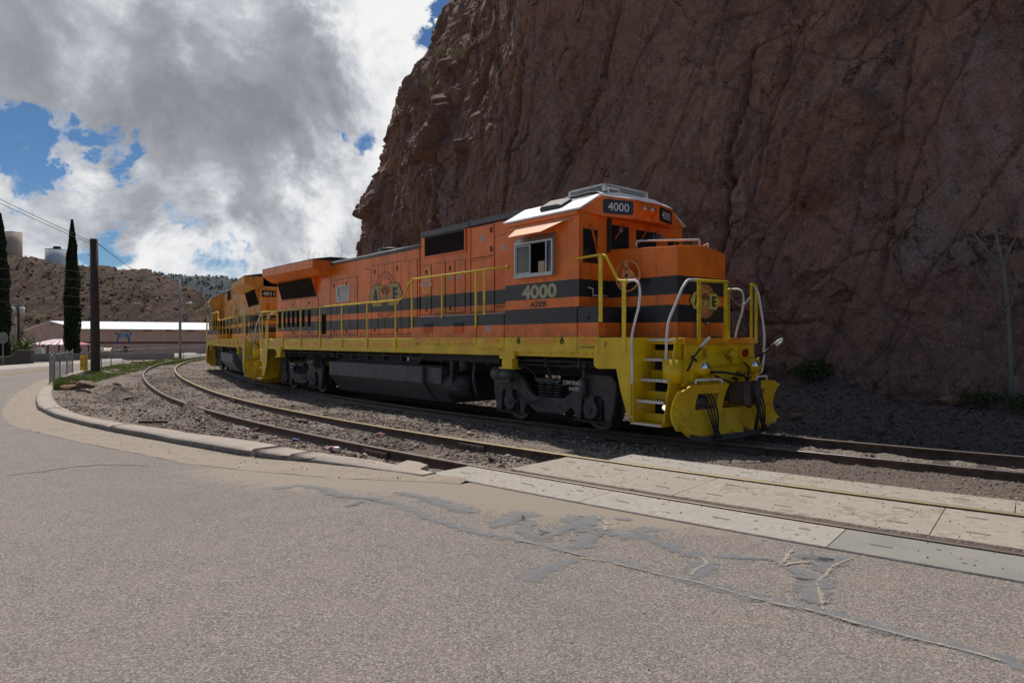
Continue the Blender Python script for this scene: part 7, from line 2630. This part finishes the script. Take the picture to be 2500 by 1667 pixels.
wv3 = np.concatenate([wv_, np.zeros((len(B), 1))], 1)
V = np.stack([B - wv3, B + wv3, tip], 1).reshape(-1, 3)
tag(np_mesh('grass', V, np.arange(len(V)).reshape(-1, 3), M['grass']), kind='stuff')

# scrub and rocks on the hill
hv_co = np.array([v.co[:] for v in bpy.data.objects['hill'].data.vertices]).reshape(640, 220, 3)
rg = np.random.default_rng(961)
ii, jj = rg.integers(2, 638, 2600), rg.integers(6, 160, 2600)
kk = rg.random(2600) < 0.15 + 0.8 * sstep(fbm(ii / 60.0, jj / 25.0, 963, 3), -0.1, 0.3)
hp = hv_co[ii[kk], jj[kk]]
Pn = (hp[:, None, :] + rg.normal(0, 0.42, (len(hp), 14, 3)) * np.array([1, 1, 0.6]) + np.array([0, 0, 0.45])).reshape(-1, 3)
V, F = leaf_quads(Pn, 0.58, 965, 0, 0.6)
tag(np_mesh('hill_scrub', V, F, M['desert_bush']), kind='stuff')
ii, jj = rg.integers(2, 638, 7000), (6 + 150 * rg.random(7000)).astype(int)
hp = hv_co[ii, jj]
scatter('hill_rubble', hp, 0.2 + 1.1 * rg.random(len(hp)) ** 4, rv, M['boulder_hill'], 967)
rg = np.random.default_rng(971)
fv_co = np.array([v.co[:] for v in far.data.vertices]).reshape(360, 60, 3)
fp = fv_co[rg.integers(60, 220, 1500), rg.integers(15, 52, 1500)]
Pn = (fp[:, None, :] + rg.normal(0, 1.3, (len(fp), 8, 3)) * np.array([1, 1, 0.7]) + np.array([0, 0, 1.0])).reshape(-1, 3)
V, F = leaf_quads(Pn, 2.4, 973, 0, 0.7)
M['hazy_juniper'] = leaf_mat('hazy_juniper', (0.055, 0.068, 0.072), (0.07, 0.084, 0.086))  # leaf colour lightened and blued for distance haze
tag(np_mesh('ridge_junipers', V, F, M['hazy_juniper']), kind='stuff')

# ------------------------------------------------------------------ pole, wires, lamps, signs, fence
pole = tag(empty('utility_pole', (-22.64, 37.1, 0)), 'thick dark wooden utility pole standing in the grass by the far track', 'pole')
mb = MB()
mb.tube([(0, 0, -0.4), (0, 0, 0.2), (-0.03, 0, 3.5), (-0.08, 0, 7.15)], [0.245, 0.24, 0.22, 0.20], 16)
mb.build('shaft', M['pole_wood'], pole, bevel=0)
mb = MB()
for k, z in enumerate((5.0, 6.3)):
    mb.cyl((-0.25, 0, z), (-0.42, 0, z), 0.02, 6)
mb.build('pole_step', M['galv'], pole)


def wire(a, b, sag, r, label, group='overhead wires', n=24):
    a, b = Vector(a), Vector(b)
    pts = [a.lerp(b, t / n) + Vector((0, 0, -4 * sag * (t / n) * (1 - t / n))) for t in range(n + 1)]
    tag(MB().tube(pts, r, 5).build('overhead_wire', M['wire'], None), label, 'wire', group)


for k, dz in enumerate((0.0, -0.14)):
    wire((-22.75, 37.0, 6.98 + dz), (-32.5, 21.5, 14.9 + dz * 2.6), 0.4, 0.014, ('upper' if k == 0 else 'lower') + ' black cable sloping from the wooden pole up to the left edge')
wire((-22.6, 37.2, 6.95), (-100, 200, 19.5), 1.6, 0.022, 'black cable running from the wooden pole away towards the ridge')
for k, (z0, z1) in enumerate(((11.6, 7.6), (10.3, 6.9), (8.6, 6.3), (7.0, 5.7), (5.0, 5.0))):
    wire((-78, 88, z0 + 3), (-33, 68.5, z1 - 0.4), 0.5, 0.02, ('topmost', 'second highest', 'middle', 'second lowest', 'lowest')[k] + ' of the thin grey wires strung past the cypress trees')

lamp = tag(empty('street_lamp', (-31.6, 65, 0)), 'slim grey street lamp post with a short arm, left of the second engine', 'street lamp')
mb = MB()
mb.tube([(0, 0, 0), (0, 0, 7.5)], [0.15, 0.10], 10)
mb.build('post', M['galv'], lamp)
mb = MB()
mb.tube(arc_pts([(0, 0, 4.95), (0.4, 0, 5.15), (0.75, 0, 5.2)], 0.2), 0.04, 6)
mb.build('arm', M['galv'], lamp)
mb = MB()
mb.sphere((0.95, 0, 5.2), 0.22, 10, 6, (1.3, 0.7, 0.35))
mb.build('lamp_head', M['offwhite'], lamp)
mb = MB()
mb.box(-0.45, 0.3, -0.05, 0.05, 7.2, 7.28)
for q in (-0.4, -0.1, 0.2):
    mb.cyl((q, 0, 7.28), (q, 0, 7.42), 0.04, 6)
mb.build('crossarm', M['galv'], lamp)

tp = tag(empty('transformer_pole', (-79.5, 110, -1.1)), 'brown pole carrying two grey transformer cans near the pink building', 'pole')
MB().tube([(0, 0, -0.3), (0, 0, 8.9)], [0.26, 0.2], 10).build('shaft', M['pole_wood'], tp)
for q in (-0.75, 0.75):
    mb = MB()
    mb.cyl((q, -0.2, 7.0), (q, -0.2, 8.0), 0.36, 14)
    mb.cyl((q, -0.2, 8.0), (q, -0.2, 8.15), 0.36, 14, 0.2)
    mb.build('transformer', M['offwhite'], tp)
MB().box(-0.9, 0.9, -0.06, 0.06, 8.2, 8.36).build('crossarm', M['pole_wood'], tp)
tag(MB().tube([(-75.6, 104, -1.3), (-75.6, 104, 5.2)], [0.10, 0.08], 8).build('post', M['galv']), 'thin grey post right of the transformer pole', 'post')

rs = tag(empty('road_sign', (-34.0, 45.6, -0.02)), 'round road sign seen from its plain grey back at the left edge', 'sign')
MB().tube([(0, 0, -0.1), (0, 0, 2.1)], 0.035, 8).build('post', M['galv'], rs)
MB().tube([(0, -0.05, 1.83), (0, -0.035, 1.83)], 0.385, 28).build('sign_face', M['sign_back'], rs)

cs = tag(empty('clearance_sign', (-15.79, 25.2, -0.05), R_(-14)), 'small amber sign reading CLOSE CLEARANCE on a thin post by the kerb', 'sign')
MB().box(-0.015, 0.045, -0.012, 0.012, -0.3, 0.62).build('post', M['galv'], cs)
pb = MB().box(-0.175, 0.175, -0.02, -0.008, 0.60, 1.17).build('sign_face', M['sign_yellow'], cs, bevel=0.004)
mb = MB()
add_text(mb, 'CLEARANCE', (0.085, -0.0215, 0.885), (0, 0, -1), (1, 0, 0), 0.52, 0.09, 0.02)
add_text(mb, 'CLOSE', (-0.075, -0.0215, 0.885), (0, 0, -1), (1, 0, 0), 0.31, 0.09, 0.02)
mb.build('lettering', M['ink'], pb)

# chain-link fences
def fence(posts, h, label, mesh_step, brace=None):
    root = tag(empty('chain_link_fence', (posts[0][0], posts[0][1], 0)), label, 'fence', 'chain link fences')
    ox, oy = posts[0]
    P = [Vector((x - ox, y - oy, 0)) for x, y in posts]
    for p in P:
        mb = MB()
        mb.tube([p + Vector((0, 0, -0.15)), p + Vector((0, 0, h))], 0.028, 8)
        mb.sphere(tuple(p + Vector((0, 0, h + 0.02))), 0.042, 8, 5)
        mb.build('fence_post', M['galv'], root)
    mb = MB()
    for a, b in zip(P[:-1], P[1:]):
        mb.tube([a + Vector((0, 0, h - 0.05)), b + Vector((0, 0, h - 0.05))], 0.018, 6)
    mb.build('top_rail', M['galv'], root)
    if brace:
        MB().tube([tuple(Vector((brace[0] - ox, brace[1] - oy, 0.05))), tuple(P[1] + Vector((0, 0, h - 0.15)))], 0.022, 6).build('brace', M['galv'], root)
    V, F = [], []
    for a, b in zip(P[:-1], P[1:]):
        d_ = b - a
        L = d_.length
        u_ = d_ / L
        k = -h
        while k < L:
            for sgn in (1, -1):
                x0, x1 = (k, k + h - 0.1)
                z0, z1 = (0.05, h - 0.05) if sgn > 0 else (h - 0.05, 0.05)
                if x0 < 0:
                    z0 = z0 + (z1 - z0) * (-x0) / (x1 - x0)
                    x0 = 0
                if x1 > L:
                    z1 = z0 + (z1 - z0) * (L - x0) / (x1 - x0)
                    x1 = L
                pa, pb_ = a + u_ * x0 + Vector((0, 0, z0)), a + u_ * x1 + Vector((0, 0, z1))
                i0 = len(V)
                nn = Vector((-u_.y, u_.x, 0)) * 0.0016
                dz = Vector((0, 0, 0.0016))
                V += [pa + dz, pa - dz + nn, pa - dz - nn, pb_ + dz, pb_ - dz + nn, pb_ - dz - nn]
                F += [(i0, i0 + 1, i0 + 4, i0 + 3), (i0 + 1, i0 + 2, i0 + 5, i0 + 4), (i0 + 2, i0, i0 + 3, i0 + 5)]
            k += mesh_step
    o = np_mesh('wire_mesh', np.array([tuple(v) for v in V]), np.array(F), M['galv'], root)
    o['kind'] = 'stuff'


fence([(-17.1, 25.5), (-17.6, 26.0), (-18.5, 27.5), (-20.0, 30.2), (-21.0, 32.2), (-22.4, 34.8)], 1.13, 'short chain link fence with braced end post along the kerb', 0.085, (-18.7, 27.8))
fence([(-23.4, 37.6), (-24.9, 41.4), (-25.9, 44.1), (-26.9, 47.2), (-27.9, 50.2), (-28.7, 53.2), (-29.3, 56.2), (-29.9, 59.5), (-30.3, 63), (-30.6, 67)], 1.05, 'long chain link fence beyond the wooden pole, running on along the far road', 0.16)

# ------------------------------------------------------------------ far side of the road and the park
sw_p = np.linspace(29.5, 72, 120)
sw_u = np.linspace(0, 1, 4)
SP, SU = np.meshgrid(sw_p, sw_u, indexing='ij')
x, y = P2(ROAD_OUT(SP) - 0.05 + 1.6 * SU, SP)
tag(np_mesh('sidewalk', np.stack([x, y, np.where(SU < 0.01, -0.16, 0.03) + 0 * SU], -1).reshape(-1, 3), grid_faces(len(sw_p), 4), M['plain_concrete']), kind='structure')

sw = tag(empty('stone_wall', (-34.0, 48.8, 0)), 'low dark stone wall with a raised curved end at the left edge', 'wall')
mb = MB()
pf = [(-9, -0.2), (-0.3, -0.2), (-0.3, 0.92), (-1.25, 0.90), (-1.45, 0.66), (-1.9, 0.47), (-2.4, 0.42), (-9, 0.40)]
mb.prism(pf, 'y', -0.2, 0.2)
mb.build('wall_body', concrete('rubble_stone', (0.14, 0.115, 0.10), (0.075, 0.06, 0.055), 0.8, 4.0, 0.9), sw)
mb = MB()
cp_l = [(-9, 0.40), (-2.4, 0.42), (-1.9, 0.47), (-1.45, 0.66), (-1.25, 0.90), (-0.27, 0.92)]
mb.prism(cp_l + [(q[0] + (0.03 if q[1] > 0.5 else 0), q[1] + 0.06) for q in reversed(cp_l)], 'y', -0.23, 0.23)
mb.build('coping', M['plain_concrete'], sw)

lw = MB()
lw.prism([(-42.5, 60.6), (-37, 60.2), (-33.5, 61.0), (-31.0, 62.4), (-31.0, 62.7), (-33.5, 61.3), (-37, 60.5), (-42.5, 60.9)], 'z', -0.4, 0.47)
tag(lw.build('garden_wall', M['grey_concrete']), 'low plain grey concrete wall behind the long chain link fence', 'wall')

bld = tag(empty('gymnasium_building', (-104.4, 165, -2.6)), 'long pink block building with a white metal roof below the rocky hill', 'building')
uL, uG = np.array([0.85, 0.53]), np.array([-24.6, 17.0])
uL = uL / np.linalg.norm(uL)
LL = 52.0
def bp(l, g, z):
    return (uL[0] * l + uG[0] * g, uL[1] * l + uG[1] * g, z)
ez, rz_ = 7.05, 9.0
mb = MB()
mb.add([bp(0, 0, -1), bp(LL, 0, -1), bp(LL, 1, -1), bp(0, 1, -1), bp(0, 0, ez), bp(LL, 0, ez), bp(LL, 1, ez), bp(0, 1, ez), bp(0, 0.5, rz_), bp(LL, 0.5, rz_)],
       [(0, 1, 5, 4), (1, 2, 6, 9, 5), (2, 3, 7, 6), (3, 0, 4, 8, 7)])
mb.build('wall', M['pink_wall'], bld)
mb = MB()
for (g0, z0, g1, z1) in ((-0.03, ez - 0.05, 0.5, rz_ + 0.12), (0.5, rz_ + 0.12, 1.03, ez - 0.05)):
    mb.add([bp(-0.6, g0, z0), bp(LL + 0.6, g0, z0), bp(LL + 0.6, g1, z1), bp(-0.6, g1, z1), bp(-0.6, g0, z0 - 0.15), bp(LL + 0.6, g0, z0 - 0.15), bp(LL + 0.6, g1, z1 - 0.15), bp(-0.6, g1, z1 - 0.15)],
           [(0, 1, 2, 3), (7, 6, 5, 4), (0, 4, 5, 1), (1, 5, 6, 2), (2, 6, 7, 3), (3, 7, 4, 0)])
mb.build('roof', M['metal_roof'], bld)
def wall_box(name, l0, l1, z0, z1, d_, mat, g=0.0):
    m2 = MB()
    q = d_ / np.linalg.norm(uG)
    m2.add([bp(l0, -q, z0), bp(l1, -q, z0), bp(l1, 0.01, z0), bp(l0, 0.01, z0), bp(l0, -q, z1), bp(l1, -q, z1), bp(l1, 0.01, z1), bp(l0, 0.01, z1)], [(0, 1, 5, 4), (1, 2, 6, 5), (3, 0, 4, 7), (4, 5, 6, 7), (0, 3, 2, 1)])
    return m2.build(name, mat, bld)
wall_box('band', -0.1, LL, 3.42, 3.82, 0.12, M['maroon_band'])
for k in range(9):
    wall_box('vent', 8.5 + 5.0 * k, 10.2 + 5.0 * k, 6.55, 6.85, 0.15, M['maroon_band'])
for k in range(12):
    wall_box('pilaster', 2.2 + 4.2 * k, 2.35 + 4.2 * k, -1, ez - 0.2, 0.08, M['pink_wall'])
m2 = MB()
for (g0, g1, z0, z1) in ((0.0, 1.0, 3.42, 3.82),):
    m2.add([bp(-0.12, g0, z0), bp(-0.12, g1, z0), bp(-0.12, g1, z1), bp(-0.12, g0, z1), bp(0.01, g0, z1), bp(0.01, g1, z1)], [(0, 3, 2, 1), (3, 4, 5, 2)])
m2.build('band', M['maroon_band'], bld)
for (g0, g1, z0, z1) in ((0.05, 0.15, 5.4, 6.0), (0.07, 0.13, 3.9, 4.4), (0.49, 0.53, 7.9, 8.5)):
    m2 = MB()
    m2.add([bp(-0.1, g0, z0), bp(-0.1, g1, z0), bp(-0.1, g1, z1), bp(-0.1, g0, z1)], [(0, 3, 2, 1)])
    m2.build('louvre', M['sign_back'], bld)

gz_ = tag(empty('picnic_shelter', (-79.5, 120, -1.36), 0.12), 'open picnic shelter with a red and white striped hip roof', 'shelter')
for (px_, py_) in ((-3.9, -2), (-0.9, -2), (0.9, -2), (3.7, -2), (-3.9, 2.2), (3.7, 2.2)):
    MB().box(px_ - 0.09, px_ + 0.09, py_ - 0.09, py_ + 0.09, 0, 2.3).build('post', M['maroon_band'], gz_)
for k in range(14):
    a0, a1 = -4.2 + 8.4 * k / 14, -4.2 + 8.4 * (k + 1) / 14
    cl = lambda q: max(-1.0, min(1.0, q * 0.25))
    for sgn in (-1, 1):
        mb = MB()
        mb.add([(a0, sgn * 2.6, 2.25), (a1, sgn * 2.6, 2.25), (cl(a1), 0, 3.2), (cl(a0), 0, 3.2), (a0, sgn * 2.6, 2.2), (a1, sgn * 2.6, 2.2)], [(0, 1, 2, 3), (0, 4, 5, 1)])
        mb.build('roof_sheet', M['metal_roof'] if k % 2 else M['red_roof'], gz_)
for sgn in (-1, 1):
    MB().add([(sgn * 4.2, -2.6, 2.25), (sgn * 4.2, 2.6, 2.25), (sgn * 1.0, 0, 3.2)], [(0, 1, 2)]).build('roof_sheet', M['red_roof'], gz_)
MB().box(-2.2, 2.2, -0.4, 0.4, 0.68, 0.75).build('table_top', M['seat'], gz_)

vp = tag(empty('park_sign', (-44.4, 78, -0.15), R_(25)), 'blue VETERANS PARK sign on two red white and blue posts', 'sign')
for q in (-0.56, 0.56):
    for k, (z0, z1, mt) in enumerate(((0, 0.42, 'stucco_white'), (0.42, 0.62, 'red'), (0.62, 0.86, 'stucco_white'), (0.86, 1.06, 'red'), (1.06, 1.32, 'stucco_white'), (1.32, 2.15, 'blue'))):
        MB().box(q - 0.09, q + 0.09, -0.09, 0.09, z0, z1).build('post', M[mt], vp)
b1_ = MB().box(-0.82, 0.82, -0.06, 0.06, 2.42, 2.70).build('sign_board', M['blue'], vp)
text_obj('lettering', 'VETERANS', (0, -0.066, 2.56), (1, 0, 0), (0, 0, 1), M['number_white'], b1_, 1.3, 0.18, 0.02)
b2_ = MB().box(-0.56, 0.56, -0.06, 0.06, 2.10, 2.41).build('sign_board', M['blue'], vp)
text_obj('lettering', 'PARK', (0, -0.066, 2.26), (1, 0, 0), (0, 0, 1), M['number_white'], b2_, 0.7, 0.18, 0.02)
mb = MB()
mb.prism([(-0.3, 0.45), (0.45, 0.45), (0.45, 0.8), (0.3, 1.12), (0.05, 1.15), (0.0, 0.8), (-0.3, 0.6)], 'y', -0.03, 0.03)
mb.build('soldier_cross_plaque', M['ink'], vp)

ip = tag(empty('information_board', (-40.6, 68, -0.05), R_(25)), 'low tan information board with two sloping panels by the park', 'information board')
for q in (-0.45, 0.45):
    MB().box(q - 0.05, q + 0.05, -0.05, 0.05, 0, 0.75).build('leg', M['sign_yellow'], ip)
MB().add([(-0.6, -0.25, 0.62), (0.6, -0.25, 0.62), (0.6, 0.22, 0.95), (-0.6, 0.22, 0.95), (-0.6, -0.25, 0.56), (0.6, -0.25, 0.56)], [(0, 1, 2, 3), (0, 4, 5, 1)]).build('frame', M['sign_yellow'], ip)
for a, b, mt in ((-0.52, -0.03, 'seat'), (0.03, 0.52, 'decal_grey')):
    MB().add([(a, -0.21, 0.655), (b, -0.21, 0.655), (b, 0.18, 0.93), (a, 0.18, 0.93)], [(0, 1, 2, 3)]).build('panel', M[mt], ip)

mn = MB()
mn.prism([(-0.50, 0), (0.50, 0), (0.22, 0.92), (-0.38, 0.92)], 'y', -0.2, 0.2)
o = mn.build('monument', M['stucco_white'], loc=(-51.8, 75, -0.12), bevel=0.02)
tag(o, 'white trapezoid stone marker on the park grass', 'stone marker')
wg = tag(empty('wagon_wheel', (-52.4, 73, -0.1)), 'old spoked wheel standing beside the white stone marker', 'wheel')
mb = MB()
mb.torus((0, 0, 0.30), (0, 1, 0), 0.28, 0.025, 24, 6)
mb.build('rim', M['bark'], wg)
for k in range(6):
    a = math.pi * k / 6
    MB().tube([(0.27 * math.cos(a), 0, 0.3 + 0.27 * math.sin(a)), (-0.27 * math.cos(a), 0, 0.3 - 0.27 * math.sin(a))], 0.012, 5).build('spoke', M['bark'], wg)

for (x, y, z, r, h, mt, lab) in ((-228, 312, 38.5, 3.6, 12.2, 'tank_beige', 'tall beige cylindrical water tank on the hilltop at far left'), (-206.5, 310, 33.0, 4.7, 9.6, 'tank_white', 'squat white water tank on the hilltop left of the cypress')):
    root = tag(empty('water_tank', (x, y, z)), lab, 'water tank', 'water tanks on the hilltop')
    MB().cyl((0, 0, -4), (0, 0, h), r, 32).build('shell', M[mt], root)
    MB().tube([(0, 0, h), (0, 0, h + 0.5)], [r * 1.02, 0.3], 32).build('tank_roof', M[mt] if mt == 'tank_beige' else M['black'], root)
    if mt == 'tank_white':
        MB().box(-1.2, 1.2, -1, 1, h + 0.2, h + 1.5).build('hatch', M['pole_wood'], root)

shrub(-73.5, 101, -1.2, 2.3, 3.6, 1500, 'olive green small tree left of the pink building', 981, M['olive'], 0.35, 'trees by the park', 'small_tree', 'tree')
shrub(-80.0, 108, -1.2, 2.0, 3.9, 1300, 'olive green bush behind the transformer pole', 984, M['olive'], 0.38, 'trees by the park', 'bush', 'bush')
bare_tree(-67.5, 97, -1.2, 4.2, 0.12, 3, 'small leafless park tree in front of the pink building', 987, M['bark'])
